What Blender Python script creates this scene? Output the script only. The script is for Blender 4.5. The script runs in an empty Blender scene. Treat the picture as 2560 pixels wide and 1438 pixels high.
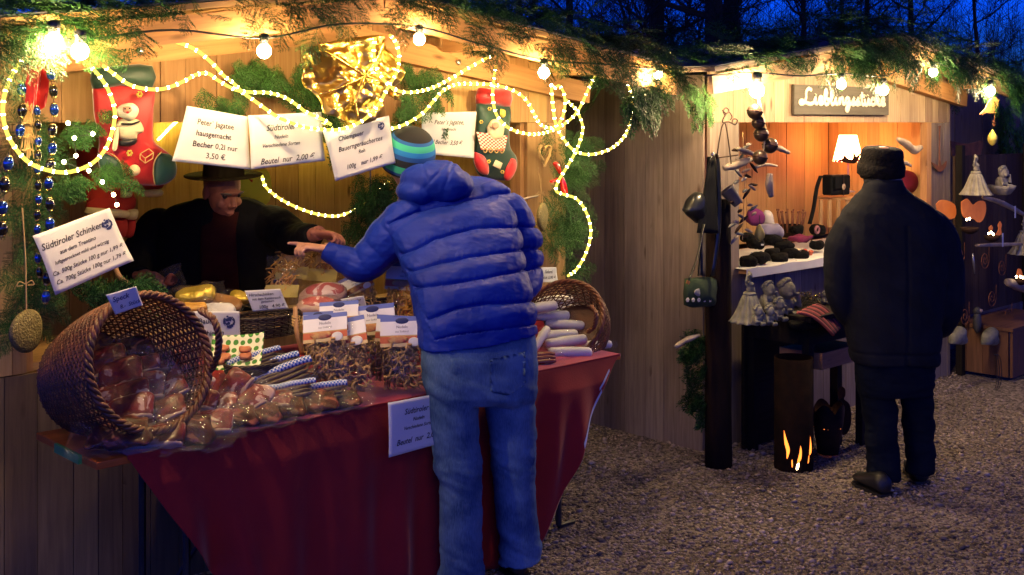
import bpy, math, random
import numpy as np
from mathutils import Vector, Matrix, Quaternion, noise
random.seed(7)
scene = bpy.context.scene
COL = scene.collection
R = math.radians
# ---------------------------------------------------------------- camera
F = 2900.0
HZ = 306.0
CZ = 1.87
cam = bpy.data.cameras.new('camera')
cam.sensor_width = 36.0
cam.lens = 36.0 * F / 2560.0
cam.shift_y = -(719.0 - HZ) / 2560.0
cam.clip_start = 0.05
cam.clip_end = 600
cam_o = bpy.data.objects.new('camera', cam)
COL.objects.link(cam_o)
cam_o.location = (0, 0, CZ)
cam_o.rotation_euler = (R(90), 0, 0)
scene.camera = cam_o
# ---------------------------------------------------------------- dusk sky
SUN_EL, SUN_ROT = R(1.0), R(200)
world = bpy.data.worlds.new('World')
scene.world = world
world.use_nodes = True
wn = world.node_tree
bg = wn.nodes['Background']
sky = wn.nodes.new('ShaderNodeTexSky')
sky.sky_type = 'NISHITA'
sky.sun_disc = False
sky.sun_elevation = SUN_EL
sky.sun_rotation = SUN_ROT
sky.ozone_density = 8.0
sky.dust_density = 0.3
sky.air_density = 1.0
tint = wn.nodes.new('ShaderNodeMix')
tint.data_type = 'RGBA'
tint.blend_type = 'MULTIPLY'
tint.inputs[0].default_value = 1.0
tint.inputs[7].default_value = (0.30, 1.35, 5.0, 1)
wn.links.new(sky.outputs[0], tint.inputs[6])
tcw = wn.nodes.new('ShaderNodeTexCoord'); spw = wn.nodes.new('ShaderNodeSeparateXYZ'); wn.links.new(tcw.outputs['Generated'], spw.inputs[0])
rw = wn.nodes.new('ShaderNodeValToRGB'); rw.color_ramp.elements[0].position = .05; rw.color_ramp.elements[1].position = .45
rw.color_ramp.elements[0].color = (2.0, 2.0, 2.0, 1); rw.color_ramp.elements[1].color = (.22, .22, .22, 1); wn.links.new(spw.outputs[2], rw.inputs[0])
dim = wn.nodes.new('ShaderNodeMix'); dim.data_type = 'RGBA'; dim.blend_type = 'MULTIPLY'; dim.inputs[0].default_value = 1
wn.links.new(tint.outputs[2], dim.inputs[6]); wn.links.new(rw.outputs[0], dim.inputs[7])
wn.links.new(dim.outputs[2], bg.inputs[0])
bg.inputs[1].default_value = 0.15
# faint glow of the rest of the market, low from behind the camera
sun = bpy.data.lights.new('sun', 'SUN')
sun.energy = 0.14
sun.angle = R(40)
sun.color = (1.0, 0.80, 0.62)
sun_o = bpy.data.objects.new('sun', sun)
COL.objects.link(sun_o)
sun_o.location = (0, -5, 6)
sun_o.rotation_euler = (R(52), 0, R(20))
scene.view_settings.view_transform = 'Standard'
scene.view_settings.look = 'None'
scene.view_settings.exposure = 0.66
scene.view_settings.gamma = 1.0
scene.cycles.use_denoising = True
scene.cycles.sample_clamp_indirect = 4.0
scene.cycles.max_bounces = 8
scene.cycles.transparent_max_bounces = 24
scene.cycles.caustics_reflective = False
scene.cycles.caustics_refractive = False
# ---------------------------------------------------------------- frames
TH = R(43.4)
U = Vector((math.cos(TH), math.sin(TH), 0))
V = Vector((-math.sin(TH), math.cos(TH), 0))
Z = Vector((0, 0, 1))
OL = Vector((-1.344, 3.749, 0))
OR = Vector((1.112, 6.58, 0))
def LW(s, v, z): return OL + U * s + V * v + Z * z
def RW(a, v, z): return OR + U * a + V * v + Z * z
def ray(x, y): return Vector(((x - 1280) / F, 1.0, (HZ - y) / F))
def W(x, y, d): return ray(x, y) * d + Vector((0, 0, CZ))
def onplane(x, y, O, v):
    r = ray(x, y)
    t = ((O + V * v).dot(V)) / r.dot(V)
    return r * t + Vector((0, 0, CZ))
def lp(x, y, v): return onplane(x, y, OL, v)
def rp(x, y, v): return onplane(x, y, OR, v)
def onz(x, y, z):
    r = ray(x, y)
    return r * ((z - CZ) / r.z) + Vector((0, 0, CZ))
def sz(p, O=None):
    q = p - (O or OL)
    return q.dot(U), q.dot(V), p.z
# ---------------------------------------------------------------- mesh builder
class MB:
    def __init__(self):
        self.v, self.f, self.uv, self.m = [], [], [], []
        self.any_uv = False
    def face(self, idx, uv=None, mi=0):
        self.f.append(tuple(idx)); self.uv.append(uv); self.m.append(mi)
        if uv: self.any_uv = True
    def board(self, c, a, b, t, L, Wd, T, mi=0, off=None):
        """a box: length L along a, width Wd along b, thickness T along t; uv in metres along the grain"""
        a, b, t = Vector(a).normalized(), Vector(b).normalized(), Vector(t).normalized()
        c = Vector(c)
        n = len(self.v)
        o = off or (random.uniform(0, 50), random.uniform(0, 50))
        co = []
        for i in (-.5, .5):
            for j in (-.5, .5):
                for k in (-.5, .5):
                    self.v.append(c + a * (L * i) + b * (Wd * j) + t * (T * k))
                    co.append((L * i, Wd * j, T * k))
        for q in ((0, 1, 3, 2), (4, 6, 7, 5), (0, 4, 5, 1), (2, 3, 7, 6), (0, 2, 6, 4), (1, 5, 7, 3)):
            end = q in ((0, 1, 3, 2), (4, 6, 7, 5))
            uv = []
            for i in q:
                l, w, h = co[i]
                uv.append((o[0] + (h if end else l), o[1] + w + (0 if end else h)))
            self.face([n + i for i in q], uv, mi)
    def box(self, c, size, rot=None, mi=0):
        m = rot or Matrix.Identity(3)
        self.board(c, m @ Vector((1, 0, 0)), m @ Vector((0, 1, 0)), m @ Vector((0, 0, 1)), *size, mi=mi)
    def rings(self, rs, closed=True, cap=True, mi=0, uvs=None):
        """rs: list of rings (lists of points of one length)"""
        n0 = len(self.v); k = len(rs[0])
        for r in rs: self.v.extend(Vector(p) for p in r)
        for i in range(len(rs) - 1):
            for j in range(k if closed else k - 1):
                j2 = (j + 1) % k
                uv = None
                if uvs:
                    u0, u1, w0, w1 = uvs[0] * j / k, uvs[0] * (j + 1) / k, uvs[1] * i / (len(rs) - 1), uvs[1] * (i + 1) / (len(rs) - 1)
                    uv = [(u0, w0), (u1, w0), (u1, w1), (u0, w1)]
                self.face((n0 + i * k + j, n0 + i * k + j2, n0 + (i + 1) * k + j2, n0 + (i + 1) * k + j), uv, mi)
        if cap and closed:
            self.face([n0 + j for j in range(k)][::-1], None, mi)
            self.face([n0 + (len(rs) - 1) * k + j for j in range(k)], None, mi)
    def tube(self, path, rad, n=8, cap=True, mi=0, flat=1.0, up=None, uvs=None):
        P = [Vector(p) for p in path]
        if not hasattr(rad, '__len__'): rad = [rad] * len(P)
        T = []
        for i in range(len(P)):
            t = P[min(i + 1, len(P) - 1)] - P[max(i - 1, 0)]
            T.append(t.normalized() if t.length > 1e-9 else Vector((0, 0, 1)))
        nrm = Vector(up) if up else (T[0].orthogonal())
        rs = []
        for i in range(len(P)):
            nrm = nrm - T[i] * nrm.dot(T[i])
            nrm = nrm.normalized() if nrm.length > 1e-6 else T[i].orthogonal().normalized()
            b = T[i].cross(nrm)
            rs.append([P[i] + (nrm * math.cos(2 * math.pi * k / n) * flat + b * math.sin(2 * math.pi * k / n)) * rad[i] for k in range(n)])
        self.rings(rs, True, cap, mi, uvs)
    def lathe(self, prof, c, axis=(0, 0, 1), n=24, mi=0, cap=True, wave=None, uvs=None):
        """prof: list of (radius, height)"""
        ax = Vector(axis).normalized(); x = ax.orthogonal().normalized() if abs(ax.z) < .999 else Vector((1, 0, 0)); y = ax.cross(x); c = Vector(c)
        rs = []
        for r, h in prof:
            rr = []
            for k in range(n):
                a = 2 * math.pi * k / n
                q = r * (1 + (wave(a, h) if wave else 0))
                rr.append(c + ax * h + (x * math.cos(a) + y * math.sin(a)) * q)
            rs.append(rr)
        self.rings(rs, True, cap, mi, uvs)
    def ell(self, c, r, rot=None, n=16, m=10, mi=0, p=1.0):
        c = Vector(c); rot = rot or Matrix.Identity(3)
        if not hasattr(r, '__len__'): r = (r, r, r)
        rs = []
        for i in range(m + 1):
            th = math.pi * (i + .04 * (i == 0) - .04 * (i == m)) / m
            s, z = math.sin(th), -math.cos(th)
            rr = []
            for k in range(n):
                a = 2 * math.pi * k / n
                q = [s * math.cos(a), s * math.sin(a), z]
                q = [math.copysign(abs(t) ** p, t) for t in q]
                rr.append(c + rot @ Vector((q[0] * r[0], q[1] * r[1], q[2] * r[2])))
            rs.append(rr)
        self.rings(rs, True, True, mi)
    def grid(self, fn, nu, nv, mi=0, uv=True):
        n0 = len(self.v)
        for i in range(nv + 1):
            for j in range(nu + 1):
                self.v.append(Vector(fn(j / nu, i / nv)))
        for i in range(nv):
            for j in range(nu):
                a = n0 + i * (nu + 1) + j
                self.face((a, a + 1, a + nu + 2, a + nu + 1), [(j / nu, i / nv), ((j + 1) / nu, i / nv), ((j + 1) / nu, (i + 1) / nv), (j / nu, (i + 1) / nv)] if uv else None, mi)
    def slab(self, pts, nrm, T, mi=0):
        """flat outline (world points) given thickness along nrm, centred"""
        nrm = Vector(nrm).normalized(); n0 = len(self.v); k = len(pts)
        for p in pts: self.v.append(Vector(p) + nrm * T / 2)
        for p in pts: self.v.append(Vector(p) - nrm * T / 2)
        self.face(list(range(n0, n0 + k)), None, mi)
        self.face(list(range(n0 + 2 * k - 1, n0 + k - 1, -1)), None, mi)
        for i in range(k):
            j = (i + 1) % k
            self.face((n0 + j, n0 + i, n0 + k + i, n0 + k + j), None, mi)
    def mesh(self, name):
        me = bpy.data.meshes.new(name)
        me.from_pydata([tuple(p) for p in self.v], [], self.f)
        if self.any_uv:
            l = me.uv_layers.new(name='UVMap')
            flat = []
            for f, uv in zip(self.f, self.uv):
                for i in range(len(f)):
                    flat.extend(uv[i] if uv else (0.0, 0.0))
            l.data.foreach_set('uv', flat)
        me.polygons.foreach_set('material_index', self.m)
        return me
    def build(self, name, mats, parent=None, smooth=False, loc=None, bevel=0, label=None, cat=None, group=None, kind=None):
        if not self.v: return None
        if parent is not None: base = wloc(parent)
        elif loc is not None: base = Vector(loc)
        else:
            xs = np.array([tuple(p) for p in self.v]); base = Vector(((xs[:, 0].min() + xs[:, 0].max()) / 2, (xs[:, 1].min() + xs[:, 1].max()) / 2, xs[:, 2].min()))
        self.v = [p - base for p in self.v]
        me = self.mesh(name)
        return finish(name, me, mats, parent, base, smooth, bevel, label, cat, group, kind)
def wloc(o):
    p = Vector((0, 0, 0))
    while o is not None:
        p = p + o.location; o = o.parent
    return p
def finish(name, me, mats, parent=None, base=(0, 0, 0), smooth=False, bevel=0, label=None, cat=None, group=None, kind=None):
    if not isinstance(mats, (list, tuple)): mats = [mats]
    for m in mats: me.materials.append(m)
    if smooth: me.polygons.foreach_set('use_smooth', [True] * len(me.polygons))
    o = bpy.data.objects.new(name, me); COL.objects.link(o)
    if parent is not None: o.parent = parent
    else: o.location = base
    if bevel:
        b = o.modifiers.new('bevel', 'BEVEL'); b.width = bevel; b.segments = 2; b.limit_method = 'ANGLE'
    tag(o, label, cat, group, kind)
    return o
def tag(o, label=None, cat=None, group=None, kind=None):
    if label: o['label'] = label
    if cat: o['category'] = cat
    if group: o['group'] = group
    if kind: o['kind'] = kind
    return o
def thing(name, label, cat, loc=(0, 0, 0), group=None):
    o = bpy.data.objects.new(name, None); COL.objects.link(o)
    o.location = Vector(loc); o.empty_display_size = .05
    return tag(o, label, cat, group)
def dup(o, parent=None):
    c = o.copy(); COL.objects.link(c)
    if parent is not None: c.parent = parent
    for ch in list(o.children): dup(ch, c)
    return c
def cr(pts, n=8):
    """Catmull-Rom through points"""
    P = [Vector(p) for p in pts]
    P = [P[0] * 2 - P[1]] + P + [P[-1] * 2 - P[-2]]
    out = []
    for i in range(1, len(P) - 2):
        a, b, c, d = P[i - 1:i + 3]
        for k in range(n):
            t = k / n
            out.append(.5 * ((2 * b) + (c - a) * t + (2 * a - 5 * b + 4 * c - d) * t * t + (3 * b - a - 3 * c + d) * t ** 3))
    out.append(P[-2]); return out
def lerp(a, b, t): return a + (b - a) * t
def remesh(mb, voxel, name, mats, parent, sm=3, disp=None, colour=None):
    base = wloc(parent)
    mb.v = [p - base for p in mb.v]
    me = mb.mesh(name + '_src')
    o = bpy.data.objects.new('tmp', me); COL.objects.link(o)
    r = o.modifiers.new('r', 'REMESH'); r.mode = 'VOXEL'; r.voxel_size = voxel; r.use_smooth_shade = True
    if sm:
        s = o.modifiers.new('s', 'SMOOTH'); s.factor = .5; s.iterations = sm
    dg = bpy.context.evaluated_depsgraph_get()
    m2 = bpy.data.meshes.new_from_object(o.evaluated_get(dg))
    bpy.data.objects.remove(o); bpy.data.meshes.remove(me)
    m2.name = name; m2.materials.clear()
    if disp:
        n = len(m2.vertices); co = np.empty(n * 3); no = np.empty(n * 3)
        m2.vertices.foreach_get('co', co); m2.vertices.foreach_get('normal', no)
        co = co.reshape(-1, 3); no = no.reshape(-1, 3)
        d = np.array([disp(Vector(c) + base) for c in co])
        m2.vertices.foreach_set('co', (co + no * d[:, None]).ravel())
    return finish(name, m2, mats, parent, smooth=True)
# ---------------------------------------------------------------- materials
def nmat(name):
    m = bpy.data.materials.new(name); m.use_nodes = True
    nt = m.node_tree
    return m, nt, nt.nodes, nt.links, nt.nodes['Principled BSDF']
def c4(c): return (c[0], c[1], c[2], 1.0)
def M(name, c1, c2=None, scale=6.0, rough=.6, metal=0.0, bump=0.0, bscale=40.0, emit=None, es=0.0, coord='Object', stretch=(1, 1, 1), isl=0.0, detail=6.0, spec=None, coat=0.0, sheen=0.0, pos=(.35, .65)):
    m, nt, N, L, b = nmat(name)
    b.inputs['Roughness'].default_value = rough
    b.inputs['Metallic'].default_value = metal
    if spec is not None: b.inputs['Specular IOR Level'].default_value = spec
    if coat: b.inputs['Coat Weight'].default_value = coat
    if sheen: b.inputs['Sheen Weight'].default_value = sheen; b.inputs['Sheen Roughness'].default_value = .4
    tc = N.new('ShaderNodeTexCoord'); mp = N.new('ShaderNodeMapping'); mp.inputs['Scale'].default_value = stretch
    L.new(tc.outputs[coord], mp.inputs[0])
    c2 = c2 or tuple(x * .75 for x in c1)
    n = N.new('ShaderNodeTexNoise'); n.inputs['Scale'].default_value = scale; n.inputs['Detail'].default_value = detail
    L.new(mp.outputs[0], n.inputs['Vector'])
    rp_ = N.new('ShaderNodeValToRGB'); rp_.color_ramp.elements[0].position = pos[0]; rp_.color_ramp.elements[1].position = pos[1]
    rp_.color_ramp.elements[0].color = c4(c1); rp_.color_ramp.elements[1].color = c4(c2)
    L.new(n.outputs[0], rp_.inputs[0])
    out = rp_.outputs[0]
    if isl:
        g = N.new('ShaderNodeNewGeometry'); h = N.new('ShaderNodeHueSaturation')
        mr = N.new('ShaderNodeMapRange'); mr.inputs[3].default_value = 1 - isl; mr.inputs[4].default_value = 1 + isl
        L.new(g.outputs['Random Per Island'], mr.inputs[0]); L.new(mr.outputs[0], h.inputs['Value']); L.new(out, h.inputs['Color']); out = h.outputs[0]
    L.new(out, b.inputs['Base Color'])
    if bump:
        n2 = N.new('ShaderNodeTexNoise'); n2.inputs['Scale'].default_value = bscale; n2.inputs['Detail'].default_value = 5
        L.new(mp.outputs[0], n2.inputs['Vector'])
        bp = N.new('ShaderNodeBump'); bp.inputs['Strength'].default_value = bump; bp.inputs['Distance'].default_value = .01
        L.new(n2.outputs[0], bp.inputs['Height']); L.new(bp.outputs[0], b.inputs['Normal'])
    if emit:
        b.inputs['Emission Color'].default_value = c4(emit); b.inputs['Emission Strength'].default_value = es
    return m
def wood(name, c1, c2, knot=(.05, .02, .01), rough=.65, isl=.25, stain=.0, spec=.25):
    m, nt, N, L, b = nmat(name)
    b.inputs['Roughness'].default_value = rough
    b.inputs['Specular IOR Level'].default_value = spec
    uv = N.new('ShaderNodeUVMap'); uv.uv_map = 'UVMap'
    mp = N.new('ShaderNodeMapping'); mp.inputs['Scale'].default_value = (1.6, 30, 1)
    L.new(uv.outputs[0], mp.inputs[0])
    n = N.new('ShaderNodeTexNoise'); n.inputs['Scale'].default_value = 1.6; n.inputs['Detail'].default_value = 9; n.inputs['Roughness'].default_value = .62; n.inputs['Distortion'].default_value = .5
    L.new(mp.outputs[0], n.inputs['Vector'])
    r = N.new('ShaderNodeValToRGB'); r.color_ramp.elements[0].position = .3; r.color_ramp.elements[1].position = .7
    r.color_ramp.elements[0].color = c4(c2); r.color_ramp.elements[1].color = c4(c1)
    L.new(n.outputs[0], r.inputs[0])
    # knots
    mk = N.new('ShaderNodeMapping'); mk.inputs['Scale'].default_value = (3.2, 11, 1)
    L.new(uv.outputs[0], mk.inputs[0])
    vo = N.new('ShaderNodeTexVoronoi'); vo.inputs['Scale'].default_value = 1.0
    L.new(mk.outputs[0], vo.inputs['Vector'])
    kr = N.new('ShaderNodeValToRGB'); kr.color_ramp.elements[0].position = .05; kr.color_ramp.elements[1].position = .17
    kr.color_ramp.elements[0].color = (1, 1, 1, 1); kr.color_ramp.elements[1].color = (0, 0, 0, 1)
    L.new(vo.outputs['Distance'], kr.inputs[0])
    big = N.new('ShaderNodeTexNoise'); big.inputs['Scale'].default_value = 2.3; L.new(uv.outputs[0], big.inputs['Vector'])
    gt = N.new('ShaderNodeMath'); gt.operation = 'GREATER_THAN'; gt.inputs[1].default_value = .5; L.new(big.outputs[0], gt.inputs[0])
    mu = N.new('ShaderNodeMath'); mu.operation = 'MULTIPLY'; L.new(kr.outputs[0], mu.inputs[0]); L.new(gt.outputs[0], mu.inputs[1])
    mx = N.new('ShaderNodeMix'); mx.data_type = 'RGBA'; mx.inputs[7].default_value = c4(knot)
    mu2 = N.new('ShaderNodeMath'); mu2.operation = 'MULTIPLY'; mu2.inputs[1].default_value = .75; L.new(mu.outputs[0], mu2.inputs[0])
    L.new(mu2.outputs[0], mx.inputs[0]); L.new(r.outputs[0], mx.inputs[6])
    out = mx.outputs[2]
    g = N.new('ShaderNodeNewGeometry'); h = N.new('ShaderNodeHueSaturation')
    mr = N.new('ShaderNodeMapRange'); mr.inputs[3].default_value = 1 - isl; mr.inputs[4].default_value = 1 + isl
    L.new(g.outputs['Random Per Island'], mr.inputs[0]); L.new(mr.outputs[0], h.inputs['Value'])
    mh = N.new('ShaderNodeMapRange'); mh.inputs[3].default_value = .49; mh.inputs[4].default_value = .507
    L.new(g.outputs['Random Per Island'], mh.inputs[0]); L.new(mh.outputs[0], h.inputs['Hue'])
    L.new(out, h.inputs['Color']); out = h.outputs[0]
    if stain:
        st = N.new('ShaderNodeTexNoise'); st.inputs['Scale'].default_value = 1.1; st.inputs['Detail'].default_value = 4
        tc = N.new('ShaderNodeTexCoord'); L.new(tc.outputs['Object'], st.inputs['Vector'])
        sr = N.new('ShaderNodeValToRGB'); sr.color_ramp.elements[0].position = .4; sr.color_ramp.elements[1].position = .65
        sr.color_ramp.elements[0].color = (1, 1, 1, 1); sr.color_ramp.elements[1].color = c4((1 - stain,) * 3)
        L.new(st.outputs[0], sr.inputs[0])
        m3 = N.new('ShaderNodeMix'); m3.data_type = 'RGBA'; m3.blend_type = 'MULTIPLY'; m3.inputs[0].default_value = 1
        L.new(out, m3.inputs[6]); L.new(sr.outputs[0], m3.inputs[7]); out = m3.outputs[2]
    L.new(out, b.inputs['Base Color'])
    bp = N.new('ShaderNodeBump'); bp.inputs['Strength'].default_value = .35; bp.inputs['Distance'].default_value = .004
    L.new(n.outputs[0], bp.inputs['Height']); L.new(bp.outputs[0], b.inputs['Normal'])
    return m
def plastic(name, gl=.09, tint=(1, 1, 1), milk=.009, bscale=38, rough=.05):
    """thin clear film: mostly see-through, part mirror, a little milky"""
    m, nt, N, L, b = nmat(name)
    out = N['Material Output']
    tr = N.new('ShaderNodeBsdfTransparent'); tr.inputs[0].default_value = c4(tint)
    gs = N.new('ShaderNodeBsdfGlossy'); gs.inputs['Roughness'].default_value = rough
    df = N.new('ShaderNodeBsdfDiffuse'); df.inputs[0].default_value = (.75, .75, .8, 1)
    tc = N.new('ShaderNodeTexCoord'); n = N.new('ShaderNodeTexNoise'); n.inputs['Scale'].default_value = bscale; n.inputs['Detail'].default_value = 4; n.inputs['Distortion'].default_value = 1.2
    L.new(tc.outputs['Object'], n.inputs['Vector'])
    bp = N.new('ShaderNodeBump'); bp.inputs['Strength'].default_value = .9; bp.inputs['Distance'].default_value = .012
    L.new(n.outputs[0], bp.inputs['Height'])
    L.new(bp.outputs[0], gs.inputs['Normal']); L.new(bp.outputs[0], df.inputs['Normal'])
    m1 = N.new('ShaderNodeMixShader'); m1.inputs[0].default_value = milk; L.new(tr.outputs[0], m1.inputs[1]); L.new(df.outputs[0], m1.inputs[2])
    lw = N.new('ShaderNodeLayerWeight'); lw.inputs[0].default_value = .25; L.new(bp.outputs[0], lw.inputs['Normal'])
    ad = N.new('ShaderNodeMath'); ad.operation = 'MULTIPLY_ADD'; ad.inputs[1].default_value = .21; ad.inputs[2].default_value = gl * .2; L.new(lw.outputs['Fresnel'], ad.inputs[0])
    m2 = N.new('ShaderNodeMixShader'); L.new(ad.outputs[0], m2.inputs[0]); L.new(m1.outputs[0], m2.inputs[1]); L.new(gs.outputs[0], m2.inputs[2])
    L.new(m2.outputs[0], out.inputs[0]); N.remove(b)
    return m
def glow(name, col, s, sample=True):
    m, nt, N, L, b = nmat(name)
    e = N.new('ShaderNodeEmission'); e.inputs[0].default_value = c4(col); e.inputs[1].default_value = s
    L.new(e.outputs[0], N['Material Output'].inputs[0]); N.remove(b)
    if not sample: m.cycles.emission_sampling = 'NONE'
    return m
def uvmat(name, kind, **k):
    """patterned cloth / paper driven by UV"""
    m, nt, N, L, b = nmat(name)
    b.inputs['Roughness'].default_value = k.get('rough', .8)
    uv = N.new('ShaderNodeUVMap'); uv.uv_map = 'UVMap'
    mp = N.new('ShaderNodeMapping'); mp.inputs['Scale'].default_value = k.get('scale', (1, 1, 1)); mp.inputs['Rotation'].default_value = (0, 0, k.get('rot', 0)); L.new(uv.outputs[0], mp.inputs[0])
    if kind == 'check':
        t = N.new('ShaderNodeTexChecker'); t.inputs['Scale'].default_value = 1; t.inputs[1].default_value = c4(k['a']); t.inputs[2].default_value = c4(k['b'])
        L.new(mp.outputs[0], t.inputs[0]); L.new(t.outputs[0], b.inputs['Base Color'])
    elif kind == 'ramp':
        sp = N.new('ShaderNodeSeparateXYZ'); L.new(mp.outputs[0], sp.inputs[0])
        rr = N.new('ShaderNodeValToRGB'); rr.color_ramp.interpolation = k.get('interp', 'CONSTANT')
        for i, (p, c) in enumerate(k['stops']):
            e = rr.color_ramp.elements[i] if i < 2 else rr.color_ramp.elements.new(p)
            e.position = p; e.color = c4(c)
        L.new(sp.outputs[k.get('axis', 1)], rr.inputs[0]); L.new(rr.outputs[0], b.inputs['Base Color'])
    elif kind == 'dots':
        v = N.new('ShaderNodeTexVoronoi'); v.inputs['Scale'].default_value = 1; v.inputs['Randomness'].default_value = k.get('rnd', .2); L.new(mp.outputs[0], v.inputs['Vector'])
        rr = N.new('ShaderNodeValToRGB'); rr.color_ramp.interpolation = 'CONSTANT'; rr.color_ramp.elements[1].position = .36
        rr.color_ramp.elements[0].color = c4(k['a']); rr.color_ramp.elements[1].color = c4(k['b'])
        L.new(v.outputs['Distance'], rr.inputs[0]); L.new(rr.outputs[0], b.inputs['Base Color'])
    return m
PINE = wood('pine_planks', (.55, .34, .14), (.38, .21, .075), stain=.3)
PINE_OLD = wood('weathered_planks', (.29, .225, .175), (.165, .125, .095), isl=.3, stain=.35)
BEAM = wood('beam_wood', (.52, .28, .11), (.36, .18, .07), isl=.12)
WALL_DARK = wood('dark_planks', (.22, .145, .10), (.12, .08, .06), isl=.3, stain=.3)
BROWNW = wood('brown_wood', (.16, .075, .04), (.09, .04, .02))
BLACKW = wood('black_wood', (.020, .017, .014), (.010, .008, .007), spec=.08)
ORANGEW = wood('varnished_bench_wood', (.55, .16, .03), (.4, .1, .02), rough=.35)
DRIFT = M('driftwood', (.42, .34, .25), (.25, .19, .13), 9, .8, bump=.5, bscale=30, stretch=(1, 1, .4))
PAPER = M('white_paper', (.64, .64, .63), (.60, .60, .60), 3, .75)
INK = M('black_ink', (.012, .012, .015), (.012, .012, .015), rough=.7)
INKB = M('blue_ink', (.02, .03, .12), (.02, .03, .12), rough=.7)
BULB = glow('bulb_glow', (1.0, .66, .30), 640)
BULBR = glow('bulb_glow_far', (1.0, .70, .36), 640)
BLACKP = M('black_plastic', (.015, .015, .016), rough=.4)
CABLE = M('cable_rubber', (.012, .012, .014), rough=.6)
LED = glow('led_glow', (1.0, .86, .40), 60)
ROPEFILL = glow('rope_tube_fill_glow', (1.0, .80, .12), 30)  # strong fill glow for the mostly added back wall strand
ROPE = glow('rope_tube_glow', (1.0, .76, .10), 1.3)
RUST = M('rusted_steel', (.22, .075, .03), (.10, .035, .018), 14, .85, bump=.3)
RUSTD = M('dark_rusted_steel', (.035, .016, .010), (.018, .009, .007), 14, .85, bump=.3, spec=.15)
STONE = M('cast_stone', (.36, .33, .25), (.22, .20, .15), 18, .9, bump=.4, bscale=60)
STONED = M('mossy_cast_stone', (.24, .23, .17), (.12, .12, .09), 18, .9, bump=.4, bscale=60)
SKIN = M('skin', (.50, .27, .18), (.44, .22, .15), 9, .5, bump=.06, bscale=90)
GOLD = M('gold_paint', (.85, .55, .14), (.6, .36, .07), 10, .28, 1.0, bump=.5, bscale=14)
WICKER = M('brown_wicker', (.15, .045, .016), (.07, .021, .009), 16, .5, bump=.3, isl=.35)
WICKERD = M('dark_wicker', (.035, .02, .014), (.018, .01, .008), 16, .45, isl=.3)
STRAW = M('straw', (.55, .38, .14), (.36, .22, .07), 20, .7, isl=.3)
FILM = plastic('clear_film')
# ================================================================ ground
def np_mesh(name, co, faces_n, idx, mat, smooth=False, **kw):
    """co (n,3); idx flat loop indices; faces_n verts per face"""
    me = bpy.data.meshes.new(name); n = len(co); nf = len(idx) // faces_n
    me.vertices.add(n); me.vertices.foreach_set('co', co.astype(np.float32).ravel())
    me.loops.add(len(idx)); me.loops.foreach_set('vertex_index', idx.astype(np.int32))
    me.polygons.add(nf); me.polygons.foreach_set('loop_start', np.arange(0, nf * faces_n, faces_n, dtype=np.int32))
    me.update(calc_edges=True); me.validate()
    return finish(name, me, mat, smooth=smooth, **kw)
def ground_mat():
    m, nt, N, L, b = nmat('gravel_ground'); b.inputs['Roughness'].default_value = .9; b.inputs['Specular IOR Level'].default_value = .2
    tc = N.new('ShaderNodeTexCoord'); v = N.new('ShaderNodeTexVoronoi'); v.inputs['Scale'].default_value = 62; L.new(tc.outputs['Object'], v.inputs['Vector'])
    r = N.new('ShaderNodeValToRGB'); r.color_ramp.elements[0].color = (.075, .06, .052, 1); r.color_ramp.elements[1].color = (.40, .33, .29, 1)
    sp = N.new('ShaderNodeSeparateColor'); L.new(v.outputs['Color'], sp.inputs[0]); L.new(sp.outputs[0], r.inputs[0])
    n = N.new('ShaderNodeTexNoise'); n.inputs['Scale'].default_value = 1.3; n.inputs['Detail'].default_value = 6; L.new(tc.outputs['Object'], n.inputs['Vector'])
    r2 = N.new('ShaderNodeValToRGB'); r2.color_ramp.elements[0].position = .35; r2.color_ramp.elements[1].position = .65; r2.color_ramp.elements[0].color = (.5, .48, .46, 1); r2.color_ramp.elements[1].color = (1, 1, 1, 1); L.new(n.outputs[0], r2.inputs[0])
    mx = N.new('ShaderNodeMix'); mx.data_type = 'RGBA'; mx.blend_type = 'MULTIPLY'; mx.inputs[0].default_value = 1; L.new(r.outputs[0], mx.inputs[6]); L.new(r2.outputs[0], mx.inputs[7]); L.new(mx.outputs[2], b.inputs['Base Color'])
    bp = N.new('ShaderNodeBump'); bp.inputs['Strength'].default_value = 1; bp.inputs['Distance'].default_value = .012; bp.invert = True; L.new(v.outputs['Distance'], bp.inputs['Height']); L.new(bp.outputs[0], b.inputs['Normal'])
    return m
g = MB()
def gz(x, y): return .012 * math.sin(x * 1.7 + y * .9) * math.sin(y * 1.3 - .4 * x) if 0 < y < 14 else 0
g.grid(lambda a, b: (-300 + 600 * a, -40 + 440 * b, 0), 2, 2, uv=False)
g.build('ground', ground_mat(), loc=(0, 0, 0), kind='structure')
# loose chippings over the area near the camera
rs = np.random.RandomState(3)
NP = 62000
py = 4.5 + 4.6 * rs.rand(NP) ** 1.25
px_ = rs.uniform(-.62, 3.3, NP)
ok = (px_ < py * .46) & (px_ > -.35 - .3 * (py < 4.7))
py, px_ = py[ok], px_[ok]; NP = len(py)
base = np.array([[1, 0, 0], [0, 1, 0], [-1, 0, 0], [0, -1, 0], [0, 0, 1], [0, 0, -1]], float)
oct_f = np.array([[0, 1, 4], [1, 2, 4], [2, 3, 4], [3, 0, 4], [1, 0, 5], [2, 1, 5], [3, 2, 5], [0, 3, 5]])
sc = rs.gamma(2.6, .385, (NP, 1, 1)) * .0052
vv = base[None] * (1 + .45 * (rs.rand(NP, 6, 1) - .5)) * sc * np.array([1.25, .9, .6])[None, None]
an = rs.rand(NP) * 6.28; ca, sa = np.cos(an)[:, None], np.sin(an)[:, None]
tl = (rs.rand(NP) - .5) * 1.6; ct, st = np.cos(tl)[:, None], np.sin(tl)[:, None]
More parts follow.
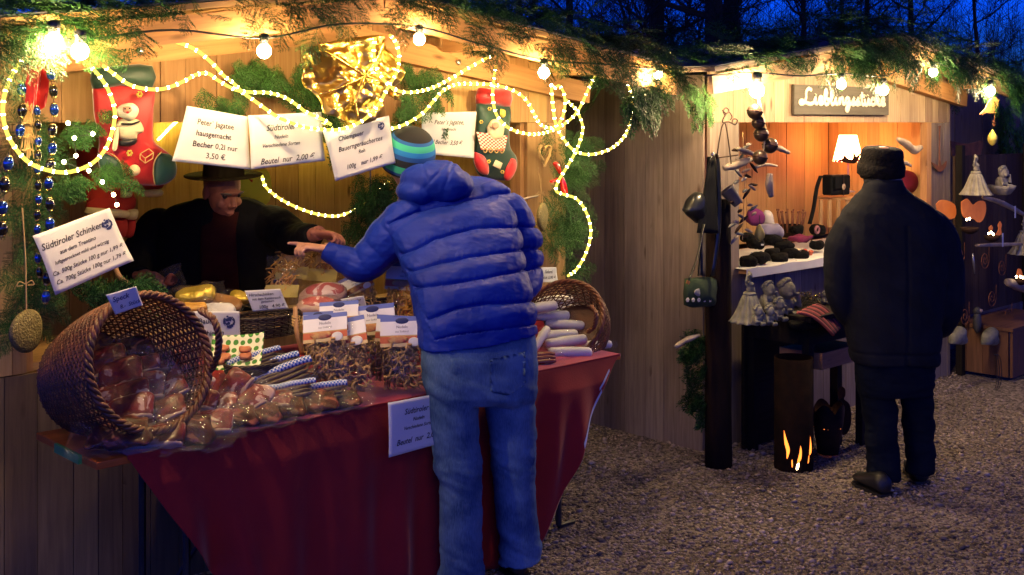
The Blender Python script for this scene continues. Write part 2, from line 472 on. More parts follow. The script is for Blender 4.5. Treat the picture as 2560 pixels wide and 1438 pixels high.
x, y, z = vv[..., 0], vv[..., 1], vv[..., 2]
y, z = y * ct - z * st, y * st + z * ct
co = np.stack([x * ca - y * sa + px_[:, None], x * sa + y * ca + py[:, None], z + sc[:, :, 0] * .35], -1).reshape(-1, 3)
idx = (oct_f[None] + 6 * np.arange(NP)[:, None, None]).reshape(-1)
np_mesh('gravel_chippings', co, 3, idx, M('gravel_stone', (.34, .275, .225), (.19, .15, .12), 1.4, .9, isl=.6, detail=8, spec=.15), kind='stuff')
# ================================================================ the two huts
def planks(mb, A, B, z0, z1, nrm, wmin=.09, wmax=.14, T=.02, slope=None, gap=.003):
    """vertical boards from A to B (ground points); z1 may be a function of distance"""
    A, B = Vector(A), Vector(B); d = (B - A); Ln = d.length; d.normalize(); s = 0; nrm = Vector(nrm).normalized()
    while s < Ln - .01:
        w = min(random.uniform(wmin, wmax), Ln - s)
        if Ln - s - w < .04: w = Ln - s
        top = z1(s + w / 2) if callable(z1) else z1
        bot = z0(s + w / 2) if callable(z0) else z0
        c = A + d * (s + w / 2) + nrm * random.uniform(-.002, .002); c.z = (top + bot) / 2
        mb.board(c, Z, d, nrm, top - bot, w - gap, T)
        s += w
def hboards(mb, c, a, b, L, Wd, T, n, gap=.003):
    """n boards side by side spanning width Wd along b, each running along a"""
    a, b = Vector(a).normalized(), Vector(b).normalized(); t = a.cross(b); w = Wd / n
    for i in range(n):
        mb.board(Vector(c) + b * (w * (i + .5) - Wd / 2) + t * random.uniform(-.001, .001), a, b, t, L, w - gap, T)
def roofz(s, mid, ridge=2.40, eave=2.13, half=1.93): return ridge - (ridge - eave) * abs(s - mid) / half
def gable_roof(root, FW, mid, half, v0, v1, mat_f):
    for sg in (-1, 1):
        sl = Vector(U) * (half * sg) + Z * (-.27); sl.normalize()
        c = FW(mid + sg * half / 2, (v0 + v1) / 2, 2.40 - .135 + .012)
        m = MB(); hboards(m, c, sl, V, (half ** 2 + .27 ** 2) ** .5, v1 - v0, .022, 14)
        m.build('roof', PINE_OLD if FW is RW else PINE, root)
        t = MB(); tc = c + Z * .019; t.board(tc, sl, V, sl.cross(V), (half ** 2 + .27 ** 2) ** .5 + .02, v1 - v0 + .02, .006)
        t.build('roofing_felt', FELT, root)
        f = MB(); fc = FW(mid + sg * half / 2, v0 + .03, 2.40 - .135 - .065)
        f.board(fc, sl, sl.cross(V), V, (half ** 2 + .27 ** 2) ** .5, .10, .03)
        f.build('fascia_board', mat_f, root)
FELT = M('roofing_felt', (.06, .065, .08), (.04, .042, .05), 20, .6)
# ---- left stall
LS = thing('market_stall', 'pine food stall with fir covered gable roof behind the red table', 'market stall', LW(1.3, .75, 0))
MID = 1.325
m = MB(); planks(m, LW(-.45, .75, 0), LW(2.95, .75, 0), 0, .93, -V); m.build('lower_front', BROWNW if False else wood('lower_front_planks', (.25, .17, .09), (.15, .1, .06), stain=.4), LS)
m = MB(); planks(m, LW(-.45, .75, 0), LW(2.95, .75, 0), 1.87, lambda s: roofz(s - .45, MID) - .015, -V, .11, .17); m.build('header_planks', PINE, LS)
m = MB(); planks(m, LW(-.45, .75, 0), LW(.06, .75, 0), .935, 1.868, -V); m.build('jamb', PINE, LS)
m = MB(); planks(m, LW(2.66, .75, 0), LW(2.95, .75, 0), .935, 1.868, -V); m.build('jamb', PINE, LS)
for s in (.075, 2.645):
    m = MB(); m.board(LW(s, .80, 1.4), Z, U, V, .93, .03, .075); m.build('post', BEAM, LS)
m = MB(); planks(m, LW(-.4, 2.5, 0), LW(2.93, 2.5, 0), 0, lambda s: roofz(s - .4, MID) - .02, -V, .12, .18); m.build('back_wall', PINE, LS)
for s in (-.44, 2.94):
    m = MB(); planks(m, LW(s, .765, 0), LW(s, 2.48, 0), 0, 2.14, U, .12, .18); m.build('side_wall', PINE, LS)
gable_roof(LS, LW, MID, 1.93, .2, 2.75, BEAM)
for sg in (-1, 1):
    sl = Vector(U) * (1.75 * sg) + Z * (-.245); sl.normalize()
    m = MB(); m.board(LW(MID + sg * .875, .70, 2.40 - .1225 - .125), sl, sl.cross(V), V, 1.77, .11, .055); m.build('wall_beam', BEAM, LS)
for s in (-.1, .62, 2.05, 2.75):
    m = MB(); m.board(LW(s, .45, roofz(s, MID) - .05), V, U, Z, .44, .06, .075); m.build('rafter_end', BEAM, LS)
for (s, v, z) in ((.47, .669, 2.15), (2.12, .669, 2.165)):
    m = MB(); m.lathe([(.001, 0), (.013, .001), (.015, .004), (.011, .009), (.001, .010)], LW(s, v, z), -V, 12); m.build('bolt', M('steel', (.6, .6, .6), metal=1, rough=.3), LS, True)
m = MB(); m.board(LW(1.36, 1.02, .95), U, V, Z, 2.54, .5, .03); m.build('counter', PINE, LS)
# ---- right stall
RS = thing('market_stall', 'weathered plank gift stall with a lettered board over its lit window', 'market stall', RW(1.46, 0, 0))
RM = 1.46
m = MB(); planks(m, RW(0, 0, 0), RW(2.92, 0, 0), 0, .985, -V, .1, .15); m.build('lower_front', PINE_OLD, RS)
m = MB(); planks(m, RW(0, 0, 0), RW(2.92, 0, 0), 1.87, lambda s: roofz(s, RM) - .02, -V, .08, .13); m.build('header_planks', wood('silvered_planks', (.46, .34, .22), (.3, .2, .12), stain=.25), RS)
HPM = RS.children[-1].data.materials[0]
m = MB(); planks(m, RW(0, 0, 0), RW(.287, 0, 0), .985, 1.868, -V, .07, .1); m.build('jamb', HPM, RS)
m = MB(); planks(m, RW(2.60, 0, 0), RW(2.92, 0, 0), .985, 1.868, -V, .08, .12); m.build('jamb', HPM, RS)
m = MB(); m.board(RW(2.565, .0, 1.425), Z, U, V, .885, .07, .05); m.build('post', BEAM, RS)
m = MB(); planks(m, RW(-.012, .02, 0), RW(-.012, 2.1, 0), 0, 2.14, -U, .11, .17); m.build('side_wall', PINE_OLD, RS)
m = MB(); planks(m, RW(2.93, .02, 0), RW(2.93, 2.1, 0), 0, 2.14, U, .11, .17); m.build('side_wall', PINE_OLD, RS)
m = MB(); planks(m, RW(0, 2.1, 0), RW(2.92, 2.1, 0), 0, lambda s: roofz(s, RM) - .02, -V, .1, .16); m.build('back_wall', PINE, RS)
INN = wood('inner_pine_planks', (.60, .40, .16), (.44, .28, .10), isl=.16)
m = MB(); planks(m, RW(.02, 1.0, 0), RW(2.89, 1.0, 0), .98, 2.1, -V, .1, .16); m.build('inner_partition', INN, RS)
m = MB(); planks(m, RW(2.905, .03, 0), RW(2.905, .99, 0), .98, 2.1, -U, .1, .16); m.build('inner_lining', INN, RS)
gable_roof(RS, RW, RM, 1.93, -.4, 2.3, wood('eave_wood', (.5, .34, .18), (.34, .2, .1)))
for sg in (-1, 1):
    sl = Vector(U) * (1.6 * sg) + Z * (-.224); sl.normalize()
    if sg > 0:
        m = MB(); m.board(RW(RM + sg * .8, -.045, 2.40 - .112 - .13), sl, sl.cross(V), V, 1.62, .12, .06); m.build('wall_beam', BEAM, RS)
for s in (.55, 2.25, 2.9):
    m = MB(); m.board(RW(s, -.2, roofz(s, RM) - .05), V, U, Z, .36, .06, .07); m.build('rafter_end', BEAM, RS)
m = MB(); m.board(RW(1.42, .28, 1.0), U, V, Z, 2.28, .7, .025); m.build('counter', BEAM, RS)
m = MB(); m.grid(lambda a, b: RW(.24 + 2.3 * a, -.09 + .66 * b, 1.022 + .004 * math.sin(a * 40) * (1 - b)), 40, 6); m.grid(lambda a, b: RW(.24 + 2.3 * a, -.092, 1.022 - .05 * b + .004 * math.sin(a * 40) * (1 - b)), 40, 2)
m.build('counter_cloth', M('white_cloth', (.7, .68, .66), (.6, .58, .58), 4, .9), RS)
# dark fence to the right of it
m = MB(); planks(m, RW(3.0, .45, 0), RW(5.2, .45, 0), 0, 2.3, -V, .1, .16)
m.build('wooden_fence', WALL_DARK, label='tall dark plank fence at the right edge behind the hanging figures', cat='fence')
# ================================================================ bare trees
BARK = M('dark_bark', (.022, .018, .016), (.012, .011, .011), 8, .95, bump=.6, bscale=14, stretch=(1, 1, .3))
def bare_tree(x, y, h, r, lean, label, seed, lowbranch=1.8, nb=12, group='bare winter trees behind the stalls'):
    rr = random.Random(seed)
    t = thing('bare_tree', label, 'tree', (x, y, 0), group)
    k = MB(); n = 9; P = []
    for i in range(n): P.append(Vector((x + lean * h * (i / (n - 1)) + rr.uniform(-.1, .1) * r * 3 * (i > 0), y + rr.uniform(-.1, .1), h * i / (n - 1))))
    rad = [r * (1.25 if i == 0 else 1) * (1 - .75 * i / (n - 1)) for i in range(n)]
    k.tube(P, rad, 10); k.build('trunk', BARK, t, True)
    c = MB()
    def branch(p, d, L, rad, lev):
        pts = [p]; q = p.copy(); dd = d.copy(); ns = 5
        for i in range(ns):
            dd = (dd + Vector((rr.uniform(-.28, .28), rr.uniform(-.28, .28), rr.uniform(-.12, .26)))).normalized()
            q = q + dd * (L / ns); pts.append(q.copy())
        c.tube(pts, [rad * (1 - .8 * i / ns) for i in range(ns + 1)], 5 if lev == 0 else 3, False)
        if lev < 3:
            for i in range(1, ns + 1):
                for _ in range(2 if lev < 2 else (2 if rr.random() < .75 else 1)):
                    nd = (dd * .55 + Vector((rr.uniform(-1, 1), rr.uniform(-.6, .6), rr.uniform(-.35, .9)))).normalized()
                    branch(pts[i], nd, L * rr.uniform(.42, .62), rad * (1 - .75 * i / ns) * .6, lev + 1)
    for i in range(nb):
        z = lowbranch + (h * .8 - lowbranch) * (i / nb) ** 1.3
        f = z / h * (n - 1); i0 = min(int(f), n - 2); p = P[i0].lerp(P[i0 + 1], f - i0)
        a = rr.uniform(0, 6.28)
        branch(p, Vector((math.cos(a), math.sin(a) * .7, rr.uniform(.1, .8))).normalized(), h * rr.uniform(.16, .3), r * .3, 0)
    c.build('crown', BARK, t)
def tree_px(px, d, wpx, lean, label, seed, h=11, **k):
    bare_tree((px - 1280) / F * d, d, h, wpx / 2 * d / F, lean, label, seed, **k)
tree_px(1652, 22, 50, -.02, 'leaning bare tree rising just right of the left stall roof', 1)
tree_px(1780, 21, 62, 0, 'thick straight trunk, left one of the close pair behind the flat roof edge', 2, nb=8)
tree_px(1832, 23, 58, .01, 'thick straight trunk, right one of the close pair behind the flat roof edge', 3, nb=8)
tree_px(2128, 24, 16, -.05, 'slim bare tree slanting behind the peak of the gift stall', 4, h=9)
tree_px(2166, 27, 18, 0, 'slim upright bare tree just beside the gift stall peak', 5, h=9)
tree_px(2290, 25, 22, -.02, 'bare tree with wide curved limbs right of the gift stall peak', 6, h=8, nb=16)
tree_px(2480, 26, 14, -.09, 'thin slanting bare tree near the right picture edge', 7, h=8)
tree_px(1420, 25, 26, 0, 'bare tree showing over the middle of the left stall roof', 8, nb=14)
tree_px(1290, 24, 22, .01, 'bare tree half hidden by fir boughs above the left stall roof', 9, nb=14)
tree_px(1130, 26, 24, 0, 'bare tree glimpsed above the ridge of the left stall', 10, nb=12)
tree_px(2010, 40, 20, 0, 'distant pale bare tree in the gap between the two stalls', 11, h=10, nb=18)
# far thicket of twigs, one mass
k = MB(); rr = random.Random(5)
for i in range(300):
    d = rr.uniform(44, 62); x0 = rr.uniform(-.12, .5) * d; p = Vector((x0, d, 0)); dd = Vector((rr.uniform(-.12, .12), 0, 1))
    h = rr.uniform(6, 10); pts = [p + dd * h * j / 5 + Vector((rr.uniform(-.2, .2), 0, 0)) for j in range(6)]
    k.tube(pts, [.028 * (1 - .15 * j) for j in range(6)], 3, False)
    for j in range(26):
        z = rr.uniform(2, h); q = p + dd * z; e = q + Vector((rr.uniform(-1.2, 1.2), 0, rr.uniform(.3, 1.3)))
        k.tube([q, q.lerp(e, .5) + Vector((0, 0, -.08)), e], [.014, .009, .005], 3, False)
k.build('far_woodland', M('far_bark', (.012, .016, .03), (.01, .012, .022), 4, .95), kind='stuff')
# ================================================================ fir foliage
def sprig_template(seed, L=.30):
    r = np.random.RandomState(seed); seg = []
    def twig(p, d, ln, step, nl):
        d = d / np.linalg.norm(d); k = max(2, int(ln / step)); lat = np.cross([0, 0, 1], d); lat /= np.linalg.norm(lat)
        for i in range(k):
            q = p + d * ln * i / k
            for s in (-1, 1):
                dr = lat * s * (.85 + .2 * r.rand()) + d * (.75 + .3 * r.rand()) + np.array([0, 0, r.uniform(-.5, .6)])
                seg.append((q, dr / np.linalg.norm(dr), nl * r.uniform(.75, 1.1), .0021))
        seg.append((p, d, ln * 1.02, .0022))
    step = .0085
    main = np.array([1., 0, 0]); twig(np.zeros(3), main, L, step, .018)
    n = 9
    for i in range(n):
        f = .08 + .84 * i / n
        for s in (-1, 1):
            d = np.array([.75, s * (.8 + .2 * r.rand()), r.uniform(-.3, .25)]); ln = L * (.5 * (1 - f) + .1) * r.uniform(.75, 1.15)
            twig(np.array([L * (f + .03 * r.rand()), 0, 0]), d, ln, step, .017)
    V_, = [[]]
    for q, d, ln, w in seg:
        lat = np.cross(d, [0, 0, 1.]); lat /= (np.linalg.norm(lat) + 1e-9)
        a = r.uniform(-.8, .8); up = np.cross(lat, d); lat = lat * math.cos(a) + up * math.sin(a)
        V_ += [q - lat * w * .5, q + d * ln * .55 - lat * w, q + d * ln, q + d * ln * .55 + lat * w]
    return np.array(V_)
SPR = [sprig_template(s) for s in range(5)]
SPRS = [sprig_template(20 + s, .13) for s in range(4)]
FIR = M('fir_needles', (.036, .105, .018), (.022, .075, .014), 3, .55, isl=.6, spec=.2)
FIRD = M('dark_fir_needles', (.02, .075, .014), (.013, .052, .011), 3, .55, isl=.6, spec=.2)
def fir(name, pl, mat=None, parent=None, small=False, bend=.5, **kw):
    """pl: list of (pos, dir, up, scale)"""
    out = []; rr = np.random.RandomState(len(pl) + 5)
    for p, d, up, sc in pl:
        T = (SPRS if small else SPR)[rr.randint(4)]
        d = Vector(d).normalized(); y = Vector(up).cross(d)
        if y.length < .05: y = d.orthogonal()
        y.normalize(); zz = d.cross(y)
        v = T.copy() * sc
        Ls = (.13 if small else .30) * sc
        # droop with distance
        Mx = np.array([[d.x, y.x, zz.x], [d.y, y.y, zz.y], [d.z, y.z, zz.z]])
        w = v @ Mx.T
        w[:, 2] -= bend * np.clip(v[:, 0], 0, None) ** 2 / Ls * .6
        out.append(w + np.array(tuple(p)))
    co = np.concatenate(out)
    base = Vector(co.mean(0)) if parent is None else wloc(parent)
    o = np_mesh(name, co - np.array(tuple(base)), 4, np.arange(len(co)), mat or FIR, **kw)
    if parent is not None: o.parent = parent; o.location = (0, 0, 0)
    else: o.location = base
    return o
rr = random.Random(11)
U1 = lambda a, b: rr.uniform(a, b)
# garland over the left roof
def droop_left(x): # how far boughs hang in the picture at column x (photo px)
    return max([0.12] + [a * math.exp(-((x - c) / w) ** 2) for c, w, a in ((20, 130, 1.0), (480, 60, .35), (250, 75, 1.0), (700, 90, .8), (800, 60, 1.0), (1000, 55, .9), (1215, 55, 1.0), (1400, 80, .9), (1530, 90, 1.0), (1640, 50, .9))])
pl = []
for i in range(520):
    s = U1(-.75, 3.28); v = .18 + abs(rr.gauss(0, .55))
    z = roofz(s, MID) + .05 + U1(0, .10 + .10 * math.exp(-((s - 1.3) / .8) ** 2))
    pl.append((LW(s, v, z), V * U1(-1, .3) + U * U1(-.8, .8) + Z * U1(-.15, .3), Z, U1(.7, 1.25) if v > .5 else U1(.6, 1.05)))
for i in range(330):
    s = U1(-.75, 3.30); p = LW(s, .17, roofz(s, MID)); x = 1280 + F * p.x / p.y; k = droop_left(x)
    if rr.random() > k + .05: continue
    q = LW(s, U1(.10, .22), roofz(s, MID) + U1(-.02 - .08 * k, .05))
    pl.append((q, V * U1(-.7, -.1) + U * U1(-.7, .7) + Z * U1(-1.0 * k, .15), V * -1 + Z * .6, U1(.34, .60)))
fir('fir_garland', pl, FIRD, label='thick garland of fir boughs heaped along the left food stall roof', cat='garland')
pl = []
for i in range(230):
    s = U1(-.5, 3.35); v = -.38 + abs(rr.gauss(0, .45)); b = math.exp(-((s - 1.5) / .55) ** 2)
    pl.append((RW(s, v, roofz(s, RM) + .05 + U1(0, .06 + .22 * b)), V * U1(-1, .3) + U * U1(-.8, .8) + Z * U1(-.2, .4), Z, U1(.7, 1.3) if v > 0 else U1(.6, 1.05)))
for i in range(300):
    s = U1(.0, 3.35); k = max([.1] + [a * math.exp(-((s - c) / w) ** 2) for c, w, a in ((.55, .16, .55), (1.0, .35, 1.0), (1.55, .3, 1.2), (2.1, .2, 1.1), (2.55, .22, 1.1), (3.1, .2, 1.1))])
    if rr.random() > k: continue
    pl.append((RW(s, U1(-.47, -.36), roofz(s, RM) + U1(-.06, .06)), V * U1(-.6, .1) + U * U1(-.7, .7) + Z * U1(-1.2 * k, .2), -V + Z * .6, U1(.45, .85)))
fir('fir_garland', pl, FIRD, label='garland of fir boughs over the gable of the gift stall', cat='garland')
def bough(pts, v, n, label, FP=None, sc=(.6, 1.0), spread=.05, dirf=None, mat=None):
    """single bough bundle at pixel points on a plane"""
    FP = FP or lp; q = [FP(x, y, v) for x, y in pts]; pl = []
    for i in range(n):
        t = rr.random() * (len(q) - 1); j = min(int(t), len(q) - 2); p = q[j].lerp(q[j + 1], t - j)
        d = (q[j + 1] - q[j]).normalized() if dirf is None else Vector(dirf)
        a = U1(-1, 1)
        pl.append((p + Vector((U1(-1, 1), U1(-1, 1), U1(-1, 1))) * spread, d + U * U1(-.6, .6) + Z * U1(-.5, .4) - V * U1(0, .4), -V, U1(*sc)))
    return fir('fir_bough', pl, mat or FIR, label=label, cat='fir branch', small=True, bend=.6)
bough([(560, 185), (640, 195), (720, 205)], .64, 20, 'fir bough nailed to the header behind the crossing light ropes', sc=(.7, 1.1), spread=.04)
bough([(500, 215), (560, 250), (600, 270)], .58, 10, 'small fir tuft hanging over the top edge of the first paper sign', sc=(.6, .9), spread=.03, dirf=-Z + U * .3)
bough([(720, 190), (770, 200), (800, 250), (820, 310)], .63, 16, 'fir bough half hidden behind the left edge of the gold leaf', sc=(.8, 1.2), spread=.05)
bough([(1000, 180), (1050, 205), (1070, 250), (1010, 270)], .64, 22, 'fir bough fanned out right of the gold leaf', sc=(.7, 1.1), spread=.05)
bough([(845, 330), (840, 345)], .50, 7, 'little fir tuft poking over the geraeuchertes sign', sc=(.5, .7), spread=.02, dirf=-Z)
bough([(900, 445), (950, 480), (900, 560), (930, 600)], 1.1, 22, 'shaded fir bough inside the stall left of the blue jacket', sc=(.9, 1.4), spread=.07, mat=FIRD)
bough([(1560, 215), (1600, 225), (1650, 225)], .15, 18, 'fir tuft hanging under the right eave tip of the food stall', sc=(.9, 1.3), spread=.04, dirf=-Z + U * .4)
bough([(1700, 200), (1760, 235), (1745, 290)], -.1, 8, 'sparse fir twigs at the left eave of the gift stall', FP=rp, sc=(.8, 1.2), spread=.04, dirf=-Z + U * .2)
bough([(2500, 240), (2530, 320), (2520, 380)], .3, 34, 'dark fir bough hanging at the far right behind the bird chime', FP=rp, sc=(1.2, 1.9), spread=.10, dirf=-Z, mat=FIRD)
bough([(1735, 880), (1740, 960), (1735, 1060)], -.08, 40, 'dark fir boughs standing against the corner post of the gift stall', FP=rp, sc=(.9, 1.6), spread=.06, dirf=Z, mat=FIRD)
# bushy fir at the right post of the food stall
pl = []
for i in range(100):
    t = rr.random(); x = 1405 + rr.gauss(0, 20) + 16 * math.sin(t * 7); y = 340 + 350 * t
    p = lp(x, y, .62 + U1(-.1, .08)); a = rr.choice([-1, 1, 1])
    pl.append((p, U * a * U1(.3, 1) + Z * U1(-.6, .7) - V * U1(0, .6), -V + Z * .4, U1(.32, .58)))
fir('fir_bough', pl, FIR, label='bushy upright fir branch tied to the right post of the food stall', cat='fir branch', bend=.3)
pl = []
for i in range(95):
    t = rr.random(); x = 60 + rr.gauss(0, 30); y = 250 + 560 * t
    p = lp(x, y, .56 + U1(-.04, .12)); a = rr.choice([-1, 1, 1])
    pl.append((p, U * a * U1(.2, .6) + Z * U1(-.8, .5) - V * U1(0, .2), -V + Z * .4, U1(.28, .46)))
fir('fir_bough', pl, FIRD, label='fir branches bound round the left post under the ring of lights', cat='fir branch', bend=.3)
bough([(130, 330), (190, 335), (250, 315)], .56, 9, 'fir twig reaching from the left post across the red stocking', sc=(.5, .8), spread=.03)
bough([(130, 480), (200, 465), (270, 440)], .55, 14, 'fir twig reaching right below the ring of lights', sc=(.6, .9), spread=.03)
bough([(180, 740), (260, 720), (330, 725)], .72, 16, 'fir twigs lying behind the big wicker basket', sc=(.8, 1.2), spread=.04, mat=FIRD)
# ================================================================ rope lights
def rope(px, v, label, every=.042, sub=8, fn=None, mat=None):
    fn = fn or (lambda i, x, y: lp(x, y, v + .03 * math.sin(i * 1.1)))
    P = cr([fn(i, x, y) for i, (x, y) in enumerate(px)], sub)
    t = thing('rope_light', label, 'rope light', P[0], 'warm white rope lights looped along the food stall')
    k = MB(); k.tube(P, .0067, 8); k.build('tube', mat or ROPE, t, True)
    acc = 0; nxt = .02
    for a, b in zip(P[:-1], P[1:]):
        L = (b - a).length
        while nxt <= acc + L:
            q = a.lerp(b, (nxt - acc) / L)
            o = bpy.data.objects.new('led', LEDME); COL.objects.link(o); o.parent = t; o.location = q - t.location
            o.rotation_euler = Vector((0, 0, 1)).rotation_difference((b - a).normalized()).to_euler(); nxt += every * rr.uniform(.9, 1.1)
        acc += L
    return t
k = MB(); k.ell((0, 0, 0), (.0075, .0075, .0105), n=6, m=4); LEDME = k.mesh('led'); LEDME.materials.append(LED)
rope([(150, 125), (85, 130), (45, 165), (18, 215), (7, 270), (15, 325), (38, 370), (75, 408), (125, 427), (175, 430), (228, 410), (262, 375), (280, 330), (287, 280), (272, 228), (248, 190), (225, 165)], .36, 'round ring of rope light circling the blue ornaments on the left post')
rope([(258, 165), (285, 185), (320, 210), (360, 222), (410, 222), (460, 203), (490, 187), (520, 184), (548, 203), (590, 225), (630, 231), (670, 232), (712, 244), (745, 265), (765, 280), (805, 298), (828, 312)], .46, 'wavy rope light over the top of the green and red stocking and first signs')
rope([(330, 103), (400, 100), (440, 105), (490, 125), (530, 158), (560, 190), (582, 207), (608, 232), (640, 255), (690, 290), (730, 308), (770, 320), (840, 325), (885, 313), (922, 290), (950, 255), (972, 215), (992, 180), (998, 140), (988, 105), (975, 88)], .40, 'longest rope light, sagging from the roof beam under the gold leaf')
rope([(938, 95), (934, 125), (940, 165), (957, 197), (990, 225), (1030, 231), (1080, 220), (1130, 195), (1175, 168), (1228, 140)], .36, 'rope light curving from the right edge of the gold leaf up to the fascia')
rope([(905, 333), (960, 326), (1010, 312), (1055, 285), (1082, 255), (1110, 225), (1145, 211), (1185, 210), (1235, 212), (1282, 226), (1315, 250), (1335, 285), (1352, 312), (1378, 320), (1400, 305), (1412, 270), (1410, 235), (1398, 215), (1385, 222)], .48, 'rope light arching over the top of the small dark green stocking')
rope([(1240, 165), (1234, 205), (1232, 245), (1242, 288), (1272, 320), (1320, 335), (1370, 330), (1418, 305), (1448, 272), (1475, 215), (1490, 190), (1512, 177), (1538, 187)], .34, 'broad U of rope light hanging between fir tuft and right eave')
rope([(1568, 205), (1580, 245), (1579, 290), (1565, 335), (1530, 370), (1480, 386), (1440, 379), (1412, 352), (1390, 312), (1382, 260), (1378, 212)], .26, 'outermost rope light loop, hanging past the right corner before the side wall')
rope([(1415, 250), (1440, 275), (1456, 312), (1454, 340), (1440, 378), (1416, 420), (1395, 455), (1391, 478), (1412, 487), (1442, 498), (1466, 532), (1477, 580), (1466, 630), (1442, 673), (1420, 690)], .42, 'rope light snaking down the bushy fir beside the red bow')
rope([(655, 440), (665, 468), (700, 497), (748, 521), (800, 537), (850, 539), (902, 515), (940, 483), (972, 453)], 1.25, 'rope light sagging inside the stall between seller and customer')
rope([(395, 350), (450, 300), (520, 290), (600, 300), (690, 310), (780, 300), (860, 330), (940, 350), (1020, 345), (1100, 350), (1180, 340), (1240, 360)], 2.40, 'rope light strung across the back wall inside the food stall', every=.06, mat=ROPEFILL)  # strand lengthened beyond its visible bits, added to light the back planks
False and rope([(240, 330), (330, 300), (420, 280), (520, 270), (640, 270), (760, 262), (880, 268), (1000, 262), (1120, 268), (1230, 268), (1290, 290)], .86, 'rope light running along the inside of the header, behind the paper signs', every=.06)
# fairy lights at left
t = thing('fairy_lights', 'few loose fairy lights among the fir twigs by the tall stocking', 'fairy lights', lp(170, 308, .5))
pts = [(170, 308), (232, 335), (186, 345), (190, 390), (160, 405), (222, 427), (256, 455), (284, 487), (292, 512)]
k = MB(); k.tube(cr([lp(x, y, .5) for x, y in pts], 5), .0012, 4); k.build('wire', CABLE, t)
for x, y in pts:
    k = MB(); k.ell(lp(x, y, .492), .0075, n=8, m=6); k.build('lamp', LED, t, True)
# ================================================================ festoon bulbs
def bulb(p, r, label, group, mat, glow_m, tilt=0, parent_drop=.0):
    t = thing('festoon_bulb', label, 'light bulb', p, group)
    k = MB(); k.ell(p, (r, r, r * 1.06), n=20, m=14); k.build('globe', glow_m, t, True)
    k = MB(); k.lathe([(r * .5, r * .80), (r * .62, r * .9), (r * .66, r * 1.5), (r * .72, r * 1.55), (r * .72, r * 2.4), (r * .3, r * 2.6)], p, (0, 0, 1), 14); k.build('socket', BLACKP, t, True)
    return t
GL = 'warm bulbs on the cable along the food stall roof'
for x, y, r, lb in ((135, 105, .027, 'glaring bulb at the far left end of the food stall roof'), (200, 128, .027, 'glaring bulb just right of the leftmost one above the stocking'),
                    (660, 128, .026, 'bulb on the left header beam above the crossing light ropes'), (1048, 98, .024, 'bulb beside the peak right of the gold leaf'),
                    (1360, 182, .026, 'brightest bulb in the middle of the right roof slope'), (1645, 188, .020, 'bulb at the right eave tip of the food stall')):
    bulb(lp(x, y, .16 if x > 400 else .04), r, lb, GL, None, BULB)
GR = 'warm bulbs on the cable along the gift stall roof'
for x, y, r, lb in ((1892, 226, .038, 'big bulb hanging above the chain of dark balls'), (2103, 211, .026, 'small bulb in front of the lettered board, left one'), (2208, 226, .029, 'bulb at the right end of the lettered board'),
                    (2333, 181, .026, 'bulb on the right roof slope of the gift stall among fir'), (2476, 228, .030, 'bulb just above the rusty bird')):
    bulb(rp(x, y, -.46), r, lb, GR, None, BULBR)
def cable(pts, FP, v, label):
    k = MB(); k.tube(cr([FP(x, y, v) for x, y in pts], 6), .004, 6); k.build('light_cable', CABLE, smooth=True, label=label, cat='cable')
cable([(-60, 60), (135, 82), (200, 100), (430, 75), (660, 95), (850, 60), (1048, 68), (1200, 110), (1360, 150), (1500, 160), (1645, 172)], lp, .165, 'black festoon cable along the food stall fascia')
cable([(1760, 190), (1892, 182), (2000, 190), (2103, 184), (2208, 190), (2270, 165), (2333, 155), (2400, 180), (2476, 196), (2560, 215)], rp, -.455, 'black festoon cable along the gift stall fascia')
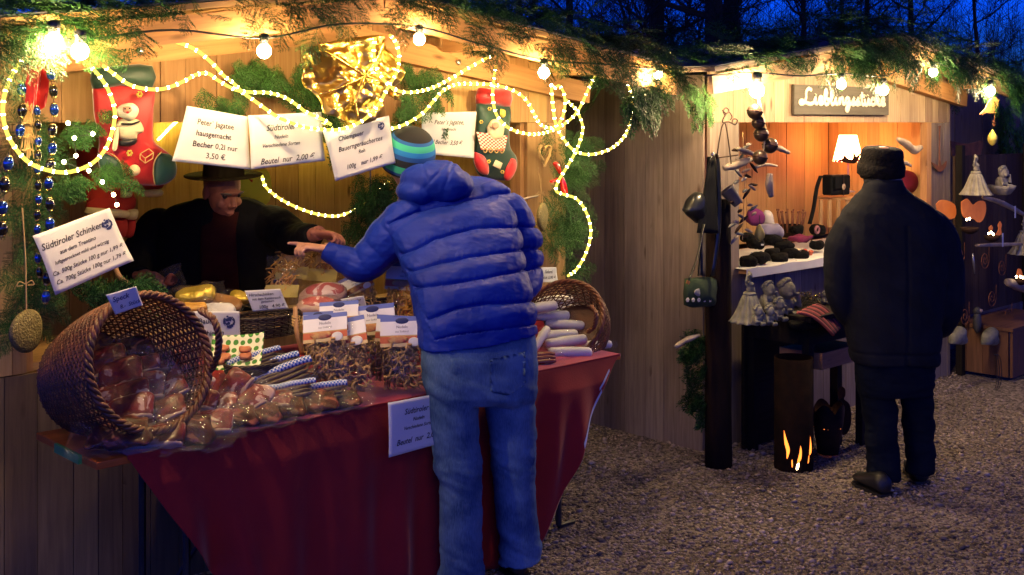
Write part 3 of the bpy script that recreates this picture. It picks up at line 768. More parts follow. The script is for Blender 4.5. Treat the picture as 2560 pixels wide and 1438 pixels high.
# ================================================================ paper signs
def text_geo(s, size=1.0, shear=0.0, off=0.0):
    cu = bpy.data.curves.new('t', 'FONT'); cu.body = s; cu.size = size; cu.shear = shear; cu.offset = off; cu.resolution_u = 2
    o = bpy.data.objects.new('t', cu); me = o.to_mesh()
    v = [tuple(p.co) for p in me.vertices]; f = [tuple(p.vertices) for p in me.polygons]
    o.to_mesh_clear(); bpy.data.objects.remove(o); bpy.data.curves.remove(cu)
    return v, f
def quad_fn(c):
    a, b, cc, d = [Vector(p) for p in c] # TL TR BR BL
    n = (b - a).cross(d - a).normalized()
    return (lambda u, w: (a.lerp(b, u)).lerp(d.lerp(cc, u), w)), n # w down
def paper(name, corners, lines, label, cat='sign', curl=.008, emblem=None, ink=None, mat=None, shear=.3):
    """corners TL TR BR BL in world; lines: (text, u centre, w baseline, height, shear)"""
    q, n = quad_fn(corners)
    if n.y > 0: n = -n
    cv = lambda u, w: q(u, w) + n * (curl * (math.sin(u * 5.1 + 1) * .6 + math.sin(w * 4 + u * 2) * .6))
    t = thing(name, label, cat, (Vector(corners[2]) + Vector(corners[3])) / 2)
    k = MB(); k.grid(cv, 14, 14); o = k.build('sheet', mat or PAPER, t, True)
    sm = o.modifiers.new('thick', 'SOLIDIFY'); sm.thickness = .0006
    wd = ((Vector(corners[0]) - Vector(corners[1])).length + (Vector(corners[3]) - Vector(corners[2])).length) / 2
    hh = ((Vector(corners[0]) - Vector(corners[3])).length + (Vector(corners[1]) - Vector(corners[2])).length) / 2
    asp = wd / hh
    for ln in lines:
        txt, uc, wb, h = ln[:4]; sh = ln[4] if len(ln) > 4 else shear
        v, f = text_geo(txt, 1, sh, .012)
        if not v: continue
        x0 = min(p[0] for p in v); x1 = max(p[0] for p in v)
        k = MB()
        for p in v: k.v.append(cv(uc + (p[0] - (x0 + x1) / 2) * h / asp, wb - p[1] * h) + n * .0018)
        for ff in f: k.face(ff)
        k.build('lettering', ink or INK, t)
    if emblem:
        eu, ew, er = emblem; k = MB(); rr2 = random.Random(3)
        for i in range(26):
            a, rad = rr2.uniform(0, 6.28), er * rr2.uniform(.1, .9) ** .7; s = er * rr2.uniform(.14, .3)
            pts = []
            for j in range(5):
                b = a + j * 1.256; x, y = rad * math.cos(a) + s * math.cos(b), rad * math.sin(a) + s * math.sin(b)
                l = math.hypot(x, y)
                if l > er: x, y = x * er / l, y * er / l
                pts.append(cv(eu + x / asp, ew + y) + n * (.0018 + i * 1e-5))
            n0 = len(k.v); k.v += pts; k.face(range(n0, n0 + 5))
        k.build('emblem', INKB, t)
    return t
def Q(pts, v, FP=None):
    FP = FP or lp
    if not hasattr(v, '__len__'): v = [v] * 4
    return [FP(x, y, vv) for (x, y), vv in zip(pts, v)]
paper('price_sign', Q([(466, 265), (618, 292), (627, 424), (430, 403)], .5), [('Peter` Jagatee', .49, .29, .145, 0), ('hausgemacht', .48, .49, .145, 0), ('Becher 0,2l nur', .52, .69, .145, 0), ('3,50 €', .54, .88, .145, 0)], 'plain white sheet offering Jagatee by the cup in upright print', curl=.006)
paper('price_sign', Q([(618, 289), (802, 280), (814, 402), (627, 424)], .49), [('Südtiroler', .43, .31, .17), ('Nudeln', .42, .47, .11), ('Verschiedene Sorten', .42, .62, .105), ('Beutel  nur  2,00 €', .5, .93, .16)], 'white sheet advertising noodles by the bag beside the Jagatee sheet')
paper('price_sign', Q([(806, 330), (971, 289), (990, 408), (838, 453)], .47), [('Chiemgauer', .38, .25, .13), ('Bauerngeräuchertes', .5, .46, .14), ('Roh', .5, .60, .11), ('100g    nur 1,99 €', .52, .84, .13)], 'tilted white sheet with a round emblem under the gold leaf', emblem=(.86, .17, .085))
paper('price_sign', Q([(1052, 282), (1190, 279), (1186, 396), (1050, 384)], .62), [('Peter`s Jagatee,', .5, .28, .15), ('hausgemacht', .5, .42, .09), ('0,2l Becher  3,50 €', .45, .74, .14)], 'white sheet between the striped beanie and the dark green stocking')
paper('price_sign', Q([(80, 590), (272, 520), (336, 652), (138, 738)], [.38, .45, .45, .38]), [('Südtiroler Schinken', .43, .27, .15), ('aus dem Trentino', .45, .42, .10), ('luftgetrocknet mild und würzig', .47, .55, .085), ('Ca. 500g Stücke 100 g nur 1,99 €', .51, .71, .10), ('Ca. 700g Stücke 100g nur 1,79 €', .51, .86, .10)], 'slanted white sheet about ham, leaning left above the big basket', emblem=(.89, .25, .10))
paper('price_sign', Q([(969, 1007), (1094, 984), (1098, 1110), (972, 1144)], [-.075, -.075, -.10, -.10]), [('Südtiroler', .56, .28, .15), ('Nudeln', .6, .43, .10), ('Verschiedene Sorten', .6, .57, .09), ('Beutel  nur  2,00 €', .62, .83, .15)], 'white sheet pinned to the red cloth hanging beside the jeans', curl=.004)
def card(pts, v, lines, label, **k): return paper('price_card', Q(pts, v), lines, label, 'price card', curl=.003, **k)
card([(264, 737), (340, 716), (358, 763), (288, 787)], .06, [('Speck', .4, .42, .34), ('8.-  Stück', .62, .82, .27)], 'small handwritten bacon card on the rim of the big tipped basket', ink=INKB)
card([(611, 727), (700, 722), (722, 771), (632, 779)], .55, [('Hirschschinken', .4, .28, .2), ('mit dem Kaminrauch', .5, .48, .17), ('geräuchert', .5, .62, .15), ('100g   4.90 €', .58, .9, .24)], 'cream price card reading 4.90 on the small dark basket')
card([(851, 748), (909, 739), (922, 781), (866, 791)], .40, [('Südtiroler', .5, .28, .24), ('Nudeln', .5, .55, .24), ('Beutel nur 2 €', .5, .85, .2)], 'small handwritten noodle card above the noodle bags')
card([(1352, 668), (1390, 668), (1396, 706), (1346, 706)], .52, [('Salami', .5, .4, .32), ('Stück 5,90 €', .5, .76, .26)], 'small price card on the basket of white salamis')
paper('price_sign', Q([(478, 778), (598, 778), (602, 858), (500, 865)], .46), [('Bauern', .3, .36, .22), ('Schinken', .34, .72, .22)], 'white sheet with a round blue emblem standing behind the checkered sausages', emblem=(.76, .33, .2), curl=.003)
# ================================================================ stockings
VELR = M('red_velvet', (.55, .012, .014), (.38, .008, .012), 5, .55, sheen=.8, bump=.25, bscale=12)
VELG = M('dark_green_velvet', (.012, .06, .038), (.006, .035, .024), 5, .55, sheen=.5, bump=.25, bscale=12)
FELTW = M('cream_felt', (.72, .62, .40), (.62, .52, .32), 8, .9, bump=.3)
FELTY = M('yellow_felt', (.75, .55, .10), (.65, .45, .08), 8, .9)
BRAID = M('gold_braid', (.6, .42, .16), (.4, .25, .08), 30, .5)
CHKR = uvmat('red_gingham', 'check', a=(.6, .05, .04), b=(.75, .6, .5), scale=(14, 10, 1))
def patch(t, pts, v, mat, name, T=.006, sub=4, closed=True, puff=0):
    P = [lp(x, y, v) for x, y in pts]
    if sub: P = cr(P + [P[0]], sub)[:-1]
    k = MB(); k.slab(P, -V, T); return k.build(name, mat, t, bevel=T * .3)
def shape3(t, pts, v, mat, name, T, sub=4):
    """soft padded outline"""
    P = [lp(x, y, v) for x, y in pts]
    P = cr(P + [P[0]], sub)[:-1] if sub else P
    c = sum(P, Vector()) / len(P); rs = []
    for f, h in ((.9, -.5), (1, -.2), (1, .15), (.93, .42), (.75, .66), (.45, .85), (.12, .92)):
        rs.append([c + (p - c) * f - V * T * h for p in P])
    k = MB(); k.rings(rs); return k.build(name, mat, t, True)
def snow(t, x, y, v, r=8):
    k = MB()
    for i in range(6):
        a = i * math.pi / 3; k.ell(lp(x + r * .6 * math.cos(a), y + r * .6 * math.sin(a), v), r * .0006, n=6, m=4)
    k.build('snow_star', FELTY, t, True)
st = thing('christmas_stocking', 'large red stocking with dark green cuff, heel and toe', 'stocking', lp(340, 470, .64))
shape3(st, [(233, 222), (300, 212), (378, 212), (380, 270), (379, 330), (386, 358), (430, 392), (440, 425), (428, 450), (400, 463), (340, 462), (290, 453), (258, 432), (247, 395), (250, 350), (238, 290)], .66, VELR, 'body', .05)
shape3(st, [(231, 172), (300, 164), (379, 165), (379, 220), (300, 214), (233, 222)], .655, VELG, 'cuff', .05, 2)
shape3(st, [(247, 382), (272, 387), (296, 403), (308, 430), (310, 458), (280, 450), (258, 432), (248, 405)], .625, VELG, 'heel', .022)
shape3(st, [(392, 380), (430, 390), (441, 425), (430, 450), (390, 463), (384, 430), (385, 405)], .625, VELG, 'toe', .022)
for pts in (((262, 380), (288, 391), (305, 418), (311, 455)), ((404, 380), (388, 400), (383, 430), (387, 460))):
    k = MB(); k.tube(cr([lp(x, y, .605) for x, y in pts], 5), .0025, 6); k.build('braid', BRAID, st, True)
# padded bearded figure
fg = shape3(st, [(285, 320), (300, 300), (320, 298), (345, 300), (357, 318), (357, 330), (342, 336), (338, 350), (315, 352), (298, 345), (290, 335)], .600, FELTW, 'figure_patch', .03)
for nm, pts, mt, vv, T in (('beard', [(290, 275), (305, 262), (330, 258), (345, 272), (340, 292), (325, 302), (308, 296), (296, 290)], M('white_felt', (.8, .75, .58), None, 8, .95, bump=.4), .585, .03), ('belt', [(304, 307), (330, 308), (348, 302), (348, 306), (330, 313), (304, 312)], BLACKP, .57, .008),
                           ('boots', [(297, 352), (310, 350), (340, 345), (338, 360), (318, 366), (300, 364)], BLACKP, .592, .02), ('candy_cane', [(290, 318), (297, 322), (292, 372), (281, 372)], FELTW, .575, .012), ('face', [(308, 268), (324, 266), (330, 276), (320, 284), (308, 280)], SKIN, .562, .01)):
    shape3(fg, pts, vv, mt, nm, T, 3)
for x, y, m_, nm in ((313, 272, BLACKP, 'eye'), (324, 271, BLACKP, 'eye'), (319, 281, VELR, 'mouth')):
    k = MB(); k.ell(lp(x, y, .553), (.004 if nm == 'eye' else .007, .003, .003 if nm == 'eye' else .005), n=8, m=6); k.build(nm, m_, fg, True)
for x, y in ((349, 236), (263, 292), (324, 383)): snow(st, x, y, .603, 9)
k = MB(); c = lp(336, 426, .602); k.ell(c, (.022, .022, .022), n=16, m=10); k.build('ball_patch', uvmat('ball', 'ramp', stops=((0, (.75, .55, .3)), (.5, (.7, .08, .05)))), st, True)
k = MB()
for a, b in (((350, 385), (372, 372)), ((372, 372), (384, 382)), ((384, 382), (363, 396)), ((363, 396), (350, 385)), ((363, 396), (363, 408)), ((384, 382), (382, 396)), ((350, 385), (350, 398)), ((363, 408), (382, 396)), ((350, 398), (363, 408))):
    k.tube([lp(*a, .602), lp(*b, .602)], .002, 5)
k.build('gift_patch', BRAID, st)
s2 = thing('christmas_stocking', 'small dark green stocking with red cuff, heel and toe', 'stocking', lp(1237, 452, .64))
shape3(s2, [(1193, 260), (1240, 262), (1272, 266), (1268, 330), (1272, 370), (1288, 395), (1288, 425), (1268, 450), (1230, 448), (1200, 438), (1186, 405), (1186, 385), (1192, 330)], .66, VELG, 'body', .05)
shape3(s2, [(1198, 220), (1235, 222), (1274, 226), (1272, 268), (1235, 262), (1193, 258)], .655, VELR, 'cuff', .05, 2)
shape3(s2, [(1187, 380), (1208, 390), (1220, 415), (1218, 438), (1198, 430), (1187, 405)], .625, VELR, 'heel', .022)
shape3(s2, [(1276, 395), (1288, 400), (1288, 425), (1274, 450), (1262, 448), (1264, 420)], .625, VELR, 'toe', .022)
b = MB(); q, n = quad_fn(Q([(1192, 330), (1270, 340), (1262, 378), (1204, 374)], .595)); b.grid(lambda u, w: q(u, w) + V * (.012 * (u - .5) ** 2), 10, 6); b.build('sleigh_patch', CHKR, s2)
fg = shape3(s2, [(1220, 318), (1232, 300), (1250, 300), (1258, 318), (1252, 345), (1232, 350), (1222, 338)], .605, FELTW, 'figure_patch', .03)
shape3(fg, [(1230, 308), (1242, 306), (1248, 314), (1242, 322), (1232, 320)], .572, SKIN, 'face', .01, 3)
for i in range(4):
    k = MB(); c = lp(1213 + 14 * i, 376 + i * .4, .59); k.tube([c + (U * math.cos(a) + Z * math.sin(a)) * .011 for a in np.linspace(0, 6.3, 14)], .003, 6, False); k.build('ring', STRAW, s2, True)
shape3(s2, [(1252, 272), (1262, 276), (1262, 290), (1256, 294), (1250, 284)], .602, FELTY, 'balloon_patch', .012, 3)
shape3(s2, [(1240, 400), (1256, 408), (1250, 424), (1232, 414)], .602, FELTW, 'gift_patch', .01, 0)
for x, y in ((1224, 272), (1203, 305), (1222, 404), (1256, 430)): snow(s2, x, y, .603, 6)
# ================================================================ gold leaf
def leaf_out():
    return [(768, 118), (800, 110), (850, 100), (900, 92), (960, 90), (985, 118), (1000, 170), (1000, 195), (985, 225), (955, 240), (950, 265), (930, 300), (900, 312), (870, 302), (820, 290), (800, 280), (800, 245), (785, 225), (765, 200), (772, 170), (757, 145)]
P = [lp(x, y, .42) for x, y in leaf_out()]; P = cr(P + [P[0]], 3)[:-1]; c = lp(912, 190, .42)
rs = []; NR = 26
for i in range(NR + 1):
    f = .03 + .97 * i / NR; ring = []
    for j, p in enumerate(P):
        q = c + (p - c) * f
        a = math.atan2((q - c).z, (q - c).dot(U))
        h = .030 * noise.fractal(q * 16, 1, 2, 5) + .02 * (abs(math.sin(a * 3.5 + 1)) ** .35 - 1) * min(1, f * 1.6) + .03 * f * f * math.sin(a * 5 + 1.3)
        ring.append(q - V * h)
    rs.append(ring)
k = MB(); k.rings(rs, True, False)
gl = thing('gold_leaf', 'huge crumpled gold painted leaf hung under the roof peak', 'leaf ornament', c)
o = k.build('blade', GOLD, gl, True); s_ = o.modifiers.new('t', 'SOLIDIFY'); s_.thickness = .002
k = MB()
for pts in ([(912, 190), (850, 150), (800, 122)], [(912, 190), (945, 140), (960, 100)], [(912, 190), (850, 220), (800, 235)], [(912, 190), (890, 250), (895, 300)], [(912, 190), (960, 205), (990, 240)]):
    k.tube(cr([lp(x, y, .395) for x, y in pts], 4), .005, 6)
k.build('vein', GOLD, gl, True)
k = MB(); k.tube([lp(975, 232, .42), lp(992, 243, .38)], [.013, .016], 10); k.build('stalk', GOLD, gl, True)
# ================================================================ left post ornaments
BLUEG = M('blue_glass', (.03, .10, .42), (.015, .05, .25), 20, .08, .75, coat=1)
DARKG = M('dark_glass', (.05, .045, .03), (.02, .02, .018), 30, .1, .8, coat=1)
GOLDC = M('gold_glitter', (.8, .6, .2), (.4, .28, .08), 90, .25, 1, bump=.8, bscale=120)
def chain(px, v, label, n):
    P = cr([lp(x, y, v) for x, y in px], 12); L = [0]
    for a, b in zip(P[:-1], P[1:]): L.append(L[-1] + (b - a).length)
    t = thing('ornament_chain', label, 'glass bead chain', P[-1])
    k = MB(); k.tube(P[::3], .0012, 4); k.build('string', CABLE, t)
    step = L[-1] / n
    for i in range(n):
        j = min(range(len(L)), key=lambda q: abs(L[q] - (i + .5) * step)); c = P[j] + U * rr.uniform(-.004, .004); h = step * .40; r = h * .62
        ax = (P[min(j + 1, len(P) - 1)] - P[max(j - 1, 0)]).normalized()
        k = MB(); k.lathe([(.002, -h), (r * .45, -h * .85), (r * .9, -h * .4), (r, 0), (r * .9, h * .4), (r * .45, h * .85), (.002, h)], c, ax, 14); b = k.build('bead', BLUEG if i % 2 == 0 else DARKG, t, True)
        for s in (-1, 1):
            k = MB(); k.lathe([(r * .3, 0), (r * .62, .002), (r * .62, .006), (r * .3, .010)], c + ax * s * h * .78 - ax * .004, ax, 12); k.build('gold_cap', GOLDC, b, True)
chain([(122, 160), (135, 260), (132, 340), (122, 440), (124, 560), (120, 660), (112, 770)], .40, 'long vertical chain of blue and dark glass beads inside the ring of lights', 13)
chain([(58, 200), (52, 290), (44, 350)], .42, 'short bead chain at the left inside the ring of lights', 3)
chain([(92, 260), (98, 330), (92, 400), (98, 470), (95, 560), (96, 640), (100, 700)], .43, 'thin bead chain hanging close left of the long one', 12)
chain([(22, 380), (14, 450), (8, 520), (4, 600)], .36, 'bead chain running out of the picture at the left edge', 4)
k = MB()
for i in range(60):
    a = lp(70 + rr.gauss(0, 7), rr.uniform(250, 330), .45); b = lp(72 + rr.gauss(0, 10), rr.uniform(300, 400), .45); k.tube([a, b], .0016, 4)
for i in range(3): k.tube([lp(55 + 30 * j / 8, 306 + 34 * i + 3 * math.sin(j), .43) for j in range(9)], .003, 5)
k.build('straw_bundle', STRAW, label='bundle of tied straw hanging between the bead chains', cat='straw ornament')
# hanging red santa-style costume on the back wall
SR = M('red_felt', (.50, .03, .012), (.36, .02, .01), 6, .9)
SW = M('pale_felt', (.72, .62, .28), (.6, .5, .2), 8, .95, bump=.3)
t = thing('felt_costume', 'red felt costume with pale cuffs hanging behind the tall stocking', 'decoration', lp(300, 620, 1.5))
for nm, mt, pts in (('jacket', SR, [(200, 390), (300, 380), (400, 400), (405, 470), (330, 475), (330, 500), (228, 520), (215, 450)]), ('sleeve', SR, [(190, 375), (240, 370), (250, 440), (215, 465), (195, 430)]), ('cuff', SW, [(208, 412), (248, 410), (250, 428), (212, 430)]), ('cuff', SW, [(300, 476), (326, 474), (325, 492), (302, 494)]), ('cuff', SW, [(358, 476), (402, 474), (402, 490), (360, 492)]),
                    ('trouser', SR, [(224, 490), (330, 485), (325, 530), (222, 528)]), ('trouser_cuff', SW, [(218, 518), (315, 526), (314, 545), (220, 536)]), ('trouser_cuff', SW, [(320, 525), (342, 524), (338, 548), (318, 547)]), ('boot', SR, [(285, 548), (315, 546), (312, 590), (290, 590)]), ('boot', SR, [(320, 548), (336, 548), (330, 590), (312, 590)]), ('hood', SR, [(70, 140), (130, 138), (120, 240), (100, 300), (88, 240)])):
    if nm == 'hood': continue
    shape3(t, pts, 1.5 - (.03 if 'cuff' in nm else 0), mt, nm, .04, 3)
k = MB(); k.grid(lambda a, b: lp(76 + 48 * a - 12 * b, 138 + (150 - 40 * abs(a - .4)) * b, .52) + V * .02 * math.sin(a * 9 + b * 3), 8, 8)
k.build('red_cloth', VELR, label='narrow strip of red cloth hanging inside the ring of lights', cat='cloth')
# green smiling bird plush on back wall
t = thing('felt_bird', 'lime green felt bird with red cheeks on the back wall', 'decoration', lp(640, 490, 1.9))
LIME = M('lime_felt', (.55, .55, .06), (.45, .45, .05), 6, .9)
shape3(t, [(590, 445), (600, 425), (640, 420), (668, 428), (676, 470), (665, 510), (610, 515), (590, 480)], 1.9, LIME, 'body', .06)
shape3(t, [(628, 428), (637, 428), (637, 436), (629, 437)], 1.84, SR, 'cheek', .01, 3); shape3(t, [(622, 448), (632, 449), (630, 456)], 1.84, SR, 'beak', .01, 0)
# hanging discs
DISC = M('glitter_disc', (.24, .19, .06), (.15, .12, .04), 60, .5, .3, bump=.9, bscale=150)
def disc(x, y, r_, v, top, label, mat=DISC):
    c = lp(x, y, v); r = r_ * c.y / F
    t = thing('hanging_disc', label, 'hanging ornament', c - Z * r)
    k = MB(); k.lathe([(r * .3, -.012), (r * .85, -.011), (r, -.004), (r, .004), (r * .85, .011), (r * .3, .012)], c, -V + U * .5, 30, wave=lambda a, h: .03 * math.sin(3 * a + 1)); k.build('disc', mat, t, True)
    p = lp(*top, v); k = MB(); k.tube([c + Z * r, (c + Z * r).lerp(p, .5) + U * .004, p], .0025, 6); k.build('string', STRAW, t)
    k = MB(); b = (c + Z * r).lerp(p, .25)
    for s in (-1, 1): k.tube(cr([b, b + U * s * .02 + Z * .01, b + U * s * .028 - Z * .004, b + U * s * .008 - Z * .004], 5), .0022, 5)
    k.build('bow', STRAW, t)
disc(66, 828, 54, .34, (56, 520), 'large flat golden disc hanging by a straw string at the left edge')
disc(1356, 542, 35, .45, (1345, 418), 'small flat glitter disc hanging right of the blue jacket')
# wicker heart
k = MB(); c = lp(1362, 385, .5)
for i in range(46):
    a0 = rr.uniform(0, 6.28); pts = []
    for j in range(7):
        a = a0 + j * .28; hx = 16 * math.sin(a) ** 3 / 16; hz = (13 * math.cos(a) - 5 * math.cos(2 * a) - 2 * math.cos(3 * a) - math.cos(4 * a)) / 16
        f = rr.uniform(.82, 1.0); pts.append(c + U * hx * .044 * f + Z * (hz * .062 * f) + V * rr.uniform(-.01, .01))
    k.tube(cr(pts, 2), .0019, 4)
k.build('wicker_heart', STRAW, label='straw coloured wicker heart hanging before the bushy fir', cat='ornament')
# red bow
GRED = M('red_gloss', (.6, .02, .012), (.45, .01, .01), 5, .15, coat=1)
t = thing('red_bow', 'shiny red bow on the bushy fir beside the rope light', 'ribbon bow', lp(1405, 455, .5))
for pts in ([(1402, 440), (1390, 420), (1384, 408), (1392, 404), (1399, 420)], [(1400, 442), (1385, 448), (1376, 452), (1380, 458), (1396, 450)], [(1404, 440), (1412, 455), (1418, 485), (1407, 485), (1402, 460)]):
    shape3(t, pts, .48, GRED, 'loop', .02, 3)
k = MB(); k.tube(cr([lp(x, y, .5) for x, y in ((1282, 515), (1310, 498), (1345, 490))], 4), [.009, .008, .007, .007, .006, .006, .005, .005, .004], 6); k.build('twig', DRIFT, smooth=True, label='bare pale twig sticking out of the fir behind the blue jacket', cat='twig')
# orange bauble cluster behind the beanie
k = MB()
for i in range(40): k.ell(lp(1035 + rr.gauss(0, 9), 322 + rr.gauss(0, 7), .66), rr.uniform(.003, .007), n=6, m=4)
k.build('tinsel', M('orange_foil', (.7, .16, .03), None, 10, .15, 1), label='bit of orange tinsel showing above the striped beanie', cat='tinsel')
# ================================================================ folding table, cloth
CLOTH = M('red_cloth', (.29, .007, .009), (.23, .005, .007), 4, .9, sheen=.3, bump=.1, bscale=120)
STEEL = M('dark_steel', (.04, .04, .042), (.025, .025, .03), 12, .5, .6)
GREENE = M('green_edging', (.03, .33, .10), (.025, .25, .08), 8, .45)
tb = thing('folding_table', 'long folding beer table with orange varnished top under the red cloth', 'table', LW(1.28, .35, 0))
k = MB(); k.board(LW(1.28, .25, .757), U, V, Z, 2.56, .50, .026); k.build('tabletop', ORANGEW, tb, bevel=.004)
k = MB(); k.board(LW(-.006, .21, .757), V, U, Z, .20, .012, .030); k.build('end_strip', GREENE, tb)
for s in (.36, 2.22):
    for v in (.08, .42):
        k = MB(); k.tube([LW(s, v, .745), LW(s, v, .02)], .014, 8); k.tube([LW(s, v, .015), LW(s + (.10 if v < .3 else -.1), v, .012)], .012, 6); k.build('leg', STEEL, tb)
    k = MB(); k.tube([LW(s, .08, .16), LW(s, .42, .16)], .010, 6); k.tube([LW(s, .25, .16), LW(s + (.5 if s < 1 else -.5), .25, .73)], .009, 6); k.build('brace', STEEL, tb)
cl = thing('tablecloth', 'deep red tablecloth hanging in folds to the ground with white hem stripes', 'tablecloth', LW(1.3, 0, 0))
S0, S1 = .10, 2.545
def drop(s):
    l = max(0, (s - S0)) / .52; l = l ** .9
    r_ = max(0, (S1 - s)) / .53; r_ = .72 * r_ ** 1.25
    return max(.012, min(.765, l * .74, r_))
def fold(s, t): # outward billow of the hanging sheet
    f = .020 * math.sin(s * 9 + 1.2 * math.sin(s * 3.1)) + .014 * math.sin(s * 21 + 2 * t + math.sin(s * 5)) + .006 * noise.noise(Vector((s * 9, t * 3, 0))) + .008 * math.sin(s * 37 + 1)
    l = math.exp(-((s - .42) / .16) ** 2) * math.sin((s - t * .16) * 34) * .028 + math.exp(-((s - 2.1) / .2) ** 2) * math.sin((s + .2 * t) * 30) * .022
    return .020 + .035 * t + (f + l) * min(1, t * 1.6)
def hang(a, b):
    s = S0 + (S1 - S0) * a; d = drop(s) * b
    return LW(s, -.012 - fold(s, d / .75) * (1 if d > 0 else 0) * min(1, d * 9), .776 - d)
k = MB(); k.grid(hang, 260, 46); o = k.build('front_drop', CLOTH, cl, True); sm = o.modifiers.new('t', 'SOLIDIFY'); sm.thickness = .0012; sm.offset = 1
k = MB(); k.grid(lambda a, b: LW(S0 + (S1 - S0) * a, -.014 + .50 * b, .7745 + .0022 * noise.noise(Vector((a * 18, b * 9, 0)))), 90, 24); k.build('top_cover', CLOTH, cl, True)
k = MB()
for off, w in ((.035, .012), (.062, .012), (.17, .010), (.192, .010)):
    pts = []
    s0, s1 = (2.22, 2.385) if off < .1 else (2.37, 2.45)
    for i in range(9):
        s = s0 + (s1 - s0) * i / 8; d = drop(s) * (1 - off * 1.15)
        for e in (0, w):
            dd = d - e; p = LW(s, -.012 - fold(s, dd / .75) * min(1, dd * 9), .776 - dd) - V * .0035; pts.append(p)
    n0 = len(k.v); k.v += pts
    for i in range(8): k.face((n0 + 2 * i, n0 + 2 * i + 2, n0 + 2 * i + 3, n0 + 2 * i + 1))
k.build('hem_stripe', M('stripe_white', (.55, .58, .7), None, 4, .9), cl)
# riser under the back goods
k = MB(); k.grid(lambda a, b: LW(.62 + 1.85 * a, (.40, .405, .41, .43, .745)[min(4, int(b * 4.001))] - .01 * math.sin(a * 50) * (1 - b), (.777, .80, .84, .885, .89)[min(4, int(b * 4.001))]), 60, 4)
k.build('draped_riser', CLOTH, smooth=True, label='red cloth covered step carrying the back row of goods', cat='display step')
# ================================================================ wicker
def wicker(root, r0, r1, h, ns=30, nw=20, mat=None, rim=.012, sq=1.0, bulge=.12, wr=.0032, base=True, frame=None):
    """basket standing at origin of frame (Matrix 4x4 world), axis +z; sq squashes y"""
    mat = mat or WICKER; Fm = frame or Matrix.Translation(wloc(root)); T = lambda p: Fm @ Vector(p)
    rad = lambda t: r0 + (r1 - r0) * t + bulge * r1 * math.sin(math.pi * min(1, t * .9))
    k = MB()
    for i in range(nw):
        t = (i + .5) / nw; r = rad(t); pts = []
        for j in range(ns * 2 + 1):
            a = math.pi * j / ns; q = r + .0038 * math.cos(math.pi * j + math.pi * i) * (1 if j % 2 == 0 else 1)
            pts.append(T((q * math.cos(a), q * math.sin(a) * sq, h * t + rr.uniform(-.0012, .0012))))
        k.tube(pts, wr, 5, False)
    k.build('weave', mat, root, True)
    k = MB()
    for j in range(ns):
        a = 2 * math.pi * j / ns + .01
        k.tube([T((rad(t) * math.cos(a), rad(t) * math.sin(a) * sq, h * t)) for t in (0, .25, .5, .75, 1)], wr * .9, 5, False)
    k.build('stakes', mat, root, True)
    k = MB(); N_ = ns * 4
    for ph in (0, 2.1, 4.2):
        pts = []
        for j in range(N_ + 1):
            a = 2 * math.pi * j / N_; q = rad(1) + rim * .5 * math.cos(a * ns / 2.5 + ph); pts.append(T((q * math.cos(a), q * math.sin(a) * sq, h + rim * .5 * math.sin(a * ns / 2.5 + ph))))
        k.tube(pts, rim * .55, 6, False)
    k.build('rim', mat, root, True)
    if base:
        k = MB(); k.lathe([(.001, 0), (r0 * 1.0, 0), (r0 * 1.0, .006), (.001, .006)], (0, 0, 0), n=30)
        k.v = [T((p.x, p.y * sq, p.z)) for p in k.v]; k.build('base', mat, root)
def braid(root, pts, r, mat, name='handle'):
    P = cr(pts, 10); k = MB()
    for ph in (0, 2.1, 4.2):
        q = []
        for i, p in enumerate(P):
            t = (P[min(i + 1, len(P) - 1)] - P[max(i - 1, 0)]).normalized(); a = t.orthogonal().normalized(); b = t.cross(a); w = i * .75 + ph
            q.append(p + (a * math.cos(w) + b * math.sin(w)) * r * .6)
        k.tube(q, r * .62, 6)
    k.build(name, mat, root, True)
def axframe(p, ax, roll=0):
    q = Vector((0, 0, 1)).rotation_difference(Vector(ax).normalized()); return Matrix.Translation(p) @ q.to_matrix().to_4x4() @ Matrix.Rotation(roll, 4, 'Z')
# big tipped basket
cm = W(378, 905, 3.95); ax = Vector((.74, -.60, .28)).normalized()
bk = thing('wicker_basket', 'big brown wicker basket tipped on its side, spilling vacuum packed ham', 'basket', cm - ax * .42)
wicker(bk, .185, .224, .42, 46, 34, WICKER, .016, frame=axframe(cm - ax * .42, ax), bulge=.10, wr=.0042)
hp = lambda x, y, d: W(x, y, d)
braid(bk, [hp(500, 775, 3.93), hp(535, 800, 3.87), hp(547, 845, 3.85), hp(543, 890, 3.86), hp(528, 925, 3.92)], .011, WICKER)
b2 = W(1405, 800, 5.62); ax2 = Vector((-.35, -.75, .55)).normalized()
bs = thing('wicker_basket', 'brown wicker basket tipped behind the pile of white salamis', 'basket', b2 - ax2 * .2)
wicker(bs, .17, .20, .20, 32, 16, WICKER, .013, frame=axframe(b2 - ax2 * .2, ax2))
braid(bs, [W(1478, 765, 5.5), W(1490, 785, 5.46), W(1486, 815, 5.46), W(1470, 830, 5.5)], .010, M('orange_wicker', (.25, .09, .03), (.15, .05, .02), 16, .5))
def smallbasket(x, y, v, r, h, sq, label, rz, tilt=0):
    p = lp(x, y, v); t = thing('wicker_basket', label, 'basket', p)
    wicker(t, r * .9, r, h, 26, 11, WICKERD, .008, sq, .04, .0036, frame=Matrix.Translation(p) @ Matrix.Rotation(rz, 4, 'Z') @ Matrix.Rotation(tilt, 4, 'Y')); return t
smallbasket(666, 838, .56, .15, .085, .6, 'low dark woven basket behind the wooden handle and white emblem sheet', TH)
smallbasket(895, 822, .52, .21, .085, .5, 'low dark woven basket of ham behind the noodle bags', TH, -.12)
t = smallbasket(655, 935, .30, .15, .05, .6, 'shallow brown woven tray under the checkered sausages', TH)
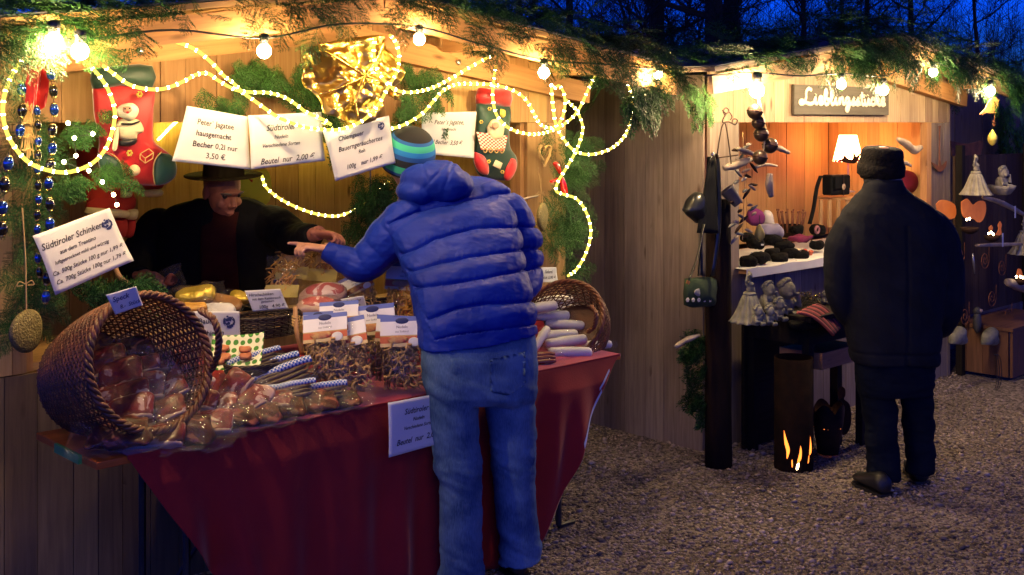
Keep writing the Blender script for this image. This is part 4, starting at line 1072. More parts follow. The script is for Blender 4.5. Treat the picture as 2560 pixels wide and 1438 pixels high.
# wooden handles
HANDLE = M('pale_bent_wood', (.50, .28, .12), (.38, .2, .08), 10, .5, stretch=(1, 1, .3))
t = thing('basket_handle', 'bent pale wood handle with a cord wrap beside the noodle bags', 'basket handle', lp(757, 885, .36))
k = MB(); k.tube(cr([lp(738, 768, .40), lp(739, 800, .38), lp(744, 840, .36), lp(757, 885, .36)], 6), [.013] * 19, 10, flat=.6); k.build('grip', HANDLE, t, True)
k = MB()
for i in range(4):
    c = lp(740, 792 + 7 * i, .385); k.tube([c + (U * math.cos(a) + V * math.sin(a) * .8) * .016 + Z * .004 * math.sin(a) for a in np.linspace(0, 6.3, 14)], .0032, 6, False)
k.build('cord', STRAW, t, True)
k = MB(); k.tube(cr([lp(288, 670, .85), lp(302, 695, .82), lp(330, 716, .80), lp(352, 730, .80)], 6), .014, 10, flat=.6); k.build('basket_handle', HANDLE, smooth=True, label='curved pale wood handle showing under the slanted ham sheet', cat='basket handle')
# ================================================================ packed goods
def meatmat(name, a, b, fat, amt):
    m, nt, N, L, bs_ = nmat(name); bs_.inputs['Roughness'].default_value = .35; bs_.inputs['Specular IOR Level'].default_value = .3
    tc = N.new('ShaderNodeTexCoord'); oi = N.new('ShaderNodeObjectInfo'); ad = N.new('ShaderNodeVectorMath'); L.new(tc.outputs['Object'], ad.inputs[0]); L.new(oi.outputs['Location'], ad.inputs[1])
    n = N.new('ShaderNodeTexNoise'); n.inputs['Scale'].default_value = 16; n.inputs['Detail'].default_value = 5; n.inputs['Distortion'].default_value = 1.5; L.new(ad.outputs[0], n.inputs['Vector'])
    r = N.new('ShaderNodeValToRGB'); r.color_ramp.elements[0].position = .3; r.color_ramp.elements[0].color = c4(a); r.color_ramp.elements[1].position = amt - .04; r.color_ramp.elements[1].color = c4(b)
    e = r.color_ramp.elements.new(amt); e.color = c4(fat); L.new(n.outputs[0], r.inputs[0]); L.new(r.outputs[0], bs_.inputs['Base Color'])
    return m
MEAT = meatmat('cured_ham', (.055, .007, .008), (.19, .022, .022), (.46, .28, .25), .60)
SMOKED = meatmat('smoked_crust', (.012, .004, .004), (.075, .015, .012), (.22, .06, .04), .60)
SMOKED.node_tree.nodes['Principled BSDF'].inputs['Specular IOR Level'].default_value = .12
PINK = meatmat('pink_ham', (.30, .06, .06), (.42, .11, .10), (.68, .52, .45), .58)
FATM = M('ham_fat', (.42, .28, .23), (.30, .17, .14), 9, .4)
SAUS = M('smoked_sausage', (.055, .026, .016), (.03, .014, .010), 18, .4, bump=.4)
BLUECHK = uvmat('blue_white_check', 'check', a=(.02, .10, .42), b=(.65, .68, .72), scale=(36, 4, 1), rot=.0)
PASTA = M('dry_pasta', (.44, .27, .10), (.28, .16, .06), 14, .55, isl=.35)
PASTAG = M('golden_pasta', (.62, .34, .06), (.45, .22, .03), 14, .5, isl=.25)
def crumple(k, n0, amp, sc, seed):
    for i in range(n0, len(k.v)):
        p = k.v[i]; k.v[i] = p + Vector((noise.noise(p * sc + Vector((seed, 0, 0))), noise.noise(p * sc + Vector((0, seed, 9))), noise.noise(p * sc + Vector((4, 0, seed))) * 1.2)) * amp
def film(t, w, h, d, seed, name='wrapper', mat=None):
    k = MB()
    for sg in (-1, 1):
        def fn(a, b):
            x, y = 2 * a - 1, 2 * b - 1; e = max(abs(x), abs(y)); pf = max(0, 1 - max(0, (e - .62) / .3)) ; pf = pf * pf * (3 - 2 * pf)
            return Vector((x * w, y * h, sg * (.0012 + d * pf)))
        n0 = len(k.v); k.grid(fn, 30, 20, uv=False); crumple(k, n0, .011, 22, seed); crumple(k, n0, .005, 60, seed + 3)
    return k.build(name, mat or FILM, t, True)
PK = {}
def packet(kind):
    if kind in PK: return dup(PK[kind])
    seed = len(PK) * 3.7
    t = thing('ham_packet', None, 'packed meat', (0, 0, 0))
    if kind == 'ham' or kind == 'ham2':
        w, h, d = (.062, .040, .016) if kind == 'ham' else (.075, .032, .020)
        k = MB(); k.ell((0, 0, 0), (w, h, d), n=24, m=12, p=.42); crumple(k, 0, .008, 22, seed); k.build('meat', MEAT, t, True)
        k = MB(); k.ell((0, -h * .86, 0), (w * .95, h * .26, d * .9), n=18, m=8, p=.6); crumple(k, 0, .006, 25, seed); k.build('fat_rim', FATM, t, True)
        film(t, w * 1.5, h * 1.6, d * 1.18, seed)
    elif kind == 'pink':
        k = MB(); k.ell((0, 0, 0), (.062, .026, .016), n=24, m=12, p=.5); crumple(k, 0, .005, 24, seed); k.build('meat', PINK, t, True)
        k = MB(); k.ell((0, -.024, 0), (.062, .010, .015), n=18, m=8, p=.5); k.build('fat_rim', FATM, t, True)
        film(t, .078, .040, .019, seed)
    elif kind == 'smoked':
        k = MB(); k.ell((-.004, 0, 0), (.070, .040, .027), n=30, m=16, p=.62); crumple(k, 0, .020, 24, seed); crumple(k, 0, .008, 60, seed); k.build('meat', SMOKED, t, True)
        film(t, .118, .058, .031, seed)
    PK[kind] = t
    return t
def face_rot(th, lay, yaw=0):
    th, lay = R(th), R(lay); up = Vector((0, math.sin(lay), math.cos(lay))); rt = Vector((1, 0, 0)); n = rt.cross(up)
    x = rt * math.cos(th) + up * math.sin(th); y = n.cross(x)
    return (Matrix.Rotation(R(yaw), 3, 'Z') @ Matrix((x, y, n)).transposed()).to_euler()
def place(t, x, y, v, th, lay, s=1, yaw=0, lift=0):
    t.location = lp(x, y, v) + Z * lift; t.rotation_euler = face_rot(th, lay, yaw); t.scale = (s, s, s); return t
G_ = 'vacuum packed ham spilling from the big basket'
for kind, x, y, v, th, lay, s, lb in (
    ('ham2', 385, 1092, .045, 6, 50, 1.35, 'red edged ham packet lying between the two black blocks on the table edge'), ('ham', 515, 1058, .04, 10, 50, 1.25, 'flat ham packet wedged right of the large black block'), ('ham', 610, 1012, .09, 40, 40, 1.1, 'ham packet leaning in front of the upright one'), ('smoked', 850, 1000, .03, 12, 55, 1.0, 'smoked packet before the leftmost noodle bag'),
    ('ham', 300, 935, .26, 18, 35, 1.25, 'packed ham slab at the left inside the tipped basket'),
    ('ham2', 345, 915, .30, 14, 30, 1.15, 'long packed ham slab with red edge in the middle of the tipped basket'),
    ('smoked', 330, 868, .42, 8, 30, 1.0, 'dark smoked packet lying highest at the back of the tipped basket'),
    ('ham', 350, 970, .20, 12, 35, 1.2, 'dark packed ham in the second row of the tipped basket'),
    ('ham', 415, 985, .16, 40, 38, 1.05, 'packed ham slab turned on edge beside the dark one in the basket mouth'),
    ('ham', 325, 1020, .13, 12, 42, 1.25, 'bright red marbled ham packet in the lower basket mouth'),
    ('ham', 405, 1028, .10, 28, 42, 1.15, 'red and white ham packet lowest in the basket mouth'),
    ('pink', 490, 945, .20, -22, 42, 1.05, 'pink ham packet with white fat edge right of the basket mouth'),
    ('ham', 495, 998, .13, -5, 45, 1.0, 'dark red ham packet below the pink one'),
    ('ham', 585, 970, .16, 62, 25, 1.1, 'ham packet standing upright with its clear corner raised'),
    ('ham', 630, 985, .14, -12, 50, 1.1, 'small dark red ham packet right of the upright one'),
    ('ham', 262, 905, .42, 20, 35, 1.25, 'red ham packet against the left inner wall of the tipped basket'), ('ham2', 400, 905, .36, 6, 28, 1.2, 'long ham packet with a raised clear flap at the right of the basket heap'),
    ('ham', 455, 940, .24, 60, 35, 1.1, 'ham packet turned steeply beside the woven inner wall'), ('ham2', 300, 985, .20, 14, 40, 1.25, 'dark long ham packet on the lower left of the heap'),
    ('ham', 545, 1010, .10, 12, 55, 1.15, 'flat dark red packet between the pink ham and the table edge'), ('ham', 690, 1000, .08, 10, 58, 1.0, 'flat ham packet in front of the small dark red one'),
    ('smoked', 450, 1076, .035, 4, 42, 1.45, 'large black smoked block on the front edge of the table'),
    ('smoked', 300, 1085, .05, 10, 52, 1.45, 'black smoked block at the left front corner on a long clear wrapper'),
    ('smoked', 570, 1045, .045, 8, 50, 1.3, 'smoked block on the table edge right of the large black one'),
    ('smoked', 640, 1035, .05, 8, 55, 1.1, 'glossy smoked piece between two blocks on the table edge'),
    ('smoked', 710, 1020, .045, 8, 55, 1.15, 'small smoked packet on the table edge under the checkered sausages'),
    ('smoked', 790, 1005, .045, 10, 55, 1.15, 'smoked packet at the table edge under the last checkered strip'),
    ('ham', 265, 960, .28, 65, 20, .8, 'pale ham packet peeping out at the left rim of the basket')):
    t = packet(kind); place(t, x, y, v, th, lay, s); tag(t, lb, 'packed meat', G_)
    t.scale = (s * rr.uniform(.92, 1.2), s * rr.uniform(.85, 1.1), s * rr.uniform(.5, .8))
# checkered sausages
SPK = None
def sausage_pack():
    global SPK
    if SPK: return dup(SPK)
    t = thing('sausage_packet', None, 'packed sausage', (0, 0, 0))
    for i in range(3):
        k = MB(); k.tube(cr([(-.085, -.018 + .018 * i, 0), (-.03, -.022 + .018 * i, .004), (.03, -.022 + .018 * i, .004), (.085, -.016 + .018 * i, 0)], 5), [.003, .007] + [.0095] * 12 + [.007, .003], 9); k.build('sausage', SAUS, t, True)
    k = MB(); k.grid(lambda a, b: (-.105 + .21 * a, .026 + .026 * b - .012 * (2 * a - 1) ** 2 + .004 * math.sin(a * 9), .010 + .010 * math.sin(b * 3.1) + .003 * math.sin(a * 14)), 24, 4)
    o = k.build('checkered_strip', BLUECHK, t, True); sm = o.modifiers.new('t', 'SOLIDIFY'); sm.thickness = .0006
    film(t, .105, .038, .013, 3.3)
    SPK = t; return t
for x, y, v, th, lay, s, lb in ((640, 908, .27, 22, 50, .9, 'sausage packet with blue checkered strip at the back of the shallow tray'), (680, 928, .22, 23, 50, 1.0, 'second sausage packet with checkered strip, partly under the widest strip'),
                                (705, 950, .17, 25, 45, 1.12, 'sausage packet with the widest blue and white checkered strip'), (720, 985, .11, 15, 55, .95, 'sausage packet whose strip is hidden, nearest the upright ham'), (795, 990, .08, 11, 50, 1.0, 'sausage packet with a checkered strip beneath the noodle bags')):
    t = sausage_pack(); place(t, x, y, v, th, lay, s * 1.1); tag(t, lb, 'packed sausage', 'sausage packets with blue checkered strips')
# noodle bags
HDR = uvmat('header_card', 'ramp', stops=((0, (.10, .14, .42)), (.16, (.70, .70, .74)), (.62, (.45, .30, .12)), (.66, (.42, .10, .05)), (.88, (.5, .38, .2))), axis=1, interp='CONSTANT')
NB = {}
def noodle_bag(kind):
    if kind in NB: return dup(NB[kind])
    t = thing('noodle_bag', None, 'noodle bag', (0, 0, 0)); r3 = random.Random(len(NB) + 2)
    k = MB()
    for i in range(95 if kind != 'flat' else 60):
        c = Vector((r3.uniform(-.048, .048), r3.uniform(.012, .125), r3.uniform(-.02, .022))); a = r3.uniform(0, 6.28); d = Vector((math.cos(a), math.sin(a), r3.uniform(-.4, .4))); e = d.orthogonal().normalized()
        pts = [c + d * (j - 3) * .0075 + (e * math.cos(j * 1.3) + d.cross(e) * math.sin(j * 1.3)) * .006 for j in range(7)]
        pts = [Vector((min(.054, max(-.054, p.x)), min(.14, max(.004, p.y)), min(.028, max(-.024, p.z)))) for p in pts]
        k.tube(pts, .0042, 5, flat=.35)
    k.build('pasta', PASTAG if kind == 'gold' else PASTA, t, True)
    k = MB()
    for sg in (-1, 1):
        n0 = len(k.v); k.grid(lambda a, b: Vector(((2 * a - 1) * (.064 - .006 * b), .19 * b, sg * (.002 + .032 * max(0, 1 - abs(2 * a - 1) ** 3) * (min(1, b * 7) if b < .5 else max(0, 1 - ((b - .45) / .55) ** 1.6))))), 16, 22, uv=False); crumple(k, n0, .006, 30, 3); crumple(k, n0, .003, 80, 5)
    k.build('bag', FILM, t, True)
    k = MB()
    for sg in (-1, 1): k.grid(lambda a, b: ((2 * a - 1) * .062, .205 - .085 * b, sg * (.003 + .018 * b)) if sg > 0 else ((1 - 2 * a) * .062, .205 - .055 * b, -(.003 + .012 * b)), 6, 12)
    o = k.build('header_card', HDR, t)
    k = MB(); k.ell((.034, .132, .0205), (.016, .013, .001), n=16, m=6); b_ = k.build('emblem', PAPER, o, True)
    k = MB(); k.ell((0, .193, .0075), (.019, .009, .0014), n=16, m=6); k.build('emblem', INKB, o, True)
    k = MB(); k.ell((-.012, .140, .0195), (.030, .011, .0016), n=16, m=6); k.build('dish_picture', M('dish_red', (.35, .04, .03), (.5, .3, .1), 60, .6) if kind != 'gold' else M('dish_yellow', (.55, .35, .08), (.4, .2, .1), 60, .6), o, True)
    k = MB()
    for i in range(2):
        v, f = text_geo(('Nudeln', 'aus Südtirol')[i], (.011, .008)[i]); x1 = max(p[0] for p in v) / 2; n0 = len(k.v)
        for p in v: k.v.append(Vector((p[0] - x1, .172 - .012 * i + p[1], .0115 + .0035 * i)))
        for ff in f: k.face([n0 + j for j in ff])
    k.build('lettering', INKB, o)
    NB[kind] = t; return t
for kind, x, y, v, th, lay, s, lb in (
    ('brown', 1008, 975, .04, 2, 12, 1.42, 'largest noodle bag at the front edge beside the jeans'), ('brown', 980, 955, .10, -3, 14, 1.3, 'noodle bag tucked just behind the largest one'),
    ('brown', 880, 985, .06, 12, 28, 1.5, 'noodle bag leaning left with its card tilted, front row'), ('brown', 820, 965, .12, 6, 24, 1.4, 'leftmost noodle bag beside the wooden handle'),
    ('brown', 945, 945, .18, 6, 12, 1.45, 'tall noodle bag behind the two front ones'), ('brown', 850, 915, .26, 4, 22, 1.3, 'noodle bag in the second row behind the leftmost bag'),
    ('brown', 795, 905, .32, 3, 20, 1.0, 'small noodle bag half hidden at the back left'), ('gold', 1005, 830, .42, -4, 14, 1.5, 'golden pasta bag at the back beside the blue jacket'),
    ('flat', 935, 800, .52, 28, 25, 1.15, 'noodle bag with its white card leaning right in the back basket')):
    t = noodle_bag(kind); place(t, x, y, v, th, lay, s); tag(t, lb, 'noodle bag', 'noodle bags with white header cards')
# yellow lit pasta bags under the hands
YB = None
OLIVE = M('straw_card', (.45, .36, .10), (.38, .3, .08), 5, .7)
for x, y, v, th, s, lb in ((730, 700, .95, 2, 1.0, 'yellow pasta bag under the pointing hands, left one'), (800, 705, .95, -4, 1.05, 'yellow pasta bag under the pointing hands, right one'), (705, 745, .85, 0, 1.0, 'flat yellow packet with a blank card in front of the seller')):
    if YB is None:
        t = thing('pasta_bag', None, 'pasta bag', (0, 0, 0)); r3 = random.Random(9); k = MB()
        for i in range(70):
            c = Vector((r3.uniform(-.05, .05), r3.uniform(.02, .13), r3.uniform(-.015, .015))); a = r3.uniform(0, 6.28); d = Vector((math.cos(a), math.sin(a), 0)); k.tube([c - d * .018, c + Vector((0, 0, .008)), c + d * .018], .004, 5, flat=.4)
        k.build('pasta', PASTAG, t, True); k = MB(); k.grid(lambda a, b: ((2 * a - 1) * .06, -.005 + .05 * b, .024 - .012 * b), 6, 4); k.build('card', OLIVE, t)
        k = MB()
        for sg in (-1, 1):
            n0 = len(k.v); k.grid(lambda a, b: Vector(((2 * a - 1) * .066, .16 * b, sg * (.002 + .024 * max(0, 1 - abs(2 * a - 1) ** 3) * math.sin(3.1 * b)))), 14, 16, uv=False); crumple(k, n0, .007, 30, 2)
        k.build('bag', FILM, t, True); YB = t
    else: t = dup(YB)
    place(t, x, y, v, th, 25, s * 1.25); tag(t, lb, 'pasta bag', 'yellow pasta bags on the counter')
# ham slab
t = thing('ham_piece', 'cut half ham with pale fat rim lying in the dark woven basket', 'ham', (0, 0, 0))
k = MB(); k.ell((0, 0, .0), (.095, .05, .03), n=26, m=14, p=.8); crumple(k, 0, .012, 14, 1); k.build('fat_rim', FATM, t, True)
k = MB(); k.ell((.006, .010, .012), (.080, .040, .024), n=26, m=12, p=.8); crumple(k, 0, .008, 14, 1); k.build('meat', PINK, t, True)
film(t, .125, .066, .036, 4.2); place(t, 808, 740, .62, 10, 55, 1.1)
t = dup(t); place(t, 790, 768, .55, 4, 60, .9); tag(t, 'smaller cut ham lying under the half ham in the woven basket', 'ham')
# foil and slabs in front of the seller
FOILY = M('yellow_foil', (.55, .42, .06), (.4, .28, .03), 12, .25, .5, bump=.8, bscale=25)
for x, y, v, sx, mt, lb in ((490, 740, .80, .085, FOILY, 'yellow foil packet behind the rim of the big basket'), (545, 755, .78, .075, BROWNW, None), (480, 772, .70, .06, PASTAG, 'golden crumbly packet beside the basket rim'), (545, 778, .66, .07, PAPER, 'pale wrapped packet left of the 4.90 card'), (600, 745, .78, .05, FOILY, 'small foil packet left of the 4.90 card'), (790, 640, 1.1, .05, SMOKED, None)):
    if lb is None: continue
    t = thing('food_packet', lb, 'food packet', (0, 0, 0), 'wrapped food in front of the seller')
    k = MB(); k.ell((0, 0, 0), (sx, sx * .45, sx * .35), n=20, m=10, p=.6); crumple(k, 0, .012, 20, x); k.build('contents', mt, t, True); film(t, sx * 1.4, sx * .65, sx * .4, x * .01)
    place(t, x, y, v, 12 if x < 520 else -12, 45)
k = MB(); k.ell((0, 0, 0), (.11, .035, .022), n=22, m=10, p=.6); crumple(k, 0, .01, 16, 7)
o = k.build('smoked_slab', M('rind', (.30, .15, .05), (.18, .08, .03), 12, .45), smooth=True, loc=(0, 0, 0), label='long brown smoked slab behind the basket, before the seller', cat='smoked meat'); o.location = lp(545, 752, .76); o.rotation_euler = face_rot(-16, 55)
# dotted plate
t = thing('paper_plate', 'square paper plate with green dots and ham samples', 'plate', (0, 0, 0))
k = MB(); k.grid(lambda a, b: ((a - .5) * .19, (b - .5) * .16, .012 * (abs(2 * a - 1) ** 4 + abs(2 * b - 1) ** 4)), 12, 12); o = k.build('plate', uvmat('green_dots', 'dots', a=(.05, .22, .03), b=(.72, .72, .55), scale=(7, 5, 1)), t, True); sm = o.modifiers.new('t', 'SOLIDIFY'); sm.thickness = .001
for x, y in ((-.05, .02), (-.04, -.02), (.03, .01), (.035, -.02), (-.06, -.035)):
    k = MB(); k.ell((x, y, .010), (.022, .014, .008), n=12, m=8, p=.6); crumple(k, 0, .006, 40, x * 90); k.build('ham_sample', M('ham_sample', (.5, .17, .07), (.36, .10, .05), 20, .5), t, True)
place(t, 592, 885, .34, 4, 50, 1.05)
# white salamis
SALW = M('white_casing', (.72, .70, .68), (.60, .58, .58), 12, .45, bump=.2, bscale=30)
SAL = None
for i, (x, y, v, th, s, lb) in enumerate(((1385, 752, .50, 6, 1.0, 'white wrapped salami topmost of the pile'), (1408, 772, .47, -2, .95, 'white salami second from the top, its clear end pointing right'), (1375, 790, .44, 2, 1.0, 'creamy salami in the middle of the pile against the jacket'), (1412, 812, .38, -4, 1.0, 'white salami with long twisted clear tail at the middle right'), (1395, 838, .32, 3, 1.0, 'white salami under the middle ones'),
                                          (1415, 855, .25, 9, 1.05, 'white salami with a dark printed mark'), (1425, 882, .13, 0, 1.05, 'white salami nearest the front edge of the table'), (1490, 862, .22, 2, .8, 'white salami lying farthest right beside the orange table corner'), (1350, 850, .28, 60, .8, 'white salami end poking out beside the jeans'), (1345, 770, .45, 10, 1.0, 'white salami deep in the pile next to the blue jacket'))):
    if SAL is None:
        t = thing('salami', None, 'salami', (0, 0, 0))
        k = MB(); k.tube([(-.1, 0, 0), (-.096, 0, 0), (-.085, 0, 0), (-.03, 0, .001), (.03, 0, .001), (.085, 0, 0), (.096, 0, 0), (.1, 0, 0)], [.004, .017, .024, .026, .026, .024, .017, .004], 18); k.build('sausage', SALW, t, True)
        k = MB()
        for sg in (-1, 1):
            n0 = len(k.v); k.grid(lambda a, b: Vector(((2 * a - 1) * .135, (2 * b - 1) * (.036 if abs(2 * a - 1) < .75 else .036 - .09 * (abs(2 * a - 1) - .75)), sg * .029 * max(0, 1 - (2 * b - 1) ** 4) * max(0, 1 - abs(2 * a - 1) ** 5))), 26, 10, uv=False); crumple(k, n0, .006, 36, 8)
        k.build('wrapper', FILM, t, True); SAL = t
    else: t = dup(SAL)
    place(t, x, y, v, th, 40, s); tag(t, lb, 'salami', 'white wrapped salamis piled at the right end')
    if 'mark' in lb:
        k = MB()
        for j in range(9): k.ell((rr.uniform(-.022, .022), rr.uniform(-.006, .012), .0255), (.005, .004, .0014), n=8, m=5)
        k.build('printed_mark', INK, t, True)
t = thing('sausage_pair_packet', 'clear packet of dark red sausages beside the jeans', 'packed sausage', (0, 0, 0))
for i in range(3):
    k = MB(); k.tube(cr([(-.08, -.022 + .022 * i, 0), (0, -.026 + .022 * i, .004), (.08, -.02 + .022 * i, 0)], 6), [.006, .010] + [.0125] * 9 + [.010, .006], 10); k.build('sausage', M('red_sausage', (.22, .025, .015), (.14, .015, .01), 14, .3), t, True)
film(t, .115, .045, .017, 6); place(t, 1345, 897, .10, 4, 55, 1.0)
# ================================================================ people
def hand(k, w, d, n, side, curls, s=1.0, thumb=(.6, .7, .35)):
    w, d, n = Vector(w), Vector(d).normalized(), Vector(n).normalized(); n = (n - d * n.dot(d)).normalized(); lat = d.cross(n) * side
    rs = []
    for f, a, b in ((-.03, .026, .021), (0, .027, .019), (.03, .036, .017), (.06, .040, .015), (.088, .038, .012)):
        rs.append([w + d * f * s + (lat * math.cos(t) * a + n * math.sin(t) * b) * s for t in np.linspace(0, 6.283, 13)[:-1]])
    k.rings(rs)
    for i, (o, L) in enumerate(((.028, .074), (.0095, .082), (-.0095, .076), (-.027, .060))):
        p = w + (d * .080 + lat * o) * s; a = 0; pts = [p]; q = p
        for j, fr in enumerate((.2, .38, .25, .17)):
            if j: a += curls[i] * (1, 1.1, .8)[j - 1]
            q = q + (d * math.cos(a) + n * math.sin(a) + lat * o * 1.5) * L * fr * s; pts.append(q)
        k.tube(pts, [.0092 * s, .0095 * s, .0088 * s, .008 * s, .0062 * s], 8)
    t = (lat * thumb[0] + d * thumb[1] + n * thumb[2]).normalized(); p = w + (d * .02 + lat * .022) * s
    k.tube([p, p + t * .035 * s, p + (t + d * .25).normalized() * .066 * s, p + (t + d * .4).normalized() * .086 * s], [.014 * s, .012 * s, .0105 * s, .007 * s], 8)
def head(k, c, fwd, up, s=1.0):
    f = Vector(fwd).normalized(); u = Vector(up); u = (u - f * u.dot(f)).normalized(); r = f.cross(u); m = Matrix((r, f, u)).transposed()
    P = lambda x, y, z: Vector(c) + m @ Vector((x, y, z)) * s
    e = lambda p, rad, rot=None: k.ell(P(*p), [q * s for q in rad], m, 18, 12)
    e((0, -.015, .03), (.075, .095, .088)); e((0, .02, -.02), (.064, .075, .098)); e((0, .045, -.078), (.040, .042, .034)); e((0, .062, -.105), (.022, .020, .018))
    e((0, .088, .028), (.048, .014, .012)); e((.036, .066, -.028), (.022, .02, .022)); e((-.036, .066, -.028), (.022, .02, .022))
    k.tube([P(0, .088, .018), P(0, .104, -.012), P(0, .112, -.028)], [.008 * s, .011 * s, .013 * s], 8); e((.011, .098, -.030), (.009, .011, .008)); e((-.011, .098, -.030), (.009, .011, .008))
    e((0, .088, -.063), (.022, .012, .006)); e((0, .085, -.074), (.019, .012, .0065))
    for sx in (-1, 1): e((sx * .074, -.012, -.005), (.010, .022, .033))
    k.tube([P(0, -.02, -.04), P(0, -.03, -.13), P(0, -.03, -.20)], [.055 * s, .055 * s, .062 * s], 14)
    return P
def ringpx(l, r_, d, th, n=28, dr=0, p=.8, fwd=None):
    """body ring between a left and a right picture point at depth d (dr = how much deeper the right end is), thickness th"""
    a, b = W(l[0], l[1], d), W(r_[0], r_[1], d + dr); c = (a + b) / 2; x = (b - a) / 2; f = fwd or Vector((-x.y, x.x, 0)).normalized(); out = []
    for i in range(n):
        t = 2 * math.pi * i / n; q, w = math.cos(t), math.sin(t); out.append(c + x * math.copysign(abs(q) ** p, q) + f * th * math.copysign(abs(w) ** p, w))
    return out
def puffs(rs, m=8, amp=.07, pinch=.03):
    """fill between key rings with bulging segments"""
    out = []
    for A, B in zip(rs[:-1], rs[1:]):
        for j in range(m):
            t = j / m; ring = [a.lerp(b, t) for a, b in zip(A, B)]; c = sum(ring, Vector()) / len(ring); g = 1 - pinch + (amp + pinch) * math.sin(math.pi * t) ** .55 if j else 1 - pinch
            out.append([c + (p - c) * g for p in ring])
    out.append(rs[-1]); return out
def limb(k, pts, n=14, sub=5, seams=0, amp=.10):
    """pts: (x, y, depth, radius px)"""
    P = [W(x, y, d) for x, y, d, r in pts]; rad = [r * d / F for x, y, d, r in pts]; C = cr(P, sub); rr_ = [q.x for q in cr([(r, 0, 0) for r in rad], sub)]
    if seams:
        N_ = len(C)
        rr_ = [r * (.96 + amp * abs(math.sin(math.pi * seams * i / (N_ - 1))) ** .5) for i, r in enumerate(rr_)]
    k.tube(C, rr_, n)
def fnoise(sc, amp, st=(1, 1, 1)):
    def f(p): return amp * noise.fractal(Vector((p.x * st[0], p.y * st[1], p.z * st[2])) * sc, 1, 2, 4)
    return f
NYL = M('blue_nylon', (.008, .028, .30), (.006, .020, .22), 3, .52, bump=.16, bscale=18, stretch=(1.6, 1.6, .7), spec=.14)
def denim():
    m, nt, N, L, b = nmat('washed_denim'); b.inputs['Roughness'].default_value = .85; b.inputs['Specular IOR Level'].default_value = .2
    tc = N.new('ShaderNodeTexCoord'); n = N.new('ShaderNodeTexNoise'); n.inputs['Scale'].default_value = 6; n.inputs['Detail'].default_value = 6; L.new(tc.outputs['Object'], n.inputs['Vector'])
    mp = N.new('ShaderNodeMapping'); mp.inputs['Scale'].default_value = (260, 260, 40); L.new(tc.outputs['Object'], mp.inputs[0]); n2 = N.new('ShaderNodeTexNoise'); n2.inputs['Scale'].default_value = 1; L.new(mp.outputs[0], n2.inputs['Vector'])
    mx = N.new('ShaderNodeMath'); mx.operation = 'MULTIPLY_ADD'; mx.inputs[1].default_value = .35; L.new(n2.outputs[0], mx.inputs[0]); L.new(n.outputs[0], mx.inputs[2])
    r = N.new('ShaderNodeValToRGB'); r.color_ramp.elements[0].position = .5; r.color_ramp.elements[1].position = .85; r.color_ramp.elements[0].color = (.022, .055, .14, 1); r.color_ramp.elements[1].color = (.10, .18, .32, 1); L.new(mx.outputs[0], r.inputs[0]); L.new(r.outputs[0], b.inputs['Base Color'])
    bp = N.new('ShaderNodeBump'); bp.inputs['Strength'].default_value = .15; bp.inputs['Distance'].default_value = .002; L.new(n2.outputs[0], bp.inputs['Height']); L.new(bp.outputs[0], b.inputs['Normal'])
    return m
DEN = denim()
SKIND = M('ruddy_skin', (.30, .12, .08), (.24, .09, .06), 9, .55, bump=.1, bscale=90, spec=.25)
KNIT = uvmat('striped_knit', 'ramp', stops=((0, (.010, .012, .015)), (.16, (.012, .05, .18)), (.20, (.03, .36, .20)), (.32, (.010, .012, .016)), (.43, (.010, .07, .26)), (.50, (.012, .18, .48)), (.57, (.04, .40, .26)), (.66, (.012, .09, .3)), (.71, (.010, .010, .012))), axis=1, rough=.95)
SHOEB = M('brown_leather', (.10, .055, .03), (.06, .03, .018), 12, .55, bump=.2)
SHOEK = M('black_leather', (.012, .012, .013), (.008, .008, .009), 12, .5)
def shoe(root, heel, toe, mat, s=1.0):
    heel, toe = Vector(heel), Vector(toe); d = (toe - heel); L = d.length; d.normalize(); x = d.cross(Z); t0 = root
    k = MB(); rs = []
    for f, w, h, z0 in ((0, .022, .05, .012), (.05, .034, .075, .010), (.2, .038, .085, .010), (.45, .042, .070, .010), (.7, .047, .050, .012), (.9, .040, .038, .016), (1, .018, .022, .02)):
        c = heel + d * L * f; rs.append([c + (x * math.cos(t) * w + Z * (z0 + h / 2 + math.sin(t) * h / 2)) * s for t in np.linspace(0, 6.283, 15)[:-1]])
    k.rings(rs); o = k.build('shoe', mat, t0, True)
    k = MB(); rs = []
    for f, w in ((-.01, .026), (.06, .037), (.25, .038), (.5, .040), (.75, .049), (.92, .042), (1.015, .02)):
        c = heel + d * L * f; rs.append([c + (x * w * sx) * s + Z * zz for sx, zz in ((-1, .002), (1, .002), (1, .016), (-1, .016))])
    k.rings(rs); k.build('sole', BLACKP, o)
# ------------------------------------------------ customer in the blue jacket
cu = thing('person', 'customer in puffy blue hooded jacket, jeans and striped beanie, reaching over the stall', 'person', W(1215, 1425, 4.86) * 1)
cu.location.z = 0
k = MB(); hc = W(1020, 408, 5.30)
HP = head(k, hc, (-.55, .72, -.30), (-.15, .22, 1))
kt = [[(1110, 880), (1280, 850), 4.72, .06, 28, .12], [(1080, 700), (1240, 665), 4.86, .06, 28, .12], [(1040, 590), (1210, 555), 5.04, .06, 28, .10], [(1060, 500), (1160, 480), 5.18, .05, 28, .06]]
k.rings([ringpx(*a) for a in kt])
limb(k, [(1060, 560, 5.08, 26), (955, 622, 5.07, 24), (905, 662, 5.06, 21), (850, 642, 5.05, 17), (808, 620, 5.05, 17)])
limb(k, [(1200, 530, 5.20, 24), (1290, 580, 5.18, 24), (1308, 660, 5.14, 20), (1290, 740, 5.0, 18)])
for x, d in ((1138, 4.62), (1280, 4.77)): limb(k, [(x, 900, d + .03, 50), (x + 6, 1150, d, 36), (x + 12, 1410, d, 26)])
